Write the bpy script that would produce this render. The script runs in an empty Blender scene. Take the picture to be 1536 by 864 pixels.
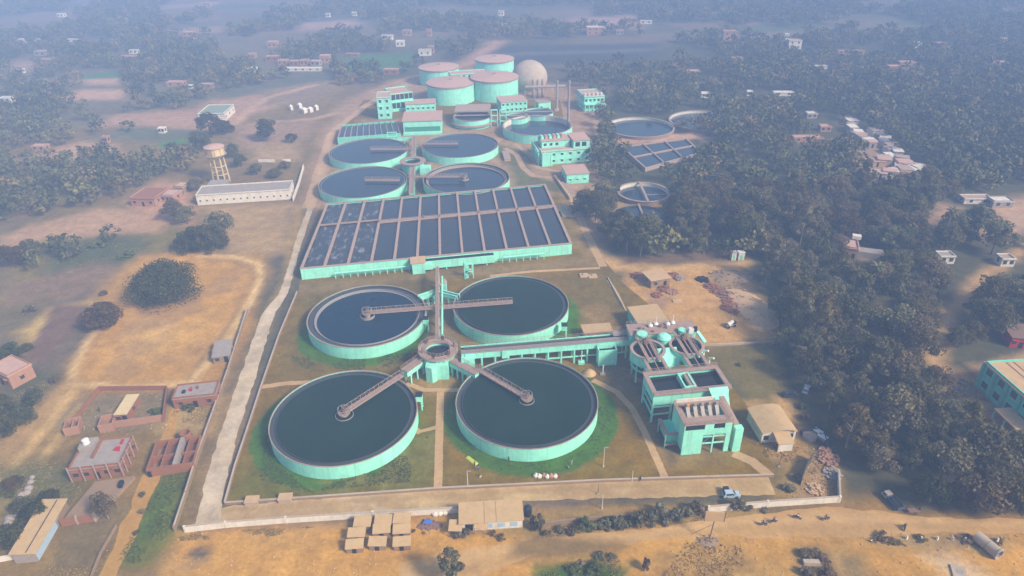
import bpy, bmesh, math, random
import numpy as np
from mathutils import Vector, Matrix
random.seed(7); RNG = np.random.default_rng(7)
S = bpy.context.scene; COL = S.collection
PI = math.pi
# ---------------------------------------------------------------- camera geometry (pixels of the 1536x864 photo -> ground)
FPX, PITCH, ROLL, CZ = 1030.33, .52589, -.015701, 119.0
_c, _s = math.cos(ROLL), math.sin(ROLL); _cp, _sp = math.cos(PITCH), math.sin(PITCH)
RIGHT = Vector((_c, _s*_sp, _s*_cp)); UP = Vector((-_s, _c*_sp, _c*_cp)); FWD = Vector((0, _cp, -_sp))
def G(px, py, z=0.0):
    d = RIGHT*(px-768) + UP*(432-py) + FWD*FPX
    t = (z-CZ)/d.z
    return (d.x*t, d.y*t)
def proj(x, y, z):
    v = Vector((x, y, z-CZ)); f = v.dot(FWD)
    return 768+FPX*v.dot(RIGHT)/f, 432-FPX*v.dot(UP)/f
def GG(pts, z=0.0): return [G(a, b, z) for a, b in pts]

# ---------------------------------------------------------------- mesh builder
class MB:
    def __init__(s): s.v = []; s.f = []
    def quad(s, a, b, c, d):
        n = len(s.v); s.v += [a, b, c, d]; s.f.append((n, n+1, n+2, n+3)); return s
    def poly(s, pts):
        n = len(s.v); s.v += list(pts); s.f.append(tuple(range(n, n+len(pts)))); return s
    def hexa(s, lo, hi):          # two loops of equal length
        k = len(lo); n = len(s.v); s.v += list(lo)+list(hi)
        s.f.append(tuple(n+i for i in reversed(range(k)))); s.f.append(tuple(n+k+i for i in range(k)))
        for i in range(k):
            j = (i+1) % k; s.f.append((n+i, n+j, n+k+j, n+k+i))
        return s
    def box(s, x0, x1, y0, y1, z0, z1):
        if x0 > x1: x0, x1 = x1, x0
        if y0 > y1: y0, y1 = y1, y0
        return s.hexa([(x0,y0,z0),(x1,y0,z0),(x1,y1,z0),(x0,y1,z0)], [(x0,y0,z1),(x1,y0,z1),(x1,y1,z1),(x0,y1,z1)])
    def prism(s, poly, z0, z1): return s.hexa([(x,y,z0) for x,y in poly], [(x,y,z1) for x,y in poly])
    def bar(s, a, b, w, h):       # box along a->b, width w, height h, centred
        a = Vector(a); b = Vector(b); d = b-a
        if d.length < 1e-6: return s
        d.normalize(); side = d.cross(Vector((0,0,1)))
        if side.length < 1e-3: side = Vector((1,0,0))
        side.normalize(); up = side.cross(d); side *= w/2; up *= h/2
        q = lambda p: [tuple(p-side-up), tuple(p+side-up), tuple(p+side+up), tuple(p-side+up)]
        return s.hexa(q(a), q(b))
    def tube(s, a, b, r, n=8, r2=None):
        a = Vector(a); b = Vector(b); d = (b-a).normalized(); r2 = r if r2 is None else r2
        u = d.cross(Vector((0,0,1)))
        if u.length < 1e-3: u = Vector((1,0,0))
        u.normalize(); w = d.cross(u)
        C = [(math.cos(2*PI*i/n), math.sin(2*PI*i/n)) for i in range(n)]
        return s.hexa([tuple(a+u*(r*c)+w*(r*e)) for c,e in C], [tuple(b+u*(r2*c)+w*(r2*e)) for c,e in C])
    def path(s, pts, r, n=8):
        for a, b in zip(pts, pts[1:]): s.tube(a, b, r, n)
        return s
    def lathe(s, prof, n=64, cx=0, cy=0, a0=0, a1=2*PI, closed=False):
        full = abs(a1-a0-2*PI) < 1e-6; m = n if full else n+1; k = len(prof); b = len(s.v)
        for i in range(m):
            t = a0+(a1-a0)*i/n; c, e = math.cos(t), math.sin(t)
            s.v += [(cx+r*c, cy+r*e, z) for r, z in prof]
        for i in range(n):
            j = (i+1) % m
            for q in range(k if closed else k-1):
                p = (q+1) % k; s.f.append((b+i*k+q, b+j*k+q, b+j*k+p, b+i*k+p))
        return s
    def ring(s, r0, r1, z0, z1, n=64, cx=0, cy=0, a0=0, a1=2*PI):
        s.lathe([(r0,z0),(r1,z0),(r1,z1),(r0,z1)], n, cx, cy, a0, a1, True)
        if abs(a1-a0-2*PI) > 1e-6:
            for t in (a0, a1):
                c, e = math.cos(t), math.sin(t); s.poly([(cx+r*c, cy+r*e, z) for r, z in ((r0,z0),(r1,z0),(r1,z1),(r0,z1))])
        return s
    def disk(s, r, z, n=64, cx=0, cy=0): return s.poly([(cx+r*math.cos(2*PI*i/n), cy+r*math.sin(2*PI*i/n), z) for i in range(n)])
    def xf(s, fn): s.v = [fn(*p) for p in s.v]; return s
    def mesh(s, name, smooth=False):
        me = bpy.data.meshes.new(name); me.from_pydata([tuple(p) for p in s.v], [], s.f)
        bm = bmesh.new(); bm.from_mesh(me); bmesh.ops.recalc_face_normals(bm, faces=bm.faces); bm.to_mesh(me); bm.free()
        if smooth:
            for p in me.polygons: p.use_smooth = True
        return me
def link(name, me, mat, parent=None):
    o = bpy.data.objects.new(name, me)
    if mat is not None and not me.materials: me.materials.append(mat)
    COL.objects.link(o)
    if parent: o.parent = parent
    return o
def tag(o, label, cat, group=None):
    o['label'] = label; o['category'] = cat
    if group: o['group'] = group
    return o
class T:                                   # a thing: an Empty at its base, local frame (x along, y back, z up)
    def __init__(s, name, label, cat, loc=(0,0,0), rot=0.0, group=None):
        s.o = bpy.data.objects.new(name, None); COL.objects.link(s.o)
        s.o.location = (loc[0], loc[1], loc[2] if len(loc) > 2 else 0.0); s.o.rotation_euler.z = rot
        s.o.empty_display_size = .2; tag(s.o, label, cat, group); s.rot = rot; s.loc = s.o.location.copy()
    def part(s, name, mb, mat, parent=None, label=None, smooth=False):
        o = link(name, mb.mesh(name, smooth), mat, parent or s.o)
        if label: o['label'] = label
        return o
    def L(s, x, y):                        # world xy -> local xy
        dx, dy = x-s.loc.x, y-s.loc.y; c, e = math.cos(s.rot), math.sin(s.rot)
        return (dx*c+dy*e, -dx*e+dy*c)
    def P(s, px, py, z=0.0): return s.L(*G(px, py, z))
def copy_thing(root, loc, rot=0.0, label=None, scale=None):
    c = root.copy(); COL.objects.link(c); c.location = loc; c.rotation_euler.z = rot
    if scale is not None: c.scale = scale
    if label: c['label'] = label
    for ch in root.children:
        d = ch.copy(); COL.objects.link(d); d.parent = c
        for g in ch.children:
            e = g.copy(); COL.objects.link(e); e.parent = d
    return c
def one(name, mb, mat, label, cat, group=None, smooth=False):     # a thing that is one mesh, origin moved to its base
    n = len(mb.v); cx = sum(p[0] for p in mb.v)/n; cy = sum(p[1] for p in mb.v)/n; z0 = min(p[2] for p in mb.v)
    mb.xf(lambda x,y,z: (x-cx, y-cy, z-z0)); o = link(name, mb.mesh(name, smooth), mat); o.location = (cx, cy, z0)
    return tag(o, label, cat, group)

# ---------------------------------------------------------------- materials
def _new(name):
    m = bpy.data.materials.new(name); m.use_nodes = True; nt = m.node_tree
    return m, nt, nt.nodes['Principled BSDF']
def N(nt, t, **kw):
    n = nt.nodes.new(t)
    for k, v in kw.items(): setattr(n, k, v)
    return n
def noise(nt, scale, detail=5, rough=.6, vec=None):
    n = N(nt, 'ShaderNodeTexNoise'); n.inputs['Scale'].default_value = scale; n.inputs['Detail'].default_value = detail; n.inputs['Roughness'].default_value = rough
    if vec is not None: nt.links.new(vec, n.inputs['Vector'])
    return n
def mrange(nt, src, a, b, c, d):
    n = N(nt, 'ShaderNodeMapRange'); nt.links.new(src, n.inputs[0])
    for i, v in enumerate((a,b,c,d)): n.inputs[i+1].default_value = v
    return n.outputs[0]
def mixc(nt, fac, a, b, mode='MIX'):
    n = N(nt, 'ShaderNodeMix', data_type='RGBA', blend_type=mode)
    for sock, v in ((n.inputs[0], fac), (n.inputs[6], a), (n.inputs[7], b)):
        if hasattr(v, 'is_output'): nt.links.new(v, sock)
        else: sock.default_value = v if not isinstance(v, tuple) else (*v, 1)
    return n.outputs[2]
def gpos(nt): return N(nt, 'ShaderNodeNewGeometry').outputs['Position']
def worn(name, base, dark, scale=.6, rough=.85, streak=0.0, amount=.6, spec=.3):
    """matte weathered surface: base colour broken by dirt patches, and vertical run-off streaks if asked"""
    m, nt, b = _new(name); pos = gpos(nt)
    n1 = noise(nt, scale, 6, .65, pos); f = mrange(nt, n1.outputs['Fac'], .42, .72, 0, amount)
    c = mixc(nt, f, base, dark)
    n2 = noise(nt, scale*9, 4, .6, pos)
    c = mixc(nt, mrange(nt, n2.outputs['Fac'], .35, .7, 0, .35), c, tuple(.72*x for x in base))
    if streak:
        mp = N(nt, 'ShaderNodeMapping'); nt.links.new(pos, mp.inputs[0]); mp.inputs['Scale'].default_value = (1.3, 1.3, .06)
        n3 = noise(nt, 1.0, 5, .7, mp.outputs[0])
        c = mixc(nt, mrange(nt, n3.outputs['Fac'], .5, .75, 0, streak), c, dark)
    nt.links.new(c, b.inputs['Base Color']); b.inputs['Roughness'].default_value = rough; b.inputs['Specular IOR Level'].default_value = spec
    return m
def water(name, col, rough=.12, foam=None, spec=.5, film=None):
    m, nt, b = _new(name); pos = gpos(nt)
    n = noise(nt, .12, 4, .6, pos); c = mixc(nt, mrange(nt, n.outputs['Fac'], .3, .7, 0, 1), tuple(.8*x for x in col), tuple(1.2*x for x in col))
    if film:
        nf = noise(nt, .25, 7, .75, pos); c = mixc(nt, mrange(nt, nf.outputs['Fac'], .6, .78, 0, .5), c, film)
    if foam:
        mp = N(nt, 'ShaderNodeMapping'); nt.links.new(pos, mp.inputs[0]); mp.inputs['Scale'].default_value = (.5, .22, .3); mp.inputs['Rotation'].default_value = (0, 0, .5)
        nf = noise(nt, 1.0, 8, .72, mp.outputs[0]); c = mixc(nt, mrange(nt, nf.outputs['Fac'], .54, .72, 0, .9), c, foam)
    nt.links.new(c, b.inputs['Base Color']); b.inputs['Roughness'].default_value = rough; b.inputs['Specular IOR Level'].default_value = spec
    nb = noise(nt, 1.3, 3, .6, pos); bp = N(nt, 'ShaderNodeBump'); bp.inputs['Strength'].default_value = .15; bp.inputs['Distance'].default_value = .05
    nt.links.new(nb.outputs['Fac'], bp.inputs['Height']); nt.links.new(bp.outputs[0], b.inputs['Normal'])
    return m
def painted(name, fine=.55, bump=.4, grass=0.0):
    """ground cover: the mesh's own soil colour, broken up by several sizes of noise"""
    m, nt, b = _new(name); pos = gpos(nt)
    at = N(nt, 'ShaderNodeAttribute', attribute_name='soil'); c = at.outputs['Color']
    n0 = noise(nt, .035, 6, .62, pos); n1 = noise(nt, .22, 7, .7, pos); n2 = noise(nt, 1.1, 6, .8, pos)
    mul = N(nt, 'ShaderNodeMath', operation='MULTIPLY'); nt.links.new(mrange(nt, n0.outputs['Fac'], .25, .75, .84, 1.16), mul.inputs[0]); nt.links.new(mrange(nt, n1.outputs['Fac'], .25, .75, 1-.45*fine, 1+.45*fine), mul.inputs[1])
    mu2 = N(nt, 'ShaderNodeMath', operation='MULTIPLY'); nt.links.new(mul.outputs[0], mu2.inputs[0]); nt.links.new(mrange(nt, n2.outputs['Fac'], .3, .7, 1-.35*fine, 1+.35*fine), mu2.inputs[1])
    v = N(nt, 'ShaderNodeVectorMath', operation='SCALE'); nt.links.new(c, v.inputs[0]); nt.links.new(mu2.outputs[0], v.inputs['Scale'])
    c = v.outputs[0]
    if grass:
        n3 = noise(nt, .5, 6, .75, pos); c = mixc(nt, mrange(nt, n3.outputs['Fac'], .52, .7, 0, grass), c, (.075,.095,.022))
    nt.links.new(c, b.inputs['Base Color']); b.inputs['Roughness'].default_value = .95; b.inputs['Specular IOR Level'].default_value = .1
    bp = N(nt, 'ShaderNodeBump'); bp.inputs['Strength'].default_value = bump; bp.inputs['Distance'].default_value = .25
    nt.links.new(n1.outputs['Fac'], bp.inputs['Height']); nt.links.new(bp.outputs[0], b.inputs['Normal'])
    return m
def leafmat(name, cols, trans=.12):
    """foliage: colour differs from leaf cluster to leaf cluster and from tree to tree"""
    m, nt, b = _new(name); geo = N(nt, 'ShaderNodeNewGeometry'); oi = N(nt, 'ShaderNodeObjectInfo')
    r = N(nt, 'ShaderNodeValToRGB'); nz = noise(nt, .42, 3, .55, geo.outputs['Position'])
    aa = N(nt, 'ShaderNodeMath', operation='MULTIPLY_ADD'); nt.links.new(geo.outputs['Random Per Island'], aa.inputs[0]); aa.inputs[1].default_value = .38; nt.links.new(mrange(nt, nz.outputs['Fac'], .28, .72, 0, .62), aa.inputs[2]); nt.links.new(aa.outputs[0], r.inputs[0])
    e = r.color_ramp.elements
    while len(e) < len(cols): e.new(.5)
    for i, c in enumerate(cols): e[i].position = i/(len(cols)-1); e[i].color = (*c, 1)
    hs = N(nt, 'ShaderNodeHueSaturation'); nt.links.new(r.outputs[0], hs.inputs['Color'])
    nt.links.new(mrange(nt, oi.outputs['Random'], 0, 1, .465, .525), hs.inputs['Hue'])
    m1 = N(nt, 'ShaderNodeMath', operation='MULTIPLY'); m1.inputs[1].default_value = 7.31; nt.links.new(oi.outputs['Random'], m1.inputs[0])
    m2 = N(nt, 'ShaderNodeMath', operation='FRACT'); nt.links.new(m1.outputs[0], m2.inputs[0])
    nt.links.new(mrange(nt, m2.outputs[0], 0, 1, .7, 1.35), hs.inputs['Value']); nt.links.new(mrange(nt, m2.outputs[0], 0, 1, 1.0, .75), hs.inputs['Saturation'])
    nt.links.new(hs.outputs[0], b.inputs['Base Color']); b.inputs['Roughness'].default_value = .75; b.inputs['Specular IOR Level'].default_value = .15
    tr = N(nt, 'ShaderNodeBsdfTranslucent'); nt.links.new(hs.outputs[0], tr.inputs['Color'])
    mx = N(nt, 'ShaderNodeMixShader'); mx.inputs[0].default_value = trans; nt.links.new(b.outputs[0], mx.inputs[1]); nt.links.new(tr.outputs[0], mx.inputs[2])
    nt.links.new(mx.outputs[0], nt.nodes['Material Output'].inputs['Surface'])
    return m
def plain(name, col, rough=.6, spec=.3, metal=0.0): 
    m, nt, b = _new(name); pos = gpos(nt); n = noise(nt, 2.5, 4, .6, pos)
    nt.links.new(mixc(nt, mrange(nt, n.outputs['Fac'], .3, .7, 0, .5), col, tuple(.75*x for x in col)), b.inputs['Base Color'])
    b.inputs['Roughness'].default_value = rough; b.inputs['Specular IOR Level'].default_value = spec; b.inputs['Metallic'].default_value = metal
    return m
M = dict(
 mint = worn('mint_paint', (.32,.85,.67), (.20,.48,.39), .35, .75, .8, .55),
 mintd = worn('mint_paint_aged', (.20,.62,.48), (.11,.36,.28), .5, .75, .5, .6),
 cope = worn('coping_concrete', (.40,.29,.24), (.24,.18,.15), .7, .9, 0, .6),
 deck = worn('walkway_concrete', (.36,.25,.21), (.21,.15,.13), .8, .9, 0, .6),
 conc = worn('pale_concrete', (.46,.37,.29), (.30,.23,.17), .25, .9, 0, .7),
 sandroof = worn('sandy_roof', (.55,.36,.20), (.38,.25,.14), .5, .9, 0, .6),
 pinkroof = worn('pink_roof', (.52,.33,.27), (.36,.23,.19), .4, .9, 0, .6),
 tan = worn('tan_sheet', (.52,.35,.18), (.36,.24,.12), .6, .8, .25, .5),
 white = worn('white_wash', (.72,.66,.58), (.46,.38,.30), .5, .85, .5, .6),
 brick = worn('red_brick', (.30,.125,.065), (.20,.105,.06), .8, .95, .2, .7),
 pinkw = worn('pink_wash', (.40,.215,.14), (.28,.16,.11), .5, .9, .4, .6),
 mud = worn('mud_plaster', (.30,.20,.12), (.20,.14,.09), .6, .95, .2, .6),
 greyw = worn('grey_render', (.34,.29,.26), (.22,.19,.17), .5, .9, .5, .6),
 teal = worn('teal_paint', (.15,.70,.54), (.09,.44,.34), .4, .8, .4, .5),
 dark = plain('dark_opening', (.018,.022,.024), .5),
 glass = plain('window_glass', (.04,.06,.07), .15, .5),
 steel = plain('grey_steel', (.30,.28,.27), .5, .5),
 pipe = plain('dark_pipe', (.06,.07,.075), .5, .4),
 rust = plain('rusty_steel', (.22,.13,.10), .7),
 cream = worn('cream_paint', (.66,.50,.28), (.42,.32,.20), .5, .8, .4, .5),
 greyroof = worn('faded_green_roof', (.24,.30,.22), (.16,.19,.15), .5, .9, 0, .6),
 green = plain('green_sheet', (.05,.26,.17), .6),
 red = plain('red_cloth', (.45,.03,.04), .8), blue = plain('blue_sheet', (.06,.16,.55), .6), bluel = plain('pale_blue', (.38,.50,.62), .4),
 yellow = plain('yellow_green_sheet', (.50,.55,.08), .7), orange = plain('orange_cloth', (.75,.28,.05), .8), whitep = plain('white_plastic', (.75,.74,.72), .5),
 black = plain('black_rubber', (.02,.02,.02), .7), cloth = plain('dark_cloth', (.05,.045,.05), .9), skin = plain('brown_skin', (.20,.10,.06), .6), denim = plain('blue_cloth', (.05,.08,.16), .9),
 bark = plain('bark', (.12,.085,.06), .95), palebark = plain('pale_bark', (.26,.22,.18), .9),
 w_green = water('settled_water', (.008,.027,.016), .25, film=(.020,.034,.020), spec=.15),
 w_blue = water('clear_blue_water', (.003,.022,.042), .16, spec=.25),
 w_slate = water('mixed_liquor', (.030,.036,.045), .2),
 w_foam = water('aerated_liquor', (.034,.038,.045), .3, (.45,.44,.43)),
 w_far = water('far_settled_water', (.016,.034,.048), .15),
 w_black = water('raw_sewage', (.012,.015,.015), .2),
)
# ---------------------------------------------------------------- camera, light, air
cam = bpy.data.cameras.new('camera'); co = bpy.data.objects.new('camera', cam); COL.objects.link(co); S.camera = co
mt = Matrix((RIGHT, UP, -FWD)).transposed().to_4x4(); mt.translation = (0, 0, CZ); co.matrix_world = mt
cam.sensor_width = 36; cam.lens = FPX/1536*36; cam.clip_start = .5; cam.clip_end = 9000
SUN_AZ = math.atan2(-.58, .81); SUN_EL = math.radians(38)         # from the right and a little behind the camera
sd = Vector((math.cos(SUN_EL)*math.cos(SUN_AZ), math.cos(SUN_EL)*math.sin(SUN_AZ), math.sin(SUN_EL)))
sl = bpy.data.lights.new('sun', 'SUN'); sl.energy = 4.8; sl.angle = math.radians(11); sl.color = (1, .88, .69)
so = bpy.data.objects.new('sun', sl); COL.objects.link(so); so.rotation_euler = sd.to_track_quat('Z', 'Y').to_euler(); so.location = (80, -60, 200)
W = bpy.data.worlds.new('World'); S.world = W; W.use_nodes = True; wn = W.node_tree
sky = wn.nodes.new('ShaderNodeTexSky'); sky.sky_type = 'NISHITA'; sky.sun_disc = False; sky.sun_elevation = SUN_EL
sky.sun_rotation = math.atan2(sd.x, sd.y); sky.air_density = 1.4; sky.dust_density = 3.0; sky.altitude = 100
wn.links.new(sky.outputs[0], wn.nodes['Background'].inputs[0]); wn.nodes['Background'].inputs[1].default_value = .14
S.view_settings.view_transform = 'Standard'; S.view_settings.look = 'None'; S.view_settings.gamma = 1; S.view_settings.exposure = .22; S.view_settings.use_curve_mapping = False
cy = S.cycles; cy.max_bounces = 5; cy.diffuse_bounces = 2; cy.glossy_bounces = 2; cy.transmission_bounces = 2; cy.volume_bounces = 3; cy.transparent_max_bounces = 6
cy.use_denoising = True; cy.caustics_reflective = False; cy.caustics_refractive = False
try: cy.denoiser = 'OPENIMAGEDENOISE'
except Exception: pass
hz = MB().box(-2300, 2300, -300, 3700, -1.0, CZ+3)
hm = bpy.data.materials.new('haze_air'); hm.use_nodes = True; hn = hm.node_tree; hn.nodes.remove(hn.nodes['Principled BSDF'])
pv = hn.nodes.new('ShaderNodeVolumePrincipled'); pv.inputs['Color'].default_value = (.39,.58,1.0,1); pv.inputs['Density'].default_value = .0009; pv.inputs['Anisotropy'].default_value = -.12
hn.links.new(pv.outputs[0], hn.nodes['Material Output'].inputs['Volume'])
ho = link('haze', hz.mesh('haze'), hm); ho['kind'] = 'stuff'; ho['label'] = 'blue winter haze thickening over the far fields and trees'

# ---------------------------------------------------------------- painting the soil
def _hash(ix, iy, seed):
    h = (ix.astype(np.int64)*374761393 + iy.astype(np.int64)*668265263 + seed*1442695041) & 0xffffffff
    h = ((h ^ (h >> 13))*1274126177) & 0xffffffff
    return ((h ^ (h >> 16)) & 0xffff)/65535.0
def vnoise(x, y, seed=0):
    ix, iy = np.floor(x), np.floor(y); fx, fy = x-ix, y-iy; fx = fx*fx*(3-2*fx); fy = fy*fy*(3-2*fy)
    a, b, c, d = _hash(ix,iy,seed), _hash(ix+1,iy,seed), _hash(ix,iy+1,seed), _hash(ix+1,iy+1,seed)
    return (a*(1-fx)+b*fx)*(1-fy)+(c*(1-fx)+d*fx)*fy
def fbm(x, y, sc, seed=0, oc=4):
    r = 0; a = .5
    for i in range(oc): r = r + a*vnoise(x/sc, y/sc, seed+i); sc /= 2.03; a /= 2
    return r/(1-.5**oc)
def seg_dist(x, y, P, closed):
    P = np.array(P); Q = np.roll(P, -1, 0) if closed else P[1:]; P0 = P if closed else P[:-1]; d = np.full(x.shape, 1e9)
    for (ax, ay), (bx, by) in zip(P0, Q):
        vx, vy = bx-ax, by-ay; t = np.clip(((x-ax)*vx+(y-ay)*vy)/(vx*vx+vy*vy+1e-9), 0, 1)
        d = np.minimum(d, np.hypot(x-ax-t*vx, y-ay-t*vy))
    return d
def inside(x, y, P):
    r = np.zeros(x.shape, bool); n = len(P)
    for i in range(n):
        (ax, ay), (bx, by) = P[i], P[(i+1) % n]
        c = ((ay > y) != (by > y)) & (x < (bx-ax)*(y-ay)/((by-ay) if abs(by-ay) > 1e-9 else 1e-9)+ax); r ^= c
    return r
def paint(x, y, base, layers):
    col = np.empty((len(x), 3)); col[:] = base
    for ly in layers:
        kind, pts, c, feather = ly[0], ly[1], np.array(ly[2]), ly[3]; opt = ly[4] if len(ly) > 4 else {}
        W_ = opt.get('w', 0); pa = np.array(pts); m = feather*2+W_+opt.get('warp', feather)*2+1
        sel = np.where((x > pa[:,0].min()-m) & (x < pa[:,0].max()+m) & (y > pa[:,1].min()-m) & (y < pa[:,1].max()+m))[0]
        if not len(sel): continue
        sx, sy = x[sel], y[sel]; wp = opt.get('warp', feather); sc = max(3.0, wp*4)
        dx = (fbm(sx, sy, sc, 11)-.5)*2*wp; dy = (fbm(sx, sy, sc, 23)-.5)*2*wp; ux, uy = sx+dx, sy+dy
        if kind == 'line': sdv = W_/2-seg_dist(ux, uy, pts, False)
        else:
            d = seg_dist(ux, uy, pts, True); sdv = np.where(inside(ux, uy, pts), d, -d)
        f = np.clip(sdv/feather*.5+.5, 0, 1)*opt.get('a', 1.0)
        if 'patch' in opt:      # only blotches of this size
            f = f*np.clip((fbm(sx, sy, opt['patch'], opt.get('seed', 5))-opt.get('cut', .5))*8+.5, 0, 1)
        col[sel] = col[sel]*(1-f[:,None])+c*f[:,None]
    return col
def set_soil(me, col):
    a = me.color_attributes.new('soil', 'FLOAT_COLOR', 'POINT')
    a.data.foreach_set('color', np.c_[col, np.ones(len(col))].astype(np.float32).ravel())
def grid_mesh(name, xs, ys, z, hole=None):
    X, Y = np.meshgrid(xs, ys); nx, ny = len(xs), len(ys)
    V = np.c_[X.ravel(), Y.ravel(), np.full(nx*ny, z)]; i = np.arange(ny-1)[:,None]*nx+np.arange(nx-1)[None,:]; i = i.ravel()
    Fc = np.c_[i, i+1, i+nx+1, i+nx]
    if hole:
        cx, cy_ = V[Fc].mean(1)[:,0], V[Fc].mean(1)[:,1]; Fc = Fc[~((cx > hole[0]) & (cx < hole[1]) & (cy_ > hole[2]) & (cy_ < hole[3]))]
    me = bpy.data.meshes.new(name); me.from_pydata(V.tolist(), [], Fc.tolist()); return me, V[:,0].copy(), V[:,1].copy()
def resample(pts, n):
    P = np.array(pts, float); d = np.r_[0, np.cumsum(np.hypot(*np.diff(P, axis=0).T))]; t = np.linspace(0, d[-1], n)
    return np.c_[np.interp(t, d, P[:,0]), np.interp(t, d, P[:,1])]
def patch(name, left, right, z, base, layers, mat, n, m, jit=0.0):
    A, B = resample(left, n), resample(right, n); t = np.linspace(0, 1, m)
    if jit:
        for Q, sd_ in ((A, 3), (B, 9)):
            Q[:,0] += (fbm(Q[:,0], Q[:,1], jit*5, sd_, 3)-.5)*2*jit; Q[:,1] += (fbm(Q[:,0], Q[:,1], jit*5, sd_+40, 3)-.5)*2*jit
    X = A[:,None,:]*(1-t[None,:,None])+B[:,None,:]*t[None,:,None]; V = X.reshape(-1, 2)
    i = (np.arange(n-1)[:,None]*m+np.arange(m-1)[None,:]).ravel(); Fc = np.c_[i, i+1, i+m+1, i+m]
    me = bpy.data.meshes.new(name); me.from_pydata(np.c_[V, np.full(len(V), z)].tolist(), [], Fc.tolist())
    if me.polygons[0].normal.z < 0: me.flip_normals()
    set_soil(me, paint(V[:,0].copy(), V[:,1].copy(), base, layers)); o = link(name, me, mat); o['kind'] = 'structure'; return o
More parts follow.
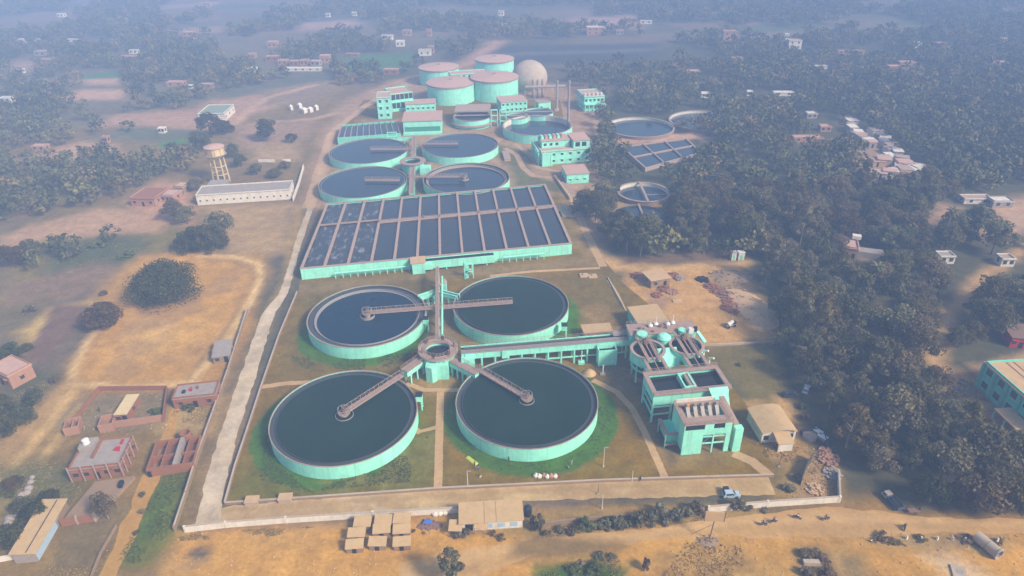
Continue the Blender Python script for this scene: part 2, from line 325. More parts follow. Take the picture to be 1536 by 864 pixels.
# ================================================================= SETTING: ground, lawn, tracks, paths
SAND=(.47,.245,.05); SAND2=(.40,.215,.055); OCH=(.34,.20,.075); OLV=(.19,.135,.05); GRS=(.10,.10,.03); GREEN=(.06,.11,.02); PEACH=(.44,.26,.15); PLOUGH=(.16,.105,.075); SCRUB=(.085,.085,.04)
CONC=(.50,.385,.27); SOILR=(.30,.175,.10)
g = lambda *p: GG(p)
LAY = [
 # far fields
 ('poly', g((-300,250),(520,150),(520,60),(-300,60)), (.14,.115,.065), 30, dict(warp=30)),
 ('poly', g((0,215),(280,160),(500,110),(540,150),(460,300),(0,330)), (.20,.135,.055), 10),
 ('poly', g((26,240),(120,213),(180,222),(182,236),(60,244)), PEACH, 4), ('poly', g((77,153),(120,135),(190,132),(188,150)), PEACH, 5),
 ('poly', g((50,126),(95,118),(97,132),(60,134)), PEACH, 6), ('poly', g((128,118),(180,117),(178,128),(126,129)), PEACH, 6),
 ('poly', g((140,190),(165,173),(285,163),(325,150),(400,140),(470,124),(480,130),(380,175),(300,200),(200,188)), (.36,.21,.125), 5),
 ('poly', g((330,142),(420,118),(500,106),(500,122),(400,134),(335,150)), (.11,.11,.075), 6), ('poly', g((400,135),(500,120),(505,135),(470,150),(390,160)), (.24,.165,.10), 5),
 ('poly', g((345,190),(480,178),(450,212),(360,222)), (.30,.185,.11), 5), ('poly', g((120,208),(200,190),(300,196),(260,214)), (.12,.125,.07), 5),
 ('poly', g((240,216),(280,207),(282,213),(248,223)), (.05,.17,.04), 3), ('poly', g((128,112),(185,107),(186,116),(130,117)), (.05,.15,.05), 6),
 ('poly', g((228,232),(285,216),(290,228),(240,240)), (.34,.2,.12), 4), ('poly', g((375,216),(440,208),(445,240),(380,244)), (.34,.22,.11), 4),
 ('poly', g((0,100),(30,92),(90,95),(40,108)), (.30,.19,.13), 8), ('poly', g((515,83),(622,80),(620,103),(515,106)), (.06,.14,.05), 6),
 ('poly', g((740,70),(1000,62),(1010,96),(815,96),(728,100)), (.05,.05,.055), 8), ('poly', g((735,80),(1000,72),(1000,76),(735,84)), (.12,.11,.10), 5),
 ('line', g((560,165),(640,115),(700,95),(745,62)), (.38,.22,.14), 6, dict(w=14)), ('poly', g((1000,62),(1060,72),(1085,92),(1040,104),(1010,90)), (.34,.2,.14), 8),
 ('poly', g((860,28),(965,22),(955,42),(870,46)), (.34,.2,.16), 12), ('poly', g((450,35),(540,28),(540,42),(450,48)), (.34,.2,.16), 12), ('poly', g((1340,50),(1430,44),(1500,60),(1400,75)), (.2,.14,.11), 12),
 ('line', g((352,186),(395,148),(470,128)), (.46,.28,.17), 2.5, dict(w=5)), ('line', g((380,186),(470,178),(520,165)), (.42,.26,.16), 2.5, dict(w=4)),
 # left middle ground
 ('poly', g((0,345),(250,300),(300,300),(300,390),(200,400),(0,480)), (.18,.135,.04), 8), ('poly', g((0,395),(0,355),(60,335),(150,312),(250,326),(235,352),(120,356),(60,360)), (.38,.225,.12), 3),
 ('poly', g((190,300),(235,270),(270,275),(295,300),(290,345),(215,330)), (.40,.22,.12), 4), ('poly', g((300,310),(440,305),(430,375),(400,385),(345,380)), (.36,.23,.10), 4),
 ('poly', g((60,372),(190,352),(225,362),(180,405),(70,425)), (.085,.095,.04), 4), ('poly', g((0,430),(150,395),(190,392),(150,440),(30,462),(0,470)), (.20,.13,.075), 4),
 ('poly', g((0,470),(70,455),(60,510),(20,545),(0,550)), (.14,.11,.05), 4),
 ('poly', g((25,500),(80,460),(150,447),(178,440),(170,455),(100,462),(45,530)), (.40,.27,.085), 2.5),
 # the sandy yard and its banks
 ('poly', g((150,446),(165,415),(205,383),(300,376),(390,385),(402,405),(385,470),(352,560),(330,590),(80,600),(105,545),(140,495)), SAND2, 3),
 ('poly', g((215,395),(300,385),(375,395),(368,440),(330,500),(280,560),(130,570),(110,555),(150,510),(200,460)), SAND, 4),
 ('poly', g((205,470),(300,430),(340,440),(280,520),(200,540)), (.50,.29,.085), 7, dict(patch=22, cut=.5)), ('poly', g((215,395),(375,395),(330,500),(280,560),(130,570),(200,460)), (.33,.19,.07), 3, dict(patch=14, cut=.58, a=.8, seed=77)),
 ('line', g((300,384),(350,384),(388,396),(392,415),(375,455),(340,510),(290,570)), (.58,.38,.16), .8, dict(w=2.2, warp=.6)), ('line', g((312,392),(350,392),(378,402),(380,415),(362,455),(328,508),(278,568)), (.30,.18,.07), .6, dict(w=1.2, warp=.6)),
 ('line', g((140,500),(112,545),(105,575),(180,580),(290,575)), (.58,.38,.16), .8, dict(w=2, warp=.6)),
 ('poly', g((82,458),(135,456),(128,475),(65,545),(30,545)), (.155,.095,.065), 1.0, dict(warp=.8)),
 # bottom-left village ground
 ('poly', g((0,600),(90,598),(330,590),(285,800),(240,864),(-120,1000),(-200,700)), (.22,.14,.042), 3), ('poly', g((60,620),(150,590),(250,590),(240,640),(110,650)), (.20,.15,.08), 2),
 ('poly', g((0,640),(50,590),(105,575),(120,600),(60,650),(0,720)), (.36,.22,.08), 3), ('line', g((112,580),(70,640),(0,725)), (.50,.31,.11), 1.2, dict(w=2.5, warp=.8)), ('line', g((120,610),(85,660),(40,720),(0,760)), (.44,.28,.10), 1.2, dict(w=2, warp=.8)),
 ('poly', g((0,590),(30,560),(90,560),(60,600),(0,650)), SCRUB, 3), ('poly', g((0,700),(60,690),(150,700),(110,760),(0,830)), (.13,.12,.045), 3),
 ('poly', g((265,600),(335,595),(318,650),(240,650)), (.34,.23,.09), 2), ('poly', g((170,850),(245,700),(292,690),(268,800),(225,850)), (.13,.125,.016), 1.2), ('poly', g((190,830),(240,730),(265,740),(245,800)), (.075,.125,.01), 3),
 ('poly', g((70,864),(105,760),(195,755),(150,864)), (.17,.12,.05), 1.5),
 ('poly', g((290,795),(330,640),(362,560),(400,480),(425,410),(440,310),(456,310),(440,400),(380,540),(350,650),(310,790)), (.33,.21,.07), 2),
 # foreground
 ('poly', g((240,864),(272,800),(500,785),(690,772),(1262,752),(1300,735),(1350,765),(1700,775),(1800,1100),(100,1100)), SAND, 2), ('poly', g((270,800),(690,770),(690,864),(230,864)), (.52,.275,.06), 5, dict(patch=14, cut=.5, a=.5)),
 ('poly', g((330,800),(480,790),(470,820),(350,825)), (.38,.22,.06), 2, dict(patch=8, cut=.5, a=.7)), ('poly', g((285,825),(300,820),(318,826),(316,838),(295,846),(282,838)), (.07,.065,.06), .8), ('poly', g((260,850),(290,838),(310,850),(270,864)), (.36,.22,.08), 1.5),
 ('poly', g((770,815),(800,795),(880,805),(935,812),(930,822),(840,838),(760,838)), (.20,.13,.045), 1.6), ('poly', g((800,850),(860,842),(910,838),(940,850),(930,880),(800,880)), (.055,.105,.012), 1.2), ('poly', g((845,862),(900,843),(925,864)), (.03,.09,.01), 1.5),  # first patch: damp soil with the roadside bushes' shadow painted into its colour
 ('poly', g((690,772),(800,770),(1070,760),(1260,756),(1240,765),(1050,785),(900,800),(780,806),(690,800)), (.27,.18,.06), 1.5), 
 ('poly', g((1030,812),(1062,806),(1110,820),(1160,845),(1180,900),(980,900),(990,840)), (.36,.21,.055), 2.5), ('poly', g((1000,830),(1150,840),(1170,890),(980,890)), (.26,.15,.045), 2, dict(patch=5, cut=.5, a=.8)),
 ('poly', g((1195,820),(1235,815),(1290,835),(1310,880),(1200,900)), (.24,.16,.06), 2), ('poly', g((1300,808),(1350,800),(1500,805),(1520,820),(1440,830),(1320,815)), (.28,.19,.08), 1.6), ('poly', g((1380,830),(1430,832),(1465,850),(1455,890),(1420,890),(1420,860)), (.52,.37,.22), 2),
 ('line', g((420,870),(500,845),(600,835),(700,828),(800,815)), (.40,.21,.05), .5, dict(w=.8, warp=.5)), ('line', g((430,880),(510,852),(605,841),(705,834),(805,821)), (.40,.21,.05), .5, dict(w=.8, warp=.5)), ('line', g((960,870),(1010,845),(1100,812),(1200,800)), (.38,.2,.05), .5, dict(w=.9, warp=.5)), ('line', g((1270,880),(1250,830),(1290,800),(1340,780)), (.42,.25,.08), .5, dict(w=.9, warp=.5)), ('line', g((300,850),(420,820),(500,812)), (.40,.21,.05), .5, dict(w=.7, warp=.4)), ('line', g((1000,500),(1030,460),(1060,425),(1110,402)), (.38,.21,.07), .5, dict(w=1.0, warp=.5)), ('line', g((1030,515),(1060,470),(1080,430)), (.5,.29,.11), .5, dict(w=1.0, warp=.5)),
 # right side
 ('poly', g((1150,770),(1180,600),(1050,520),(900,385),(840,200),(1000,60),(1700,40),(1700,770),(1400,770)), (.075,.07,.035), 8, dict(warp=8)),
 ('poly', g((940,410),(1110,396),(1140,450),(1165,514),(1050,519),(995,480),(930,440)), (.46,.255,.085), 2.5), ('poly', g((1060,410),(1120,410),(1140,440),(1100,455),(1070,430)), (.24,.155,.075), 2),
 ('poly', g((965,440),(1010,440),(1000,470),(970,460)), (.34,.2,.10), 2), ('poly', g((890,372),(912,385),(1000,398),(1120,388),(1128,396),(1000,412),(925,410),(890,395)), (.50,.30,.115), 2), ('poly', g((930,385),(1110,372),(1120,386),(1000,397),(930,396)), (.15,.095,.055), 2),
 ('poly', g((1050,522),(1165,517),(1190,600),(1130,610),(1100,570)), (.15,.115,.035), 2.5), ('poly', g((1110,612),(1190,600),(1215,680),(1255,700),(1262,752),(1160,755),(1160,715),(1112,690)), (.33,.20,.065), 2.5), ('poly', g((1140,690),(1170,690),(1190,720),(1150,735)), (.17,.12,.035), 1.5), ('poly', g((1210,690),(1255,695),(1255,745),(1205,750)), (.32,.2,.09), 1.5),
 ('poly', g((1100,640),(1115,600),(1140,600),(1125,690)), (.36,.22,.075), 1.5), ('line', g((1183,640),(1170,600)), (.46,.27,.10), 1.5, dict(w=4)),
 ('poly', g((1290,500),(1320,495),(1345,540),(1330,560),(1300,535)), (.24,.14,.08), 2), ('line', g((1540,370),(1470,420),(1430,460),(1410,500),(1402,540),(1420,570),(1460,605),(1540,665)), (.40,.24,.10), 2, dict(w=5, warp=1.5)), ('poly', g((1400,545),(1450,560),(1540,650),(1540,690),(1480,640),(1400,570)), (.40,.23,.10), 2),
 ('poly', g((1460,330),(1500,300),(1570,290),(1570,345),(1520,350),(1480,360)), (.42,.26,.16), 4), ('poly', g((1400,305),(1430,310),(1425,330),(1395,325)), (.4,.24,.15), 4), ('poly', g((1385,320),(1420,330),(1415,365),(1395,360)), (.3,.19,.12), 3),
 ('poly', g((1460,550),(1540,530),(1540,550),(1470,565)), (.42,.25,.13), 2), ('poly', g((1450,570),(1540,650),(1540,720),(1470,650)), (.36,.18,.09), 2), ('poly', g((1280,365),(1310,380),(1300,392),(1270,380)), (.28,.19,.12), 2),
 ('poly', g((1270,170),(1340,235),(1385,262),(1380,272),(1300,272),(1260,185)), (.30,.20,.13), 4), ('poly', g((1180,205),(1250,212),(1240,222),(1190,215)), (.25,.16,.12), 4),
 # old works among the trees
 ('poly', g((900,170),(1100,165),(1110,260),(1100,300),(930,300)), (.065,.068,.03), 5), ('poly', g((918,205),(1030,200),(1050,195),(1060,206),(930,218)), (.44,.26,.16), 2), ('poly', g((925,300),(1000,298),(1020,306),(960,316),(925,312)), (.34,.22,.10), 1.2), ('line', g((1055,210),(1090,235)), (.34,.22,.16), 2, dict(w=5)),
 # ground between the far tanks
 ('poly', g((455,310),(480,200),(520,150),(590,120),(700,100),(850,130),(905,190),(900,330),(905,390)), (.34,.21,.12), 4),
]
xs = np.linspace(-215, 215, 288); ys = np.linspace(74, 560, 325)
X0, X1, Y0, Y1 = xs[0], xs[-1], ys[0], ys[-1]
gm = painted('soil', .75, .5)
inner_me, vx, vy = grid_mesh('ground', xs, ys, 0.0)
big = np.r_[np.linspace(-2200, -900, 14)[:-1], np.linspace(-900, X0, 115), X0+ (X1-X0)*np.arange(1, 72)/72., np.linspace(X1, 900, 115)[0:], np.linspace(900, 2200, 14)[1:]]
bigy = np.r_[np.linspace(-250, Y0, 14), Y0+(Y1-Y0)*np.arange(1, 81)/81., np.linspace(Y1, 1300, 125)[0:], np.linspace(1300, 3600, 24)[1:]]
o_me, ox, oy = grid_mesh('ground_outer', big, bigy, 0.0, (X0, X1, Y0, Y1))
BASE = (.095,.085,.05)
def base_cols(x, y):
    c = np.empty((len(x), 3)); c[:] = BASE; f = np.clip((fbm(x, y, 90, 3)-.45)*5+.5, 0, 1)[:,None]; c = c*(1-f)+np.array((.15,.11,.07))*f
    # a patchwork of small fields far out
    th = .35; u = (x*math.cos(th)+y*math.sin(th)+fbm(x, y, 120, 8)*40)/70; v = (-x*math.sin(th)+y*math.cos(th)+fbm(x, y, 120, 9)*40)/38
    h = _hash(np.floor(u), np.floor(v), 5); k = ((h > .62) & (y > 330))[:,None]; pal = np.array([(.06,.10,.045),(.20,.125,.09),(.30,.185,.125),(.10,.10,.06)])[(h*97 % 4).astype(int) % 4]
    return np.where(k, c*.35+pal*.65, c)
gb = bmesh.new()
def both():
    n0 = len(inner_me.vertices)
    V = np.r_[np.c_[vx, vy], np.c_[ox, oy]]; F = [tuple(p.vertices) for p in inner_me.polygons]+[tuple(i+n0 for i in p.vertices) for p in o_me.polygons]
    me = bpy.data.meshes.new('ground'); me.from_pydata(np.c_[V, np.zeros(len(V))].tolist(), [], F)
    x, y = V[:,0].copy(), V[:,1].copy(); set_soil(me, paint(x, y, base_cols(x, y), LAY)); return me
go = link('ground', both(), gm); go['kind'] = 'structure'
bpy.data.meshes.remove(inner_me); bpy.data.meshes.remove(o_me)
# clarifiers (centre px on their rim plane are known as ground metres)
TANKS = dict(UL=(-45.71,183.23), UR=(-.44,188.34), LR=(3.39,140.23), LL=(-43.22,135.52)); TR = 18.5
FAR = dict(FL=(-72.6,341.4), FR=(-26.4,349.4), NL=(-67.6,297.9), NR=(-20.3,302.3)); FRAD = 20.0
def circle(cx, cy, r, n=40, k=1.0): return [(cx+r*math.cos(2*PI*i/n), cy+k*r*math.sin(2*PI*i/n)) for i in range(n)]
LG = (.055,.125,.010)
lawn_layers = [
 ('poly', g((330,760),(390,590),(700,560),(900,600),(1160,720)), (.20,.115,.010), 5), ('poly', g((330,760),(420,600),(650,600),(650,740)), (.13,.115,.009), 4), ('poly', g((420,560),(450,420),(640,420),(640,560)), (.15,.105,.022), 4),
 ('poly', g((660,700),(900,690),(1000,720),(660,735)), (.19,.125,.012), 3), ('poly', g((830,420),(940,400),(950,470),(880,510)), (.16,.11,.025), 4), ('poly', g((855,470),(900,455),(930,480),(890,500)), (.24,.15,.05), 3),
 ('poly', g((460,310),(540,180),(800,180),(870,290)), (.33,.21,.115), 5), ('poly', g((560,320),(570,260),(640,240),(650,285)), (.10,.11,.04), 2.5), ('poly', g((745,215),(790,225),(800,262),(850,280),(770,285),(770,262),(740,225)), (.13,.125,.055), 3),
 ('poly', g((790,262),(850,280),(880,300),(820,290)), (.12,.115,.05), 3), ('poly', g((840,290),(905,385),(880,395),(862,365)), (.26,.17,.065), 3), ('poly', g((858,300),(885,310),(905,350),(870,350)), (.36,.23,.11), 2),
 ('poly', g((440,430),(640,410),(880,385),(900,400),(640,420),(445,440)), (.23,.155,.06), 2.5), ('poly', g((620,440),(680,440),(700,520),(620,520)), (.19,.13,.055), 2), ('poly', g((610,555),(690,560),(690,585),(640,590)), (.30,.19,.06), 2),
 ('poly', circle(3.39+1.0,140.23-1.0,22.6), LG, .5, dict(warp=.8)), ('poly', circle(-43.2-2.5,135.5-.5,21.2), LG, .5, dict(warp=.8)), ('poly', circle(-45.7-1,183.2-2.6,20.3), LG, .5, dict(warp=1.0)), ('poly', circle(-.44+2.6,188.3-1.4,19.6), LG, 1.0),
 ('poly', g((480,720),(650,640),(660,720),(500,745)), (.17,.15,.03), 2.5, dict(patch=3, cut=.5)), ('poly', g((940,600),(990,700),(1110,690),(1000,620)), (.23,.15,.05), 3), ('poly', g((935,560),(965,600),(985,660),(1010,690),(1015,600),(960,540)), (.10,.075,.055), 2),
 ('poly', g((880,540),(940,530),(960,580),(930,590)), (.19,.13,.065), 2),
]
LEFT = g((336,757),(352,700),(372,640),(392,580),(418,505),(447,440),(452,405),(466,350),(482,305),(500,230),(520,185),(545,150))
RIGHTL = g((1165,713),(1122,610),(1090,570),(1052,520),(990,470),(935,425),(902,385),(870,320),(850,270),(850,230),(850,200),(840,150))
lm = painted('lawn_grass', .8, .5, .35)
patch('lawn', LEFT, RIGHTL,   .012, (.19,.115,.014), lawn_layers, lm, 340, 260)
# concrete perimeter track, turning the corner
trm = painted('track_concrete', .5, .3)
TL = g((461,312),(443,362),(429,412),(418,442),(392,472),(378,512),(358,570),(331,650),(308,720),(292,790)); TRt = g((470,312),(453,362),(440,410),(432,440),(413,470),(399,510),(382,570),(356,650),(333,748),(332,790))
stain = [('poly', g((440,372),(456,300),(480,300),(470,380)), (.42,.285,.16), 14), ('poly', TL+TRt[::-1], (.34,.27,.20), 1.5, dict(patch=5, cut=.52, a=.75)), ('poly', TL+TRt[::-1], (.56,.45,.33), 1, dict(patch=9, cut=.55, a=.6, seed=31))]
patch('perimeter_track', TL, TRt, .022, (.50,.385,.26), stain, trm, 260, 14, .45)
TT = g((332,762),(420,752),(500,745),(658,734),(780,728),(900,722),(1020,718),(1152,714)); TB = g((332,791),(420,784),(500,777),(658,762),(780,752),(900,748),(1020,745),(1165,742))
patch('perimeter_track', TT, TB, .024, (.46,.315,.15), [('poly', g((332,760),(560,742),(560,775),(332,792)), (.49,.37,.24), 8), ('poly', TT+TB[::-1], (.35,.22,.09), 1.5, dict(patch=6, cut=.5, a=.7)), ('line', g((332,768),(560,750),(900,730),(1150,722)), (.36,.24,.11), .7, dict(w=1.2))], trm, 260, 16, .6)
# dirt road across the foreground
RT = g((600,842),(700,822),(790,808),(900,799),(1000,790),(1080,778),(1180,768),(1260,760),(1345,772),(1440,778),(1700,780)); RB = g((600,905),(700,872),(800,838),(880,826),(960,815),(1060,806),(1160,806),(1260,808),(1345,800),(1440,800),(1700,802))
rdm = painted('road_dirt', .45, .3)
patch('dirt_road', RT, RB, .016, (.46,.27,.10), [('line', [((a[0]+b[0])/2, (a[1]*.65+b[1]*.35)) for a, b in zip(RT, RB)], (.50,.31,.13), 1.2, dict(w=2.2)), ('line', [((a[0]+b[0])/2, (a[1]*.3+b[1]*.7)) for a, b in zip(RT, RB)], (.42,.25,.09), 1, dict(w=1.4)),
   ('poly', g((770,815),(800,800),(935,812),(930,822),(840,838),(760,838)), (.22,.14,.05), 1.2)], rdm, 240, 26, 1.0)  # dark patch carried onto the road: painted bush shadow over damp soil
# dirt lane past the brick ruins
KL = g((140,880),(178,800),(213,720),(240,660),(262,600),(268,575)); KR = g((168,880),(208,790),(240,715),(262,650),(272,605),(283,578))
patch('dirt_lane', KL, KR, .016, (.42,.23,.055), [('line', [((a[0]+b[0])/2, (a[1]+b[1])/2) for a, b in zip(KL, KR)], (.40,.22,.06), .8, dict(w=1.2))], rdm, 120, 12, .7)
# upper dirt road along the plant's left side
UL_ = g((454,312),(470,262),(485,215),(490,200),(540,160),(590,130),(640,112)); UR_ = g((472,312),(488,262),(498,215),(506,196),(550,162),(605,134),(655,114))
patch('plant_road', UL_, UR_, .018, (.40,.25,.135), [('line', [((a[0]+b[0])/2, (a[1]+b[1])/2) for a, b in zip(UL_, UR_)], (.48,.31,.18), 1.5, dict(w=2.5))], rdm, 120, 10, 1.0)
# footpaths
pm = painted('path_paving', .4, .2)
def foot(pts, w, col=(.47,.30,.15), z=.026):
    P = resample(GG(pts), 60); d = np.gradient(P, axis=0); nrm = np.c_[-d[:,1], d[:,0]]/np.hypot(d[:,0], d[:,1])[:,None]
    patch('footpath', (P+nrm*w/2).tolist(), (P-nrm*w/2).tolist(), z, col, [], pm, 60, 3, .12)
foot([(657,731),(659,650),(661,588)], 2.0); foot([(389,581),(430,575),(475,573)], 1.8, z=.028); foot([(610,575),(636,585),(690,585)], 1.6, z=.030); foot([(889,570),(925,588),(948,612),(968,650),(998,718)], 1.8); foot([(630,650),(620,640),(612,618)], 1.5, z=.028)
foot([(632,647),(658,640)], 1.2, z=.032); foot([(735,414),(800,407),(900,402)], 1.5); foot([(905,400),(880,350),(862,305),(850,285)], 3.0, z=.028); foot([(1100,680),(1128,692),(1155,714)], 2.6, (.44,.29,.15)); foot([(938,466),(925,440),(912,420)], 1.2, z=.03)
foot([(757,222),(775,232),(785,252),(800,264),(830,266)], 3.0, (.42,.27,.17)); foot([(772,215),(800,236),(808,252),(840,258)], 3.0, (.42,.27,.17), .028); foot([(735,215),(762,205),(750,185),(700,180)], 4.0, (.42,.26,.17), .03); foot([(876,150),(892,175),(900,215),(905,260)], 3.5, (.40,.25,.15), .03)
# ================================================================= THE PLANT: clarifiers, hub, basins, channels
H = 4.0
def railing(a, b, h=1.05, step=2.0, t=.07):
    """posts with two rails between two 3-D points, as one mesh builder"""
    mb = MB(); a = Vector(a); b = Vector(b); n = max(1, int((b-a).length/step))
    for i in range(n+1):
        p = a.lerp(b, i/n); mb.box(p.x-t/2, p.x+t/2, p.y-t/2, p.y+t/2, p.z, p.z+h)
    for k in (.5, 1.0): mb.bar(a+Vector((0,0,h*k)), b+Vector((0,0,h*k)), t, t)
    return mb
def rail_path(pts, **k):
    mb = MB()
    for a, b in zip(pts, pts[1:]):
        r = railing(a, b, **k); n = len(mb.v); mb.v += r.v; mb.f += [tuple(i+n for i in f) for f in r.f]
    return mb
def clarifier(name, label, c, r, h, wmat, wl, group, mint=M['mint'], wide=1.1, seen_in=False):
    t = T(name, label, 'clarifier', (c[0], c[1], 0), 0, group)
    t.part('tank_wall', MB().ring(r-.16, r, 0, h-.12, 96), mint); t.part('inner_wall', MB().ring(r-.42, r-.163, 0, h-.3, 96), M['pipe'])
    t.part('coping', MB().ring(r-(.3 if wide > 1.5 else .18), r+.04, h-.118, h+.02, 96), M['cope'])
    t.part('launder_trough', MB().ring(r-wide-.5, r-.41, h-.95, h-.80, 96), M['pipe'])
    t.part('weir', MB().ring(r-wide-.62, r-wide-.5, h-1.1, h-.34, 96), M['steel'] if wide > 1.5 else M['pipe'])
    t.part('water', MB().disk(r-wide-.63, h-wl, 96), wmat)
    return t
clar = {}
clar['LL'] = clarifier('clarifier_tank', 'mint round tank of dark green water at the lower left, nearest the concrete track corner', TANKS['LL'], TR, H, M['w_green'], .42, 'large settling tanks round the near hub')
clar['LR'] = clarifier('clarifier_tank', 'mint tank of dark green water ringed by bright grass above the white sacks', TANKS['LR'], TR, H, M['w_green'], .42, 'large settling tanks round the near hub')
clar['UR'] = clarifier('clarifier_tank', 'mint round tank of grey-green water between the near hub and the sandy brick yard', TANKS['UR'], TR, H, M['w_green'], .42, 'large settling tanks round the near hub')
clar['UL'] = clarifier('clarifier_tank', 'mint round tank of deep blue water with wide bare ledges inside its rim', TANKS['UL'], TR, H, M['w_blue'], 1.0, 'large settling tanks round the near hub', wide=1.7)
clar['UL'].part('ledge', MB().ring(TR-2.9, TR-2.35, H-1.06, H-.9, 96), M['steel'])
def bridge(label, A, B, z, w=1.7, pier=None, h=1.25, cat='bridge'):
    """half-bridge: deck, two lattice parapets, and the drive platform over the pier in the tank's centre"""
    d = Vector((B[0]-A[0], B[1]-A[1], 0)); L_ = d.length
    t = T('scraper_bridge', label, cat, (A[0], A[1], z), math.atan2(d.y, d.x), 'scraper bridges over the tanks')
    t.part('deck', MB().box(0, L_, -w/2, w/2, -.25, 0), M['deck'])
    for s in (-1, 1):
        mb = MB(); y = s*(w/2-.06); n = max(4, int(L_/1.5)); mb.box(0, L_, y-.05, y+.05, h-.06, h+.03); mb.box(0, L_, y-.04, y+.04, .02, .10)
        for i in range(n+1):
            x = L_*i/n; mb.box(x-.05, x+.05, y-.045, y+.045, .14, h-.08)
            if i < n: mb.bar((x, y, .1 if i % 2 else h-.1), (L_*(i+1)/n, y, h-.1 if i % 2 else .1), .045, .045)
        t.part('parapet', mb, M['cope'])
    if pier:
        t.part('center_pier', MB().lathe([(0, -z), (.9, -z), (.9, -.25), (0, -.25)], 16, L_, 0), M['cope'])
        p = MB().ring(.0, 1.55, -.24, .03, 16, L_, 0); t.part('platform', p, M['deck'])
        t.part('drive_motor', MB().box(L_-.5, L_+.5, -.5, .5, .03, .9).tube((L_, 0, .9), (L_, 0, 1.5), .25, 10), M['rust'])
        pr = MB()
        for k in range(10):
            a = 2*PI*k/10; pr.box(L_+1.5*math.cos(a)-.05, L_+1.5*math.cos(a)+.05, 1.5*math.sin(a)-.05, 1.5*math.sin(a)+.05, .03, h)
        pr.ring(1.45, 1.55, h-.05, h+.05, 20, L_, 0); t.part('platform_railing', pr, M['steel'])
        t.part('stilling_ring', MB().ring(pier-.12, pier, -1.6, -.75, 32, L_, 0), M['steel'])
    return t
zb = H+.55
hub = G(657, 524, 6.0)
bridge('pinkish lattice bridge reaching to the middle of the lower left tank', G(603, 562, zb), TANKS['LL'], zb, 1.6, 2.3)
bridge('pinkish lattice bridge reaching to the middle of the tank ringed by bright grass', G(716, 553, zb), TANKS['LR'], zb, 1.6, 2.0)
bridge('pinkish lattice bridge over the deep blue water', G(652, 461, zb), (TANKS['UL'][0], TANKS['UL'][1]), zb, 1.7, 2.3)
bridge('pinkish lattice bridge over the upper right near tank', G(659, 461, zb), (TANKS['UR'][0]+.5, TANKS['UR'][1]), zb, 1.7, None)
# --- near hub: raised ring walkway round a small pool
HZ = 6.0
t = T('splitter_hub', 'small raised round chamber with a pink ring walkway between the four near tanks', 'splitter chamber', (hub[0], hub[1], 0))
t.part('chamber_wall', MB().ring(3.9, 5.0, 0, HZ-.35, 40), M['mint'])
t.part('ring_walkway', MB().ring(3.5, 5.7, HZ-.348, HZ, 48), M['cope'])
t.part('water', MB().disk(3.89, HZ-1.3, 40), M['w_black'])
mb = MB()
for r in (3.65, 5.55):
    for k in range(24):
        a = 2*PI*k/24; mb.box(r*math.cos(a)-.05, r*math.cos(a)+.05, r*math.sin(a)-.05, r*math.sin(a)+.05, HZ, HZ+1.05)
    mb.ring(r-.04, r+.04, HZ+1.0, HZ+1.07, 48); mb.ring(r-.04, r+.04, HZ+.5, HZ+.56, 48)
t.part('railing', mb, M['cope'])
for k in range(6):
    a = 2*PI*(k+.3)/6; t.part('sluice_gate', MB().box(-.45, .45, -.15, .15, 0, 1.5).tube((0,0,1.5), (0,0,2.3), .12, 8).xf(lambda x,y,z: (4.6*math.cos(a)-x*math.sin(a)-y*0, 4.6*math.sin(a)+x*math.cos(a), HZ+z)), M['rust'])
for k in range(14):
    a = 2*PI*(k+.5)/14; t.part('column', MB().box(5.3*math.cos(a)-.18, 5.3*math.cos(a)+.18, 5.3*math.sin(a)-.18, 5.3*math.sin(a)+.18, 0, HZ-.35), M['mint'])
t.part('bay', MB().prism([(-3.0,-7.0),(-1.2,-7.8),(0,-6.8),(0,-4.6),(-3.0,-4.6)], 0, HZ-1.0), M['mint'])
t.part('bay', MB().prism([(0.003,-6.2),(3.2,-6.2),(3.2,-4.3),(0.003,-4.3)], .0, HZ-1.2), M['mint'])
def elevated(name, label, cat, A, B, z0, z1, w, mat, deckmat, cols=5, colw=.4, top='water', group=None, rail=True, sides=True):
    """channel or walkway on columns between ground points A and B"""
    d = Vector((B[0]-A[0], B[1]-A[1], 0)); L_ = d.length; t = T(name, label, cat, (A[0], A[1], 0), math.atan2(d.y, d.x), group)
    if top == 'water':
        t.part('trough', MB().box(0, L_, -w/2, -w/2+.25, z0, z1).box(0, L_, w/2-.25, w/2, z0, z1).box(0, L_, -w/2+.252, w/2-.252, z0, z0+.3), mat)
        t.part('water', MB().box(.02, L_-.02, -w/2+.26, w/2-.26, z0+.31, z1-.5), M['w_black'])
        t.part('coping', MB().box(0, L_, -w/2-.08, -w/2+.32, z1+.003, z1+.12).box(0, L_, w/2-.32, w/2+.08, z1+.003, z1+.12), deckmat)
    else:
        t.part('beam', MB().box(0, L_, -w/2+.1, w/2-.1, z0, z1), mat); t.part('deck', MB().box(0, L_, -w/2, w/2, z1+.003, z1+.2), deckmat)
    for i in range(cols):
        x = L_*(i+.5)/cols
        for s in (-1, 1): t.part('column', MB().box(x-colw/2, x+colw/2, s*(w/2-colw/2)-colw/2, s*(w/2-colw/2)+colw/2, 0, z0), mat)
    if rail:
        for s in (-1, 1): t.part('railing', railing((0, s*(w/2-.1), z1+.2), (L_, s*(w/2-.1), z1+.2)), M['cope'])
    return t
elevated('inlet_channel', 'sloping mint channel on short legs from the hub to the lower left tank', 'channel', G(634, 535, 5), G(606, 557, 4.5), 3.0, 4.5, 2.6, M['mint'], M['deck'], 3, top='deck')
elevated('inlet_channel', 'sloping mint channel on legs from the hub to the tank ringed by grass', 'channel', G(678, 538, 5), G(717, 560, 4.5), 3.0, 4.5, 2.6, M['mint'], M['deck'], 5, top='deck')
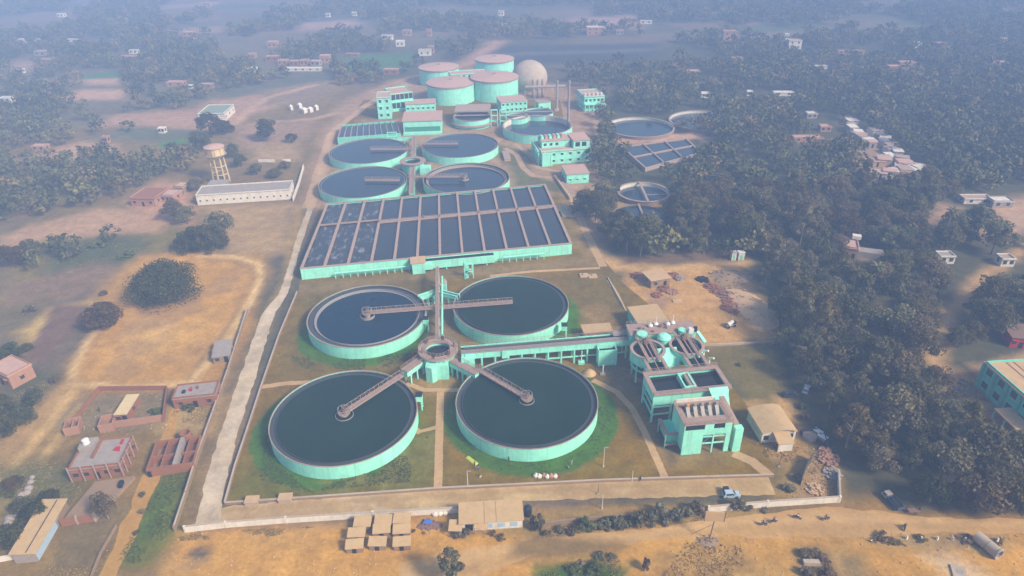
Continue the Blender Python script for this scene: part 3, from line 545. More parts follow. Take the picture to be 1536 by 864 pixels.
elevated('outlet_channel', 'short mint channel on columns leaving the deep blue tank', 'channel', G(628, 446, 4), G(653, 436, 4.4), 3.0, 4.4, 1.6, M['mint'], M['mint'], 3, rail=False)
elevated('outlet_channel', 'short mint channel on columns leaving the upper right near tank', 'channel', G(688, 445, 4), G(659, 436, 4.4), 3.0, 4.4, 1.6, M['mint'], M['mint'], 3, rail=False)
elevated('walkway', 'long pink raised walkway running from the near hub up to the aeration basin', 'walkway', G(656, 510, 5.6), G(656, 400, 5.4), 4.9, 5.3, 1.2, M['mint'], M['cope'], 7, .3, top='deck')
t = T('rising_pipe', 'thin mint pipe on posts beside the long pink raised walkway', 'pipe', (*G(663, 508, 4.5), 0))
a, b = t.P(663, 508, 4.5), t.P(663, 415, 4.5); t.part('pipe', MB().tube((*a, 4.5), (*b, 4.5), .35, 10), M['mint'])
for i in range(8):
    f = (i+.5)/8; x, y = a[0]+(b[0]-a[0])*f, a[1]+(b[1]-a[1])*f; t.part('post', MB().box(x-.15, x+.15, y-.15, y+.15, 0, 4.16), M['mint'])
# overflow box on legs at the tank sides
for (px, py, lab) in ((628, 595, 'mint downpipe box on the right side of the lower left tank'), (846, 490, 'mint downpipe box on the right side of the upper right near tank'), (638, 480, 'mint downpipe box on the right side of the deep blue tank')):
    x, y = G(px, py, H); t = T('overflow_box', lab, 'overflow box', (x, y, 0)); t.part('chute', MB().box(-.7, .9, -.9, .9, H-1.0, H+.7), M['mint']); t.part('lid', MB().box(-.8, 1.0, -1.0, 1.0, H+.703, H+.9), M['dark'])
    for s in (-.7, .7): t.part('leg', MB().box(.55, .85, s-.15, s+.15, 0, H-1.0), M['mint'])
# --- big aeration basin, a sheared rectangle of 12 x 2 cells
BH = 4.5
bq = [G(450, 403, BH), G(858, 365, BH), G(818, 276, BH), G(490, 305, BH)]
bz = T('aeration_basin', 'large rectangular basin with pinkish walls dividing it into two rows of twelve dark pools', 'aeration basin', (*bq[0], 0), math.atan2(bq[1][1]-bq[0][1], bq[1][0]-bq[0][0]))
q = [bz.L(*p) for p in bq]
def bil(u, v): return tuple(q[0][i]*(1-u)*(1-v)+q[1][i]*u*(1-v)+q[2][i]*u*v+q[3][i]*(1-u)*v for i in (0, 1))
def inv_v(px, py):
    x, y = bz.P(px, py, BH); lo, hi = -.2, 1.2
    u = (x-q[0][0])/(q[1][0]-q[0][0])
    for _ in range(40):
        m = (lo+hi)/2; lo, hi = (m, hi) if bil(u, m)[1] < y else (lo, m)
    return (lo+hi)/2
VM = [inv_v(563, 330), inv_v(829, 310.5)]; vmid = sum(VM)/2; vwalk = inv_v(490, 336)
Lx = q[1][0]; Ly = (q[2][1]+q[3][1])/2
def wallq(u0, v0, u1, v1, z0, z1, mb): return mb.prism([bil(u0, v0), bil(u1, v0), bil(u1, v1), bil(u0, v1)], z0, z1)
du = .42/Lx; dv = .42/Ly
bz.part('front_wall', wallq(0, 0, 1, dv, 0, BH-.2, MB()), M['mint']); bz.part('back_wall', wallq(0, 1-dv, 1, 1, 0, BH-.2, MB()), M['mint'])
bz.part('side_wall', wallq(0, dv, du, 1-dv, 0, BH-.2, MB()), M['mint']); bz.part('side_wall', wallq(1-du, dv, 1, 1-dv, 0, BH-.2, MB()), M['mint'])
k_ = .9/Lx
for (a, b, c, d) in ((-du*.3, -dv*.3, 1+du*.3, dv*1.7), (-du*.3, 1-dv*1.7, 1+du*.3, 1+dv*.3), (-du*.3, dv*1.7, k_, 1-dv*1.7), (1-k_, dv*1.7, 1+du*.3, 1-dv*1.7)):
    bz.part('coping', wallq(a, b, c, d, BH-.198, BH+.05, MB()), M['cope'])
wv = 1.1/Ly; U0 = 3/12
bz.part('cross_walkway', wallq(U0-k_/2, vmid-wv, 1-k_, vmid+wv*.6, BH-.6, BH+.04, MB()), M['cope'])
bz.part('cross_walkway', wallq(k_, vwalk-.45*wv, U0-k_/2-.0005, vwalk+.25*wv, BH-.4, BH+.035, MB()), M['deck'])
for i in range(1, 12):
    u = i/12
    for (v0, v1) in ((dv*1.72, (vmid-wv if i >= 3 else vwalk-.45*wv)), ((vmid+wv*.6 if i >= 3 else vwalk+.25*wv), 1-dv*1.72)):
        bz.part('dividing_wall', wallq(u-k_*.5, v0+.0008, u+k_*.5, v1-.0008, 0, BH+.03, MB()), M['cope'])
for i in range(12):
    for (v0, v1) in ((dv*1.1, (vmid-wv if i >= 3 else vwalk-.45*wv)), ((vmid+wv*.6 if i >= 3 else vwalk+.25*wv), 1-dv*1.1)):
        wt = bz.part('water', MB().poly([(*bil(a, b), BH-.75) for a, b in ((i/12+.003, v0), ((i+1)/12-.003, v0), ((i+1)/12-.003, v1), (i/12+.003, v1))]), M['w_foam'] if i < 3 else M['w_slate'])
        if i < 3 and v0 < .1: wt['label'] = 'dark churning water streaked with white foam'
for i in (3, 5.2, 6, 8, 9, 10, 11):
    x, y = bil(i/12, vmid-.6*wv); bz.part('valve_stand', MB().box(x-.35, x+.35, y-.3, y+.3, BH+.04, BH+.75).tube((x, y, BH+.75), (x, y, BH+1.5), .12, 8), M['rust'])
bz.part('walkway_railing', rail_path([(*bil(U0, vmid-wv), BH+.04), (*bil(.995, vmid-wv), BH+.04)], step=3), M['cope'])
# outlet trough hung on the front, its deeper box, and the tall box below the walkway
x0, x1 = Lx*.40, Lx*.70
bz.part('outlet_trough', MB().box(x0, x1, -2.6, -.01, BH-3.6, BH-.6).xf(lambda x,y,z: (x, y, z)), M['mint'])
bz.part('outlet_water', MB().box(x0+.3, x1-.3, -2.3, -.35, BH-.598, BH-.55), M['w_black'])
bz.part('outlet_box', MB().box(Lx*.395, Lx*.44, -4.0, -.02, 0, BH-.3).box(Lx*.44+.01, Lx*.47, -3.6, -2.62, BH-3.4, BH-1.2), M['mint'])
bz.part('outlet_slab', MB().box(Lx*.39, Lx*.445, -4.2, .6, BH-.296, BH+.25), M['sandroof'])
for xx in (.43, .52, .60, .67): bz.part('column', MB().box(Lx*xx-.2, Lx*xx+.2, -2.4, -2.0, 0, BH-3.6), M['mint'])
for (u0, u1, lab) in ((.12, .385, 'slim mint drain pipe along the front of the aeration basin, left of the outlet box'), (.73, .89, 'slim mint drain pipe along the front of the aeration basin, right of the stair frame')):
    p0 = Vector((*bq[0], 0)).lerp(Vector((*bq[1], 0)), u0); p1 = Vector((*bq[0], 0)).lerp(Vector((*bq[1], 0)), u1); L_ = (p1-p0).length
    t = T('drain_pipe', lab, 'pipe', (p0.x, p0.y, 0), bz.rot); t.part('pipe', MB().tube((0, -1.6, 2.2), (L_, -1.6, 2.2), .3, 8), M['mint'])
    for i in range(int(L_/2.6)+1): t.part('post', MB().box(i*2.6-.14, i*2.6+.14, -1.75, -1.45, 0, 1.92), M['mint'])
# stair frame in front of the basin
x, y = G(704, 418); t = T('stair_tower', 'open mint steel stair frame against the front of the aeration basin', 'stair', (x, y, 0), bz.rot)
for sx in (-1.5, 1.5):
    for sy in (0, 3.0): t.part('post', MB().box(sx-.13, sx+.13, sy-.13, sy+.13, 0, BH+1.2), M['mint'])
for k, z in enumerate((1.6, 3.4, 5.0)): t.part('landing', MB().box(-1.35, 1.35, 0.15 if k % 2 else 2.0, 1.0 if k % 2 else 2.85, z-.12, z), M['mint'])
for z0_, z1_, ya, yb in ((0, 1.6, .2, 2.3), (1.6, 3.4, 2.3, .6), (3.4, 5.0, .6, 2.4)): t.part('flight', MB().bar((-.6, ya, z0_+.1), (-.6, yb, z1_-.05), 1.0, .14), M['mintd'])
t.part('bracing', MB().bar((-1.5, -.15, .1), (1.5, -.15, 3.0), .12, .12).bar((1.5, -.15, 3.0), (-1.5, -.15, 5.8), .12, .12).box(-1.5, 1.5, -.2, -.08, 5.9, 6.05), M['mint'])
# pump cabinet beside the walkway
x, y = G(667, 437); t = T('pump_cabinet', 'small mint valve cabinet beside the top of the long pink walkway', 'cabinet', (x, y, 0)); t.part('body', MB().box(-.8, .8, -.8, .8, 0, 3.6), M['mint']); t.part('hood', MB().lathe([(0, 4.9), (.6, 4.7), (1.1, 3.62), (0, 3.62)], 14), M['greyw']); t.part('valve', MB().tube((-1.6, -.4, 3.0), (-.82, -.4, 3.0), .3, 10), M['white'])
# --- long aqueduct from the hub to the inlet works
A, B = G(692, 532, 5.2), G(948, 503, 7.0); d = Vector((B[0]-A[0], B[1]-A[1], 0)); L_ = d.length
t = T('aqueduct', 'long mint channel on columns between the near hub and the inlet works', 'aqueduct', (A[0], A[1], 0), math.atan2(d.y, d.x))
zt = 6.6
t.part('trough', MB().box(0, L_, -1.6, -1.3, zt-2.0, zt).box(0, L_, 1.9, 2.2, zt-2.0, zt).box(0, L_, -1.298, 1.898, zt-2.0, zt-1.7), M['mint'])
t.part('water', MB().box(.02, L_-.02, .25, 1.89, zt-1.69, zt-.35), M['w_black']); t.part('side_walk', MB().box(0, L_, -1.75, .2, zt+.003, zt+.16), M['steel'])
t.part('feed_pipe', MB().tube((1.0, .0, zt+.55), (L_*.72, .0, zt+.55), .38, 10), M['pipe'])
t.part('railing', railing((0, -1.65, zt+.16), (L_, -1.65, zt+.16), step=2.5), M['cope']); t.part('railing', railing((0, 2.1, zt), (L_, 2.1, zt), step=2.5), M['cope'])
for i in range(13):
    x = L_*(i+.5)/13
    for y in (-1.3, 1.9): t.part('column', MB().box(x-.22, x+.22, y-.22, y+.22, 0, zt-2.0), M['mint'])
for i in range(7, 13): t.part('tie_beam', MB().box(L_*(i-.5)/13+.23, L_*(i+.5)/13-.23, -1.45, -1.15, 2.0, 2.35), M['mint'])
for x in (.23, .02): t.part('pilaster', MB().box(L_*x, L_*x+1.6, -1.95, -1.602, zt-2.5, zt-.05), M['mint'])
t.part('end_box', MB().box(-.2, 3.6, -3.2, -1.603, 1.6, zt-1.0), M['mint'])
# flow-meter tower standing in front of the aqueduct
x, y = G(897, 551); t = T('gauge_tower', 'tall mint box with a dark open top standing in front of the aqueduct', 'gauge chamber', (x, y, 0), math.atan2(d.y, d.x))
t.part('wall', MB().box(0, 5.4, 0, .3, .4, zt-1).box(0, 5.4, 2.3, 2.6, .4, zt-.6).box(0, .3, .302, 2.298, .4, zt-1).box(5.1, 5.4, .302, 2.298, .4, zt-1), M['mint']); t.part('top_opening', MB().box(.31, 5.09, .31, 2.29, zt-2.2, zt-1.8), M['dark'])
for px_ in (.2, 5.0): t.part('leg', MB().box(px_, px_+.25, .1, .35, 0, .4), M['mint'])
x, y = G(872, 545); t = T('tap_stand', 'white pipe stand on a small block left of the gauge chamber', 'pipe stand', (x, y, 0)); t.part('block', MB().box(-.9, .9, -.7, .7, 0, .8), M['mint']); t.part('pipe', MB().tube((0,0,.8), (0,0,4.4), .16, 8), M['whitep'])
x, y = G(904, 562); t = T('tap_stand', 'white dripping pipe stand at the foot of the gauge chamber', 'pipe stand', (x, y, 0)); t.part('block', MB().box(-.7, .7, -.5, .5, 0, .5), M['conc']); t.part('pipe', MB().tube((0,0,.5), (0,0,3.2), .16, 8), M['whitep'])
x, y = G(884, 560); t = T('sand_heap', 'orange sand heap with rubble under the aqueduct beside the curved path', 'sand heap', (x, y, 0)); t.part('mound', MB().lathe([(2.0,0),(1.4,.6),(.7,1.1),(0,1.3)], 12), M['sandroof'])
# ================================================================= INLET WORKS, far half of the plant
def building(name, label, cat, A, B, depth, h, wall, roof, zpx=0.0, floors=1, nwin=3, win=(1.1, 1.2), swin=1, flat=True, over=.35, door=True, group=None, sunshade=True, bothsides=True, winmat=None, xtra=None):
    """walls, roof slab with a low parapet, windows with sunshades and a door. A, B: photo pixels of the front corners at height zpx"""
    a, b = G(*A, zpx), G(*B, zpx); L_ = math.hypot(b[0]-a[0], b[1]-a[1]); t = T(name, label, cat, (*a, 0), math.atan2(b[1]-a[1], b[0]-a[0]), group)
    t.w, t.d, t.h = L_, depth, h
    t.part('wall', MB().box(0, L_, 0, depth, 0, h), wall)
    rf = t.part('roof', MB().box(-over, L_+over, -over, depth+over, h+.003, h+.22), roof)
    if flat:
        p = .45; mb = MB(); x0, x1, y0, y1 = -.02, L_+.02, -.02, depth+.02
        mb.box(x0, x1, y0, y0+.22, h+.223, h+p+.2).box(x0, x1, y1-.22, y1, h+.223, h+p+.2).box(x0, x0+.22, y0+.221, y1-.221, h+.223, h+p+.2).box(x1-.22, x1, y0+.221, y1-.221, h+.223, h+p+.2)
        t.part('parapet', mb, wall, rf)
    fh = h/floors; wm = winmat or M['glass']
    def opening(x, z, side):
        w2 = win[0]/2
        fr = MB().box(-w2-.1, w2+.1, -.05, -.003, -.1, win[1]+.1); pn = MB().box(-w2, w2, -.075, -.052, 0, win[1]); sh = MB().box(-w2-.25, w2+.25, -.55, -.003, win[1]+.14, win[1]+.24)
        def put(p):
            if side == 'f': return (x+p[0], p[1], z+p[2])
            if side == 'r': return (L_-p[1], x+p[0], z+p[2])
            return (p[1], x-p[0], z+p[2])
        w_ = t.part('window', pn.xf(lambda *p: put(p)), wm); t.part('frame', fr.xf(lambda *p: put(p)), wall, w_)
        if sunshade: t.part('sunshade', sh.xf(lambda *p: put(p)), wall, w_)
    for fl in range(floors):
        z = fl*fh+fh*.38
        for i in range(nwin):
            x = L_*(i+.5)/nwin
            if door and fl == 0 and i == nwin//2: t.part('door', MB().box(x-.55, x+.55, -.06, -.003, 0.02, 2.1), M['dark']); continue
            opening(x, z, 'f')
        for i in range(swin):
            opening(depth*(i+.5)/swin, z, 'l')
            if bothsides: opening(depth*(i+.5)/swin, z, 'r')
    return t
# --- screen building at the front of the inlet works (tall, open-topped deck with a row of screens)
a, b = G(1021, 683), G(1091, 676.5); rot = math.atan2(b[1]-a[1], b[0]-a[0]); Ls = math.hypot(b[0]-a[0], b[1]-a[1])
t = T('screen_house', 'tall mint inlet building with dark slots and a row of screens on its roof', 'screen house', (*a, 0), rot); Hs = 9.4; D = 8.2
sc = t
t.part('pier', MB().box(0, Ls*.42, 0, .35, 0, Hs-3.6), M['mint']); t.part('pier', MB().box(Ls*.9, Ls, 0, .5, 0, Hs-3.6), M['mint'])
t.part('front_wall', MB().box(0, Ls, 0.003, .35, Hs-3.597, Hs-1.9).box(0, .25, .003, .35, Hs-1.897, Hs-.2).box(Ls*.43, Ls*.62, .003, .35, Hs-1.897, Hs-.2).box(Ls*.85, Ls, .003, .35, Hs-1.897, Hs-.2), M['mint'])
t.part('slot', MB().box(.26, Ls*.43-.01, .25, .5, Hs-1.89, Hs-.21), M['dark']); t.part('slot', MB().box(Ls*.62+.01, Ls*.85-.01, .25, .5, Hs-1.89, Hs-.21), M['dark'])
t.part('side_wall', MB().box(0, .3, .36, D, 1.2, Hs-.2), M['mint']); t.part('side_wall', MB().box(Ls-.3, Ls, .51, D, 3.0, Hs-.2), M['mint'])
t.part('column', MB().box(Ls*.63, Ls*.63+.35, .05, .4, 0, Hs-3.6), M['mint']); t.part('tie_beam', MB().box(Ls*.43, Ls*.895, .06, .36, 2.9, 3.2), M['mint']); t.part('tie_beam', MB().box(Ls*.43, Ls*.895, .06, .36, Hs-4.4, Hs-4.15), M['mint'])
t.part('stair', MB().box(Ls*.5, Ls*.6, .5, 3.0, Hs-4.6, Hs-4.4).bar((Ls*.46, 1.0, 2.9), (Ls*.62, 1.0, Hs-4.4), .9, .15), M['steel']); t.part('louver', MB().box(Ls*.45, Ls*.58, 1.6, 1.7, 2.9, Hs-3.7), M['teal']); t.part('louver', MB().box(Ls*.66, Ls*.8, -.04, 0, Hs-3.4, Hs-3.1), M['teal'])
t.part('deck', MB().box(-.15, Ls+.15, -.1, 2.6, Hs-.198, Hs).box(-.15, Ls+.15, 6.9, D, Hs-.198, Hs).box(-.15, 1.3, 2.603, 6.897, Hs-.198, Hs).box(Ls-1.0, Ls+.15, 2.603, 6.897, Hs-.198, Hs), M['deck'])
t.part('channel_floor', MB().box(1.3, Ls-1.0, 2.6, 6.9, Hs-2.4, Hs-2.2), M['sandroof'])
for i in range(5):
    x = 2.0+(Ls-3.4)*i/4.6
    s = t.part('bar_screen', MB().bar((x+.4, 3.0, Hs-1.9), (x+.4, 5.6, Hs+.8), .9, .3).box(x-.1, x+.9, 5.4, 6.3, Hs-.6, Hs+1.2), M['steel']); t.part('drive_motor', MB().box(x+.1, x+.7, 5.2, 5.7, Hs+1.203, Hs+1.7), M['orange'] if i == 0 else M['cope'], s)
t.part('railing', rail_path([(0, -.05, Hs), (Ls, -.05, Hs), (Ls, D, Hs)], step=1.5), M['cope']); t.part('railing', rail_path([(0, -.05, Hs), (0, D, Hs)], step=1.5), M['cope'])
t.part('back_upstand', MB().box(.5, Ls*.85, D+.05, D+.4, Hs-.2, Hs+.9), M['white'])
t.part('side_tower', MB().box(Ls+.9, Ls+2.9, -.4, 1.2, 0, 7.2), M['mint']); t.part('side_ramp', MB().bar((Ls+1.6, 1.0, 7.4), (Ls-.2+.8, 9.0, 9.6), 1.4, .25), M['deck'])
t.part('side_screen', MB().hexa([(Ls+.35, 8.1, 5.0), (Ls+3.3, 8.1, 5.0), (Ls+3.3, 8.4, 5.0), (Ls+.35, 8.4, 5.0)], [(Ls-1.6, 12.0, 10.0), (Ls+3.4, 12.0, 10.0), (Ls+3.4, 12.3, 10.0), (Ls-1.6, 12.3, 10.0)]), M['mint'])
# side balcony on the left
t.part('balcony', MB().box(-3.4, -.02, 3.0, 3.7, 3.9, 4.2).box(-3.4, -2.4, 3.703, 9.0, 3.9, 4.2).box(-3.4, -.02, 2.4, 2.997, 1.3, 1.5), M['deck']); t.part('balcony_wall', MB().box(-2.38, -.01, 3.71, 9, .8, 3.6), M['teal'])
for y in (3.2, 8.7): t.part('balcony_post', MB().box(-3.2, -2.95, y-.12, y+.12, 0, 3.9), M['mint'])
# --- long screen basin behind it, on columns
Zb = 9.6
a, b = G(981, 590, Zb), G(1095, 578.5, Zb); rot2 = math.atan2(b[1]-a[1], b[0]-a[0]); Lb = math.hypot(b[0]-a[0], b[1]-a[1]); Db = 8.4
t = T('screen_basin', 'raised oblong basin on mint columns with two dark pools and a mint box between', 'basin', (*a, 0), rot2); sb_ = t
t.part('basin_wall', MB().box(0, Lb, 0, .3, Zb-4.0, Zb-.2).box(0, Lb, Db-.3, Db, Zb-3.2, Zb-.2).box(0, .3, .302, Db-.302, Zb-3.2, Zb-.2).box(Lb-.3, Lb, .302, Db-.302, Zb-3.2, Zb-.2).box(Lb*.52, Lb*.57, .302, Db-.302, Zb-3.2, Zb-.2), M['mint'])
t.part('basin_floor', MB().box(.301, Lb-.301, .303, Db-.303, Zb-3.2, Zb-3.0), M['mintd'])
t.part('coping', MB().box(-.3, Lb+.3, -.9, .7, Zb-.198, Zb).box(-.3, Lb+.3, Db-.9, Db+.5, Zb-.198, Zb).box(-.3, .9, .703, Db-.903, Zb-.198, Zb).box(Lb-.9, Lb+.3, .703, Db-.903, Zb-.198, Zb).box(Lb*.5, Lb*.59, .703, Db-.903, Zb-.198, Zb), M['deck'])
t.part('water', MB().box(.31, Lb*.52-.01, .31, Db-.31, Zb-2.99, Zb-1.4), M['w_black']); t.part('water', MB().box(Lb*.57+.01, Lb-.31, .31, Db-.31, Zb-2.99, Zb-1.4), M['w_black'])
t.part('hopper_box', MB().box(Lb*.42, Lb*.44, 1.0, 6.8, Zb-1.6, Zb+.25).box(Lb*.55, Lb*.57, 1.0, 6.8, Zb-1.6, Zb+.25).box(Lb*.4405, Lb*.5495, 6.5, 6.8, Zb-1.6, Zb+.25).box(Lb*.4405, Lb*.5495, 1.0, 1.3, Zb-1.6, Zb+.25).box(Lb*.4405, Lb*.5495, 1.31, 6.49, Zb-1.6, Zb-1.4), M['mint'])
for i in range(5):
    x = .2+(Lb-.4)*i/4
    for y in (.35, Db-.35):
        if i == 2 and y < 1: continue
        t.part('column', MB().box(x-.22, x+.22, y-.22, y+.22, 0, Zb-4.0 if y < 1 else Zb-3.2), M['mint'])
for z in (2.2, 4.6): t.part('tie_beam', MB().box(-.02, .38, .58, Db-.58, z, z+.35).box(.43, Lb*.24, .2, .5, z, z+.35), M['mint'])
t.part('railing', rail_path([(0, -.6, Zb), (Lb, -.6, Zb)], step=1.6), M['cope']); t.part('railing', rail_path([(0, Db+.2, Zb), (Lb, Db+.2, Zb)], step=1.6), M['cope'])
# --- two vortex grit chambers on columns
def grit(px, py, label):
    x, y = G(px, py, 9.6); t = T('grit_chamber', label, 'grit chamber', (x, y, 0), rot2, 'round grit chambers of the inlet works'); R = 4.6
    t.part('bowl', MB().lathe([(R-.3, 9.4), (R, 9.4), (R, 6.2), (1.6, 3.6), (1.2, 3.6), (R-.4, 6.4)], 36), M['mint'])
    t.part('water', MB().disk(R-.29, 8.4, 36), M['w_black'])
    for i in range(6):
        a = 2*PI*(i+.5)/6; c, s = R*.86*math.cos(a), R*.86*math.sin(a); t.part('column', MB().box(c-.2, c+.2, s-.2, s+.2, 0, 6.1), M['mint'])
    t.part('ring_beam', MB().ring(R-.7, R-.2, 4.2, 4.6, 28), M['mint'])
    t.part('rim', MB().ring(R-.55, R+.25, 9.403, 9.58, 36), M['cope'])
    t.part('walkway', MB().box(-1.9, -1.0, -R-1.2, R+1.2, 9.6, 9.8).box(1.0, 1.9, -R-1.2, R+1.2, 9.6, 9.8).box(-.14, .14, -R-.8, R+.8, 9.6, 9.8), M['deck'])
    t.part('railing', rail_path([(-1.9, -R-1.2, 9.8), (-1.9, R+1.2, 9.8)], step=1.5), M['cope']); t.part('railing', rail_path([(1.9, -R-1.2, 9.8), (1.9, R+1.2, 9.8)], step=1.5), M['cope'])
    t.part('gearbox', MB().box(-.6, .6, 1.8, 3.2, 9.803, 10.9).tube((0, 2.5, 10.9), (0, 2.5, 11.6), .35, 10), M['rust'])
    # square channel towards the screen basin
    t.part('feed_channel', MB().box(-2.5, -2.2, -R-5.2, -R+.1, 7.2, 9.4).box(2.2, 2.5, -R-5.2, -R+.1, 7.2, 9.4).box(-2.19, 2.19, -R-5.2, -R-.2, 7.2, 7.5), M['mint']); t.part('channel_water', MB().box(-2.18, 2.18, -R-5.1, -R-.2, 7.51, 8.4), M['w_black'])
    t.part('channel_coping', MB().box(-2.8, -1.9, -R-5.2, -R+.1, 9.403, 9.57).box(1.9, 2.8, -R-5.2, -R+.1, 9.403, 9.57).box(-.12, .12, -R-5.2, -R+.1, 9.403, 9.57), M['deck'])
    for sx in (-2.3, 2.3): t.part('column', MB().box(sx-.2, sx+.2, -R-3.0, -R-2.6, 0, 7.2), M['mint'])
grit(972, 523, 'mint round grit chamber nearer the aqueduct, with walkways across its top'); grit(1030, 517, 'mint round grit chamber nearer the sandy brick yard, with walkways across its top')
x, y = G(1003, 545, 6); t = T('grit_hopper', 'sloping mint hopper wedged between the two round grit chambers', 'hopper', (x, y, 0), rot2)
t.part('chute', MB().hexa([(-2.4, -2.5, 3.4), (2.4, -2.5, 3.4), (2.6, 2.4, 5.4), (-2.6, 2.4, 5.4)], [(-2.4, -2.2, 6.6), (2.4, -2.2, 6.6), (2.8, 2.6, 9.4), (-2.8, 2.6, 9.4)]), M['mint'])
for sx in (-2, 2): t.part('leg', MB().box(sx-.18, sx+.18, -2.2, -1.8, 0, 3.38), M['mint'])
# --- receiving chamber and its deck, drums and pumps behind
a, b = G(948, 505, 9.4), G(1046, 499, 9.4); rr = math.atan2(b[1]-a[1], b[0]-a[0]); Lr = math.hypot(b[0]-a[0], b[1]-a[1])
t = T('receiving_chamber', 'raised pinkish deck on mint columns behind the two grit chambers', 'chamber', (*a, 0), rr)
t.part('chamber_wall', MB().box(0, Lr, 1.0, 6.2, 5.0, 9.2), M['mint']); t.part('deck', MB().box(-.3, Lr+.3, .7, 6.5, 9.203, 9.4), M['deck'])
for i in range(5):
    for y in (1.4, 5.8): xx = .4+(Lr-.8)*i/4; t.part('column', MB().box(xx-.25, xx+.25, y-.25, y+.25, 0, 5.0), M['mint'])
t.part('railing', rail_path([(-.2, 6.4, 9.4), (Lr+.2, 6.4, 9.4)], step=1.6), M['steel'])
for i, (xx, yy) in enumerate(((6.4, 4.4), (8.2, 5.0), (11.6, 4.6), (13.2, 5.2))): t.part('valve', MB().lathe([(0, 10.4), (.5, 10.3), (.75, 9.9), (.5, 9.403), (0, 9.403)], 12, xx, yy).tube((xx, yy, 10.3), (xx, yy, 12.4 if i in (1, 3) else 11.0), .1, 6), M['whitep'])
for i in range(10): xx, yy = 2+i*1.5+random.uniform(-.4, .4), random.uniform(1.4, 5.5); t.part('fitting', MB().box(xx-.3, xx+.3, yy-.25, yy+.25, 9.403, 9.403+random.uniform(.4, 1.0)), M['rust'] if i % 2 else M['cope'])
def drum(px, py, r, h, label, dome=True):
    x, y = G(px, py, 9.4); t = T('surge_drum', label, 'drum', (x, y, 0), 0); t.part('shell', MB().lathe([(0, 8.2), (r, 8.2), (r, 9.4+h), (r*.75, 9.4+h+(.6 if dome else .08)), (0, 9.4+h+(.9 if dome else .1))], 24), M['mint'] if dome else M['mint'], smooth=False)
    t.part('column', MB().tube((0,0,0), (0,0,8.2), .5, 10), M['mint']); t.part('rim', MB().ring(r-.08, r+.12, 9.4+h-.25, 9.4+h, 24), M['mintd'])
drum(963, 504, 1.5, .9, 'small flat-topped mint drum at the aqueduct end of the inlet works', False); drum(996, 508, 1.9, .6, 'larger domed mint drum between the two grit chambers'); drum(1023, 498, 1.1, .9, 'small mint drum at the right end of the pinkish deck', False)
x, y = G(1036, 500, 9.4); t = T('control_cabinet', 'white control cabinet with a dark hood at the right end of the deck', 'cabinet', (x, y, 0)); t.part('body', MB().box(-.7, .7, -.5, .5, 9.42, 11.2), M['whitep']); t.part('hood', MB().box(.72, 1.6, -.4, .4, 10.2, 11.6), M['dark']); t.part('column', MB().box(-.4, .4, -.3, .3, 0, 9.4), M['mint']); t.part('chute', MB().bar((1.6, -.6, 10.4), (3.4, -3.2, 8.4), 1.0, .5), M['mint'])
for (px, py, la) in ((1056, 527, 'white elbow pipe on the right flank of the inlet works, upper one'), (1064, 538, 'white elbow pipe on the right flank of the inlet works, lower one')):
    x, y = G(px, py, 8.0); t = T('vent_pipe', la, 'pipe', (x, y, 0)); t.part('pipe', MB().tube((0,0,0), (0,0,8.2), .3, 10).tube((0,0,8.2), (.9,-.9,8.8), .3, 10), M['whitep'])
# mint building with tan roof behind, boxes by the aqueduct
building('store_building', 'mint building with a plain tan roof behind the inlet works', 'building', (958, 486), (1001, 481), 9.5, 4.0, M['mintd'], M['tan'], zpx=4.0, nwin=2, swin=1, flat=False, door=False)
building('switch_room', 'low tan-roofed block behind the aqueduct', 'building', (877, 500), (918, 497), 4.2, 2.8, M['pinkw'], M['tan'], zpx=2.8, nwin=2, swin=1, flat=False)
t = T('pipe_gantry', 'dark pipe gantry with pinkish rails where the aqueduct meets the deck', 'gantry', (*G(920, 504, 7), 0), rr); t.part('deck', MB().box(0, 6.5, 0, 2.6, 6.9, 7.2), M['greyw']); t.part('railing', rail_path([(0,0,7.2), (6.5,0,7.2)]), M['cope']); t.part('railing', rail_path([(0,2.6,7.2), (6.5,2.6,7.2)]), M['cope'])
for xx in (.3, 6.2): t.part('post', MB().box(xx-.2, xx+.2, 1.1, 1.5, 0, 6.9), M['mint'])
# ---------------------------------------------------------------- FAR HALF
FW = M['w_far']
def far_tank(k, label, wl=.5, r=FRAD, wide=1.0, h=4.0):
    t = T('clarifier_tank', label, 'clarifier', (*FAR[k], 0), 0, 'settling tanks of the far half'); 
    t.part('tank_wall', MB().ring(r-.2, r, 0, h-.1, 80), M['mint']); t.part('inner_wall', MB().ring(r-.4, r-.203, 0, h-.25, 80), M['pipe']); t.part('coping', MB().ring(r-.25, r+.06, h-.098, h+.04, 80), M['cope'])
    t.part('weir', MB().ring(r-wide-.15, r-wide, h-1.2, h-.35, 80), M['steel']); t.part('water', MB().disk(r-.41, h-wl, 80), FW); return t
FAR.update(FL=(-72.6,341.4), FR=(-26.0,348.0), NL=(-67.6,297.9), NR=(-20.3,300.5))
far_tank('NL', 'far round tank right behind the left end of the aeration basin'); far_tank('FL', 'far round tank in front of the small slatted basin'); far_tank('FR', 'far round tank in front of the low tiered round tank')
t = far_tank('NR', 'half-empty far round tank with pale inner ledge, right of the raised channel', 1.6, wide=1.4); t.part('ledge', MB().ring(FRAD-2.4, FRAD-1.2, 2.5, 2.9, 80), M['cope'])
for (k, px, lab) in (('NL', 616, 'slim bridge over the far tank behind the aeration basin, left side'), ('FL', 619, 'slim bridge over the far tank in front of the slatted basin'), ('FR', 623, 'slim bridge over the far tank by the tiered round tank'), ('NR', 626, 'slim bridge over the half-empty far tank')):
    cx, cy_ = FAR[k]; bx = -50+(px-618)*.35
    bridge(lab, (bx, cy_+(-1 if 'L' in k else 1)), (cx+(1 if 'L' in k else -1), cy_), 4.6, 1.8, 2.2 if k == 'NR' else None)
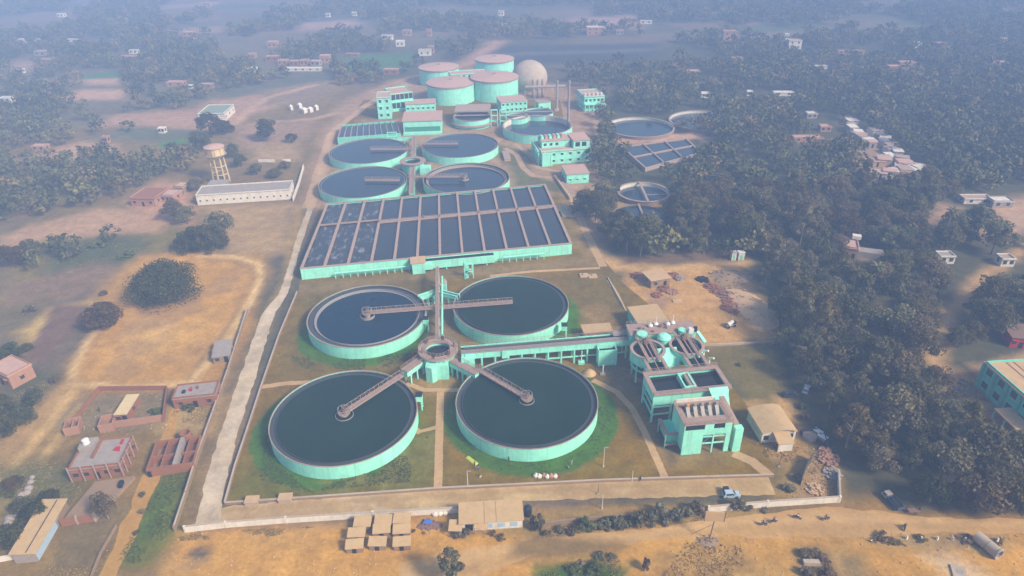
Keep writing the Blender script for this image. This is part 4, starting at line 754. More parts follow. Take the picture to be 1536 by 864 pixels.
hx, hy = G(619, 241, 5.0); t = T('splitter_hub', 'small greyish round chamber between the four far tanks', 'splitter chamber', (hx, hy, 0)); t.part('chamber_wall', MB().ring(4.2, 5.4, 0, 4.8, 32), M['mintd']); t.part('ring_walkway', MB().ring(3.8, 6.4, 4.803, 5.0, 36), M['deck']); t.part('water', MB().disk(4.19, 3.9, 32), M['w_black']); t.part('bay', MB().box(4.0, 9.0, -7.0, -2.0, 0, 3.6), M['mint'])
elevated('walkway', 'raised pinkish walkway from the aeration basin to the far round chamber', 'walkway', G(617, 290, 5), G(619, 250, 5), 4.3, 4.8, 2.2, M['mintd'], M['deck'], 5, .4, top='deck')
elevated('walkway', 'raised pinkish walkway from the far round chamber towards the white-walled shed', 'walkway', G(620, 232, 5), G(621, 204, 5), 4.3, 4.8, 2.0, M['mintd'], M['deck'], 4, .4, top='deck')
t = T('valve_pit', 'pale concrete pit beside the curving red road near the blower building', 'valve pit', (*G(757, 242), 0), .1); t.part('wall', MB().box(0, 3, 0, 12, 0, 1.2), M['sandroof']); t.part('lid', MB().box(-.2, 3.2, -.2, 12.2, 1.203, 1.4), M['cope'])
# slatted small basin at far left
bq2 = [G(506, 207, 4), G(601, 200, 4), G(594, 181, 4), G(512, 187, 4)]
t = T('chlorine_basin', 'small slatted basin of narrow bluish cells at the far left of the plant', 'basin', (*bq2[0], 0), math.atan2(bq2[1][1]-bq2[0][1], bq2[1][0]-bq2[0][0])); q2 = [t.L(*p) for p in bq2]
b2 = lambda u, v: tuple(q2[0][i]*(1-u)*(1-v)+q2[1][i]*u*(1-v)+q2[2][i]*u*v+q2[3][i]*(1-u)*v for i in (0, 1))
w2 = lambda u0, v0, u1, v1, z0, z1: MB().prism([b2(u0, v0), b2(u1, v0), b2(u1, v1), b2(u0, v1)], z0, z1)
t.part('front_wall', w2(0, 0, 1, .03, 0, 4), M['mintd']); t.part('back_wall', w2(0, .97, 1, 1, 0, 4), M['mintd']); t.part('side_wall', w2(0, .031, .012, .969, 0, 4), M['cope']); t.part('side_wall', w2(.988, .031, 1, .969, 0, 4), M['cope']); t.part('water', w2(.013, .031, .987, .969, 0, 3.1), FW)
for i in range(1, 10): t.part('dividing_wall', w2(i/10-.005, .032, i/10+.005, .968, 3.1, 4.05), M['cope'])
t = T('gate_frame', 'small white steel frame at the corner of the slatted basin', 'frame', (*G(581, 208, 3.5), 0), .1); t.part('frame', MB().box(0, .3, 0, .3, 0, 7).box(5, 5.3, 0, .3, 0, 7).box(.31, 4.99, 0, .3, 6.6, 7).box(.31, 4.99, 0, .3, 4.4, 4.7), M['mint'])
elevated('outlet_channel', 'mint channel linking the slatted basin with the far round tanks', 'channel', G(590, 208, 3.5), G(617, 207, 3.5), 2.6, 3.8, 2.4, M['mint'], M['mint'], 4, rail=False)
# buildings
bd = building
t = bd('filter_building', 'pink-roofed mint shed with one long dark green opening along its front', 'building', (606, 202), (663, 200), 19, 7.5, M['mint'], M['pinkroof'], nwin=8, win=(.9, .6), swin=2, flat=False, over=.5, door=False, sunshade=False)
t.part('opening', MB().box(.8, t.w-.8, -.12, -.003, 1.6, 4.2), M['green']); t.part('plinth', MB().box(-.2, t.w+.2, -1.8, -.01, 0, 1.2), M['mint'])
bd('sludge_building', 'long low mint building with a pink roof behind the shed with the green opening', 'building', (609, 169), (654, 167), 11, 5.0, M['mint'], M['pinkroof'], nwin=6, flat=False, win=(1.2, 1.0), door=False)
t = bd('engine_house', 'three-storey mint block with dark windows at the far left end of the plant', 'building', (568, 179), (588, 178), 14, 12.5, M['mint'], M['pinkroof'], nwin=2, floors=3, swin=3, door=False, win=(1.4, 1.6))
t2 = bd('engine_house', 'open-fronted pale mint wing standing right behind the three-storey block', 'building', (589, 168), (621, 164), 16, 10.5, M['mint'], M['pinkroof'], nwin=5, floors=2, swin=2, door=False, win=(2.4, 3.4), winmat=M['dark'], sunshade=False)
def digester(px, py, r, h, label, top=True):
    x, y = G(px, py); y += r; t = T('digester_tank', label, 'digester', (x, y, 0), 0, 'round pink-roofed digesters'); t.part('wall', MB().lathe([(0, 0), (r, 0), (r, h), (0, h)], 64), M['mint'])
    t.part('gutter', MB().ring(r-.2, r+.45, h-.75, h+.1, 64), M['deck']); t.part('roof', MB().lathe([(r+.3, h+.103), (r*.55, h+1.0), (0, h+1.5)], 64), M['pinkroof'], smooth=True); t.part('vent_box', MB().box(-1, 1, -.8, .8, h+1.3, h+2.6), M['cope'])
digester(675, 159, 15.5, 11.5, 'broad mint digester with a pink roof, left of the front pair'); digester(742, 154, 15.5, 13, 'broad mint digester with a pink roof, right of the front pair'); digester(657, 131, 14, 11, 'half-hidden mint digester behind, left of the long windowed block'); digester(742, 122, 14, 13, 'half-hidden mint digester behind, right of the long windowed block')
bd('control_building', 'tall mint block with a row of small windows between the four digesters', 'building', (677, 139), (733, 135), 10, 11.5, M['mint'], M['pinkroof'], nwin=7, floors=3, swin=2, door=False, win=(1.5, 1.8), sunshade=False)
t = bd('stair_block', 'narrow mint stair block standing in the gap between the front digesters', 'building', (702, 150), (712, 149.5), 6, 11, M['mintd'], M['pinkroof'], nwin=1, floors=3, swin=1, door=False, win=(1.4, 1.2))
# gas holder
x, y = G(795, 142); t = T('gas_holder', 'large beige ball-shaped gas holder beyond the digesters', 'gas holder', (x, y+12, 0)); 
t.part('membrane', MB().lathe([(12.2*math.cos(a), 8.5+11.4*math.sin(a)) for a in [-.75+ (PI/2+.75)*i/18 for i in range(18)]]+[(0.02, 19.9)], 48), M['conc'], smooth=True); t.part('base_ring', MB().ring(8, 10.5, 0, 1.4, 48), M['cope'])
for k in range(3):
    x, y = G(800+k*7, 146); t = T('scrubber_column', ['thin grey gas scrubber column before the beige ball, left one', 'thin grey gas scrubber column before the beige ball, middle one', 'thin grey gas scrubber column before the beige ball, right one'][k], 'column', (x, y, 0), 0, 'gas scrubber columns'); t.part('shell', MB().tube((0,0,0), (0,0,11), 1.0, 12), M['cope']); t.part('cap', MB().lathe([(1.0, 11.003), (.5, 11.8), (0, 12)], 12), M['steel'])
for (px, py, la) in ((835, 166, 'slender pale flare stack, the left of two'), (852, 194, 'slender pale flare stack, the right and nearer of two')):
    x, y = G(px, py); t = T('flare_stack', la, 'chimney', (x, y, 0), 0, 'tall slender stacks'); hh = 17 if px < 840 else 26; t.part('shaft', MB().tube((0,0,0), (0,0,hh), .8, 12, .6), M['greyw']); t.part('base', MB().box(-1.4, 1.4, -1.4, 1.4, 0, 1.4), M['conc']); t.part('tip', MB().ring(.5, .8, hh+.003, hh+1.5, 12), M['steel'])
def thick(px, py, r, h, label, tier=False):
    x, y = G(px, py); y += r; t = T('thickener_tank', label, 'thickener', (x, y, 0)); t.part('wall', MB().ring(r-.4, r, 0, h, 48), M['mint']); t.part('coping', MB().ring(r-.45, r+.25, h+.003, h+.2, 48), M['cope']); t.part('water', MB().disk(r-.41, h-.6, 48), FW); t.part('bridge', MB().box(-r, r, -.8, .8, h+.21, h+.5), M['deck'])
    if tier:
        t.part('upper_deck', MB().box(-r*.95, r*.95, r*.2, r*1.5, h+1.6, h+2.4), M['cope'])
        for k in range(6): a = k*1.0+.1; xx = -r*.85+k*r*.34; t.part('post', MB().box(xx-.3, xx+.3, r*.85, r*.85+.6, 0, h+1.6), M['mint'])
        t.part('overflow_shelf', MB().ring(r+.003, r+1.6, h*.35, h*.5, 48), M['cope'])
thick(708, 195, 11, 5.0, 'low tiered round tank with dark decks behind the far tanks', True); thick(775, 191, 7, 4.5, 'small round mint tank left of a darker round tank below the stacks'); thick(808, 186, 9, 4.5, 'darker round tank with a bridge near the two slender stacks')
bd('dewatering_house', 'long pink-roofed mint house right of the front digesters', 'building', (752, 170), (791, 167), 14, 6.5, M['mint'], M['pinkroof'], nwin=6, floors=2, swin=2, flat=False, win=(1.1, 1.2), door=False)
bd('pump_house', 'small whitish mint hut behind the dark round tank near the stacks', 'building', (808, 168), (826, 166), 7, 5.5, M['mint'], M['cope'], nwin=2, flat=False, door=True)
t = T('pipe_rack', 'long grey pipe rack on posts behind the round tanks', 'pipe rack', (*G(788, 152), 0), .05); t.part('pipe', MB().tube((0, 0, 9), (26, 0, 9), .7, 8), M['greyw']); t.part('pipe', MB().tube((0, 1.8, 9), (26, 1.8, 9), .6, 8), M['greyw'])
for i in range(5): t.part('post', MB().box(i*6.4-.3, i*6.4+.3, .6, 1.2, 0, 8.3), M['greyw'])
for (px, la) in ((742, 'open mint stair frame, the left of two by the small round tank'), (755, 'open mint stair frame, the right of two by the small round tank')):
    t = T('scaffold_tower', la, 'stair', (*G(px, 190), 0)); 
    for sx in (-1.8, 1.8): t.part('post', MB().box(sx-.25, sx+.25, -.25, .25, 0, 10), M['mint'])
    t.part('landing', MB().box(-1.5, 1.5, -.2, 2, 3, 3.3).box(-1.5, 1.5, -.2, 2, 6.2, 6.5).box(-1.5, 1.5, -.2, 2, 9.4, 9.7), M['mint'])
# pale-walled round tank behind the blower building
x, y = G(806, 199.5); t = T('equalizing_tank', 'wide round tank with a pale bare inner wall, half behind the blower building', 'round tank', (x, y, 0)); rr_ = 19.5
t.part('wall', MB().ring(rr_-.5, rr_, 0, 4.6, 72), M['mint']); t.part('coping', MB().ring(rr_-.55, rr_+.1, 4.603, 4.75, 72), M['cope']); t.part('water', MB().disk(rr_-.51, 1.6, 72), FW); t.part('inner_lining', MB().ring(rr_-.75, rr_-.52, 1.0, 4.5, 72), M['white'])
# blower building with pipes on the roof
t = bd('blower_building', 'mint two-storey block with drums along its roof and columns on its left side', 'building', (812, 248), (886, 242), 16, 6.6, M['mint'], M['pinkroof'], floors=2, nwin=6, swin=4, win=(1.2, 1.1), door=False)
t.part('penthouse', MB().box(1.5, t.w*.62, 5.5, 15, 6.85, 10.2), M['mint']); t.part('penthouse_roof', MB().box(1.2, t.w*.62+.3, 5.2, 15.3, 10.203, 10.4), M['pinkroof']); t.part('tower', MB().box(t.w*.66, t.w-.3, 2.0, 14, 6.85, 10.6), M['mint']); t.part('tower_roof', MB().box(t.w*.65, t.w, 1.6, 14.4, 10.603, 10.85), M['pinkroof'])
for i in range(2): w_ = t.part('window', MB().box(t.w*(.70+.13*i), t.w*(.79+.13*i), 1.93, 1.997, 7.6, 9.8), M['dark'])
for i in range(3): t.part('window', MB().box(2.5+i*3, 3.9+i*3, 5.44, 5.497, 7.9, 9.2), M['glass'])
for i in range(6):
    dm = t.part('silencer', MB().tube((2.5+i*2.1, 8.5, 11.0), (2.5+i*2.1, 12.5, 11.0), .8, 12).box(1.9+i*2.1, 3.1+i*2.1, 9.4, 11.6, 10.405, 10.5), M['pinkroof'] if i % 2 else M['mint'])
for i in range(6): t.part('column', MB().box(-1.6, -1.1, i*3.0+.2, i*3.0+.8, 0, 6.4+.6*(i % 2)), M['mint'])
t.part('side_beam', MB().box(-1.6, -1.1, 0, 16, 7.1, 7.4), M['mint']); t.part('porch_wall', MB().box(0, 4.0, -2.2, -.01, 0, 6.4), M['mint']); t.part('porch', MB().box(4.2, 5.2, -2.2, -.01, 0, 6.0), M['mint'])
bd('substation', 'small mint block with a flat pink roof in front of the blower building', 'building', (850, 276), (883, 274), 12, 4.6, M['mint'], M['pinkroof'], nwin=3, win=(.9, .6), swin=1, flat=False, door=False)
t = T('pipe_bank', 'white-posted ramp with short ribs running down beside the small mint block', 'pipe bank', (*G(832, 266), 0), math.atan2(G(856,300)[1]-G(832,266)[1], G(856,300)[0]-G(832,266)[0])); Lp = math.hypot(G(856,300)[1]-G(832,266)[1], G(856,300)[0]-G(832,266)[0])
t.part('wall', MB().box(0, Lp, -.4, .4, 0, 1.2), M['sandroof'])
for i in range(14): t.part('rib', MB().box(i*Lp/14, i*Lp/14+.5, .42, 4.0, .0, .7), M['cope'])
for k, (px, py) in enumerate(((838, 318), (847, 326))):
    t = T('drying_bed', ['small ribbed concrete bed beside the basin corner, upper', 'small ribbed concrete bed beside the basin corner, lower'][k], 'drying bed', (*G(px-3, py), 0), .12); t.part('bed', MB().box(0, 8, 0, 6, 0, .4), M['conc'])
    for i in range(5): t.part('rib', MB().box(i*1.8, i*1.8+.4, .3, 5.7, .403, .9), M['pinkroof'])
# office at the right edge of the far plant
t = bd('office_block', 'two-storey mint office with a pink roof and dormers among the trees', 'building', (876, 167), (906, 165), 17, 8.5, M['mint'], M['pinkroof'], nwin=5, floors=2, swin=3, door=False, win=(1.3, 1.4)); 
t.part('front_gallery', MB().box(0, t.w, -2.4, -.01, 4.2, 4.5), M['mint']); [t.part('gallery_post', MB().box(i*t.w/5, i*t.w/5+.5, -2.4, -1.9, 0, 4.198), M['mint']) for i in range(6)]; [t.part('dormer', MB().box(t.w*(i+.25)/5, t.w*(i+.7)/5, 2, 4, 8.75, 10.2), M['white']) for i in range(5)]
# --- the old works among the trees
def old_tank(px, py, r, h, label, bands=True, wl=1.6, wallm=M['white']):
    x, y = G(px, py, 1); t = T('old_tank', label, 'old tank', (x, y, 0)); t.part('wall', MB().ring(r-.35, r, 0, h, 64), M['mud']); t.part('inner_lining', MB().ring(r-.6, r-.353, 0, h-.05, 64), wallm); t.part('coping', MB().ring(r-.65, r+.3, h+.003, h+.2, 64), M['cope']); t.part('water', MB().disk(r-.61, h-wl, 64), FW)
    if bands: t.part('bridge', MB().box(-.5, .5, -r, r, h+.21, h+.5), M['cope']); t.part('scraper_arm', MB().box(.52, r-.8, -.3, .3, h-wl+.1, h-wl+.3), M['steel'])
    return t
old_tank(960, 192, 19, 1.6, 'old round tank with a pale wall beyond the tree belt, left one', False, 1.35); old_tank(1056, 182, 20, 1.6, 'old round tank with a pale wall beyond the tree belt, right one', False, 1.4)
old_tank(965, 291, 11.5, 2.0, 'old blue-green round pool with a cross bridge among dense trees'); old_tank(1072, 278, 13, 2.0, 'old dark round pool with a pinkish rim deep among the trees', False, 1.2, M['cope']); 
x, y = G(958, 325); t = T('old_pond', 'murky old pool with one thin bridge right below the round pool', 'pond', (x, y, 0)); t.part('rim', MB().ring(10.5, 11, 0, .8, 40), M['mud']); t.part('water', MB().disk(10.5, .4, 40), FW); t.part('bridge', MB().box(1.2, 2.0, -11, 11, .9, 1.2), M['cope'])
oq = [G(968, 252, 2), G(1052, 228, 2), G(1030, 207, 2), G(931, 219, 2)]; t = T('old_basin', 'old rectangular basin of dark pools with thin pale dividing walls', 'basin', (*oq[0], 0), 0); q3 = [t.L(*p) for p in oq]; b3 = lambda u, v: tuple(q3[0][i]*(1-u)*(1-v)+q3[1][i]*u*(1-v)+q3[2][i]*u*v+q3[3][i]*(1-u)*v for i in (0, 1)); w3 = lambda u0, v0, u1, v1, z0, z1: MB().prism([b3(u0, v0), b3(u1, v0), b3(u1, v1), b3(u0, v1)], z0, z1)
t.part('water', w3(.02, .02, .98, .98, 0, 1.2), FW)
for (a_, b_, c_, d_) in ((0, 0, 1, .02), (0, .98, 1, 1), (0, .021, .02, .979), (.98, .021, 1, .979), (.021, .49, .979, .51)): t.part('dividing_wall', w3(a_, b_, c_, d_, 0, 2), M['cope'])
for u in (.33, .66): t.part('dividing_wall', w3(u-.008, .021, u+.008, .489, 0, 2), M['cope']); t.part('dividing_wall', w3(u-.008, .511, u+.008, .979, 0, 2), M['cope'])
# ================================================================= WALLS, VILLAGES, HUTS
def wall_line(name, label, pts, h, mat, th=.3, cap=None, cat='wall', posts=0, zs=0):
    P = GG(pts); t = T(name, label, cat, (*P[0], 0)); Q = [Vector((p[0]-P[0][0], p[1]-P[0][1], 0)) for p in P]; mb = MB()
    Lf, Rt = [], []
    for i, p in enumerate(Q):
        d = (Q[min(i+1, len(Q)-1)]-Q[max(i-1, 0)]).normalized(); n = Vector((-d.y, d.x, 0))*th/2; Lf.append(p+n); Rt.append(p-n)
    for i in range(len(Q)-1): mb.prism([tuple(Rt[i])[:2], tuple(Rt[i+1])[:2], tuple(Lf[i+1])[:2], tuple(Lf[i])[:2]], 0, h)
    t.part('panel', mb, mat)
    if cap is not None:
        m2 = MB(); k = 1.45
        for i in range(len(Q)-1): m2.prism([tuple(Q[j]+(S_[j]-Q[j])*k)[:2] for j, S_ in ((i, Rt), (i+1, Rt), (i+1, Lf), (i, Lf))], h+.003, h+.12)
        t.part('coping', m2, cap)
    if posts:
        for i in range(len(Q)-1):
            n = max(1, int((Q[i+1]-Q[i]).length/posts))
            for k in range(n): p = Q[i].lerp(Q[i+1], k/n); t.part('post', MB().box(p.x-th*.75, p.x+th*.75, p.y-th*.75, p.y+th*.75, 0, h+.22), mat)
    return t
wall_line('boundary_wall', 'white-washed boundary wall along the foreground, from the track corner to the white cabin', [(279,798),(340,791),(430,784),(560,776),(687,769)], 1.7, M['white'], .3, M['conc'], posts=12)
wall_line('boundary_wall', 'white-washed boundary wall stretch ending at the road junction corner', [(1062,768),(1150,760),(1258,753),(1256,712)], 1.7, M['white'], .3, M['conc'], posts=10)
wall_line('boundary_wall', 'overgrown mud-coloured wall stretch behind the roadside bushes', [(800,791),(870,783),(960,776),(1056,768)], 1.3, M['mud'], .35)
wall_line('boundary_wall', 'thin brown outer wall running up the left side of the concrete track', [(263,797),(280,745),(297,690),(320,625),(343,560),(360,505),(372,468)], 1.5, M['mud'], .25, M['conc'], posts=14)
wall_line('boundary_wall', 'pale wall beside the dirt road near the water tower', [(440,302),(448,280),(456,252)], 2.0, M['white'], .3)
wall_line('kerb_wall', 'low kerb wall bordering the lawn along the concrete track', [(338,757),(353,702),(373,642),(393,580),(419,505),(446,440)], .8, M['mud'], .3, M['conc'])
wall_line('kerb_wall', 'low kerb wall bordering the lawn along the bottom track', [(338,757),(384,754),(500,746),(658,735),(780,729),(900,723),(1020,719),(1160,715)], .7, M['mud'], .3, M['conc'])
wall_line('field_wall', 'thin pale bank wall between the brown field and the dirt lane', [(137,868),(152,830),(175,790)], .7, M['mud'], .3)
wall_line('yard_wall', 'low pale kerb along the sandy brick yard above the dark lawn', [(1046,519),(1100,517),(1165,514)], .6, M['conc'], .5)
wall_line('yard_wall', 'thin slanting garden kerb behind the aqueduct', [(912,418),(925,442),(938,466)], .5, M['conc'], .35)
for (px, py, la) in ((379, 754, 'small concrete block on the kerb wall near the track corner'), (429, 750, 'tiny concrete block on the kerb wall, second from the track corner')):
    x, y = G(px, py); t = T('valve_box', la, 'valve box', (x, y, 0), .05); t.part('box', MB().box(-1.4, 1.4, -1.0, 1.0, 0, 1.0), M['conc']); t.part('lid', MB().box(-1.55, 1.55, -1.1, 1.1, 1.003, 1.15), M['sandroof'])
# --- bottom-left village
building('house', 'small pink-washed flat-roofed house at the left edge beside the dark field', 'house', (-8, 570), (20, 584), 6.5, 4.2, M['pinkw'], M['pinkroof'], nwin=3, swin=1, over=.2, group='village houses at lower left')
t = building('house', 'narrow brick house with a grey roof against the outer wall, above the roofless brick shell', 'house', (263, 614), (327, 607), 6.0, 3.2, M['brick'], M['greyw'], nwin=3, swin=1, over=.1, flat=True)
for i in range(3): t.part('rooftop_bundle', MB().box(2+i*1.9, 2.8+i*1.6, 2+i*.6, 3.2+i*.4, 3.43, 3.8+.3*i), [M['dark'], M['red'], M['brick']][i])
wall_line('compound_wall', 'weathered brick wall round the rough village plot', [(246,633),(252,585),(150,586),(119,626),(98,642)], 1.5, M['brick'], .3)
wall_line('compound_wall', 'low brick front wall of the rough village plot beside the dirt lane', [(173,641),(210,636),(245,631)], 2.0, M['pinkw'], .3)
def shell(name, label, A, B, depth, h, mat, cross=((.5, 0),), cat='building shell', open_=0):
    a, b = G(*A), G(*B); L_ = math.hypot(b[0]-a[0], b[1]-a[1]); t = T(name, label, cat, (*a, 0), math.atan2(b[1]-a[1], b[0]-a[0])); w = .3
    t.part('front_wall', MB().box(0, L_, 0, w, 0, h), mat); t.part('back_wall', MB().box(0, L_, depth-w, depth, 0, h*.92), mat); t.part('side_wall', MB().box(0, w, w+.002, depth-w-.002, 0, h*.96), mat); t.part('side_wall', MB().box(L_-w, L_, w+.002, depth-w-.002, 0, h*.9), mat)
    for k, (u, kind) in enumerate(cross):
        if kind == 0: t.part('inner_wall', MB().box(L_*u, L_*u+w, w+.002, depth-w-.002, 0, h*(.9-.05*k)), mat)
        else: t.part('inner_wall', MB().box(w+.002, L_-w-.002, depth*u, depth*u+w, 0, h*.84), mat)
    t.part('earth_floor', MB().box(w, L_-w, w, depth-w, 0, .06), M['mud']); t.w, t.d = L_, depth; return t
t = shell('brick_shell', 'roofless red brick shell with inner walls and a grey column on the dirt lane', (223,716), (293,706), 10.0, 2.6, M['brick'], ((.28, 0), (.52, 0), (.74, 0), (.45, 1)))
t.part('concrete_strip', MB().box(t.w*.56, t.w*.64, .35, 9.5, 0, 2.9), M['greyw']); t.part('water_ring', MB().ring(1.0, 1.4, 0, 2.8, 20, t.w*.62, 11.4), M['brick']); t.part('door', MB().box(.05, .9, -.06, -.003, 0, 1.8), M['dark'])
shell('brick_shell', 'small roofless brick room at the left corner of the rough village plot', (98,655), (121,650), 4.5, 2.4, M['pinkw'], ((.5, 0),)); shell('brick_shell', 'small roofless brick room beside the white-roofed shed', (150,650), (172,646), 4.5, 2.4, M['pinkw'], ())
building('shed', 'long narrow shed with a pale cream roof inside the rough village plot', 'shed', (176, 634), (194, 633), 8, 2.6, M['brick'], M['cream'], nwin=2, swin=1, flat=False, over=.15)
t = building('courtyard_house', 'brick house with white posts, red cloths and a white tank on its grey roof', 'house', (110, 722), (187, 713), 9.5, 3.4, M['brick'], M['greyw'], nwin=5, swin=3, win=(1.2,1.3), flat=True, over=.1)
for i in range(5): t.part('post', MB().box(t.w*i/4-.12, t.w*i/4+.12, -.5, -.26, 0, 4.6), M['cope'])
for i in range(4): t.part('side_post', MB().box(t.w+.26, t.w+.5, 1+i*2.5, 1.24+i*2.5, 0, 4.6), M['cope'])
t.part('roof_room', MB().box(.5, 4, 5.5, 9, 3.63, 5.2), M['greyw']); t.part('water_tank', MB().lathe([(0, 5.21), (.8, 5.21), (.8, 6.4), (.3, 6.6), (0, 6.6)], 16, 2, 7), M['whitep']); t.part('red_cloth', MB().hexa([(8.2,5,3.64),(9.9,4.5,3.64),(9.5,6.4,3.64),(8.6,6.0,3.64)], [(8.3,5.1,4.0),(9.7,4.7,4.1),(9.3,6.2,4.0),(8.7,5.9,4.05)]), M['red']); t.part('red_cloth', MB().box(9.2, 9.7, 7.0, 8.6, 3.64, 4.0), M['red']); t.part('parapet_wall', MB().box(4.2, 4.5, 3, 9, 3.63, 4.4), M['brick'])
a, b = G(93, 788), G(146, 780); L_ = math.hypot(b[0]-a[0], b[1]-a[1]); t = T('mud_terrace', 'raised mud courtyard terrace below the brick house with white posts', 'terrace', (*a, 0), math.atan2(b[1]-a[1], b[0]-a[0])); t.part('platform', MB().hexa([(0,0,0),(L_,0,0),(L_+5,11.5,0),(3.5,11.5,0)], [(0,.02,.9),(L_,.02,.9),(L_+5,11.5,.9),(3.5,11.5,.9)]), M['mud']); t.part('front_wall', MB().box(0, L_, -.35, -.02, 0, 1.9), M['brick']); t.part('gate_post', MB().box(3.2, 3.6, -.5, .1, 0, 2.3), M['cope']); t.part('gate_post', MB().box(6.8, 7.2, -.5, .1, 0, 2.3), M['cope'])
t.part('hearth', MB().box(6.4, 7.2, 3, 4.6, .903, 1.7), M['dark']); t.part('hearth', MB().box(9.6, 10.4, 8, 9.8, .903, 1.8), M['dark'])
a, b = G(59, 842), G(92, 784); L_ = math.hypot(b[0]-a[0], b[1]-a[1]); t = T('long_shed', 'long narrow shed with a tan roof and a pale bluish side wall at bottom left', 'shed', (*a, 0), math.atan2(b[1]-a[1], b[0]-a[0])); t.part('wall', MB().box(0, L_, .1, 4.6, 0, 2.5), M['greyw']); t.part('side_panel', MB().box(.2, L_*.86, .02, .097, .1, 2.4), M['bluel']); t.part('roof', MB().hexa([(-.3,-.3,2.503),(L_+4.5,-.3,2.503),(L_+4.5,4.9,3.0),(-.3,4.9,3.0)], [(-.3,-.3,2.65),(L_+4.5,-.3,2.65),(L_+4.5,4.9,3.15),(-.3,4.9,3.15)]), M['tan']); t.part('gutter', MB().box(0, L_+4, 1.6, 1.75, 2.9, 3.02), M['pipe']); t.part('wall', MB().box(L_+.01, L_+4.3, .15, 4.6, 0, 2.45), M['mud'])
wall_line('field_wall', 'short white wall in the bottom left corner below the long tan shed', [(-40,846),(0,842),(52,832)], 1.2, M['white'], .5)
t = T('rubble_bank', 'pale rubble bank beside the dark trees at bottom left', 'bank', (*G(20, 760), 0)); mb = MB()
for i in range(26):
    x, y = G(2+i*1.9+random.uniform(-3,3), 800-i*3.2+random.uniform(-4,4)); x, y = t.L(x, y); s = random.uniform(.4, 1.1); mb.lathe([(s, 0), (s*.7, s*.5), (0, s*.8)], 7, x, y)
t.part('stones', mb, M['greyw'])
building('shed', 'low shed with a flat concrete roof beside the outer wall and sandy yard', 'shed', (321, 546), (347, 542), 8.5, 2.2, M['mud'], M['greyw'], nwin=2, swin=1, flat=False, over=.2)
# --- water tower and neighbours
x, y = G(333, 272); t = T('water_tower', 'tall cream water tower on slanting columns behind the long white building', 'water tower', (x, y, 0)); R_ = 5.2
for i in range(8):
    a = 2*PI*i/8; t.part('leg', MB().tube((4.6*math.cos(a), 4.6*math.sin(a), 0), (3.9*math.cos(a), 3.9*math.sin(a), 15.6), .38, 8, .32), M['cream'])
for z in (5, 10): t.part('brace_ring', MB().ring(4.0, 4.35, z, z+.4, 24), M['cream'])
t.part('tank', MB().lathe([(0, 15.6), (3.6, 15.6), (R_-.3, 17.0), (R_-.3, 21.2), (0, 21.2)], 36), M['cream']); t.part('gallery', MB().ring(R_-.3, R_+.7, 16.8, 17.1, 36), M['cope']); t.part('roof', MB().lathe([(R_+.3, 21.203), (R_+.3, 21.6), (R_*.5, 22.6), (0, 23.0)], 36), M['pinkroof']); t.o.scale = (.84, .84, .80); t.part('ladder', MB().box(-.35, -.25, -R_-.2, -R_-.05, 2, 21.3).box(.25, .35, -R_-.2, -R_-.05, 2, 21.3), M['rust'])
for i in range(10): a = 2*PI*i/10; t.part('rib', MB().box((R_-.3)*math.cos(a)-.15, (R_-.3)*math.cos(a)+.15, (R_-.3)*math.sin(a)-.15, (R_-.3)*math.sin(a)+.15, 17.1, 21.1), M['tan'])
t = building('white_building', 'long stained white building with a grey flat roof below the water tower', 'building', (297, 308), (437, 299), 11, 4.3, M['white'], M['greyw'], nwin=14, win=(.7,.7), swin=2, over=.1, sunshade=False, door=False); t.part('wing', MB().box(2, 10, 11.01, 19, 0, 4.2), M['greyw']); t.part('wing_roof', MB().box(1.8, 10.2, 11.25, 19.2, 4.203, 4.4), M['greyw'])
building('house', 'reddish flat-roofed village house left of the long white building', 'house', (198, 309), (234, 310), 12, 3.5, M['pinkw'], M['brick'], nwin=3, swin=2); building('house', 'pinkish low house between the reddish house and the long white building', 'house', (243, 303), (262, 304), 7, 3.0, M['pinkw'], M['pinkroof'], nwin=3, swin=1); building('house', 'small peach house tucked behind the pinkish low house', 'house', (262, 290), (276, 291), 6, 3.0, M['mud'], M['sandroof'], nwin=2, swin=1)
building('house', 'broad house with a faded green roof beyond the water tower', 'house', (299, 183), (338, 182), 20, 4.5, M['white'], M['greyroof'], nwin=5, swin=3)
building('house', 'tiny white annexe beside the faded green roof', 'house', (330, 186), (340, 185), 6, 3.2, M['white'], M['cope'], nwin=2, swin=1)
for i, (px, py, w) in enumerate(((437,165,6),(450,162,8),(457,169,10),(466,168,9),(475,165,7))):
    x, y = G(px, py); t = T('white_tent', ['small white tent standing apart at the left of its row', 'white tent second from the left in the row by the dirt road', 'larger white tent at the front middle of the row', 'white tent just right of the larger front one', 'white tent at the right end of the row'][i], 'tent', (x, y, 0), .1, 'white tents by the dirt road'); s = w*.22
    t.part('canopy', MB().lathe([(s, 2.4), (.2, 3.4), (0, 3.6)], 4), M['whitep']); t.part('wall', MB().lathe([(s*.93, 0), (s*.93, 2.38)], 4), M['white'])
    for k in range(4): a = PI/2*k; t.part('pole', MB().tube((s*.97*math.cos(a), s*.97*math.sin(a), 0), (s*.97*math.cos(a), s*.97*math.sin(a), 2.4), .12, 6), M['steel'])
# low white walls right of the tower
wall_line('field_wall', 'broken white wall in the dry field right of the water tower', [(388,243),(412,243)], 1.3, M['white'], .5); wall_line('field_wall', 'short white wall piece right of the broken one in the dry field', [(424,243),(436,242)], 1.3, M['white'], .5)
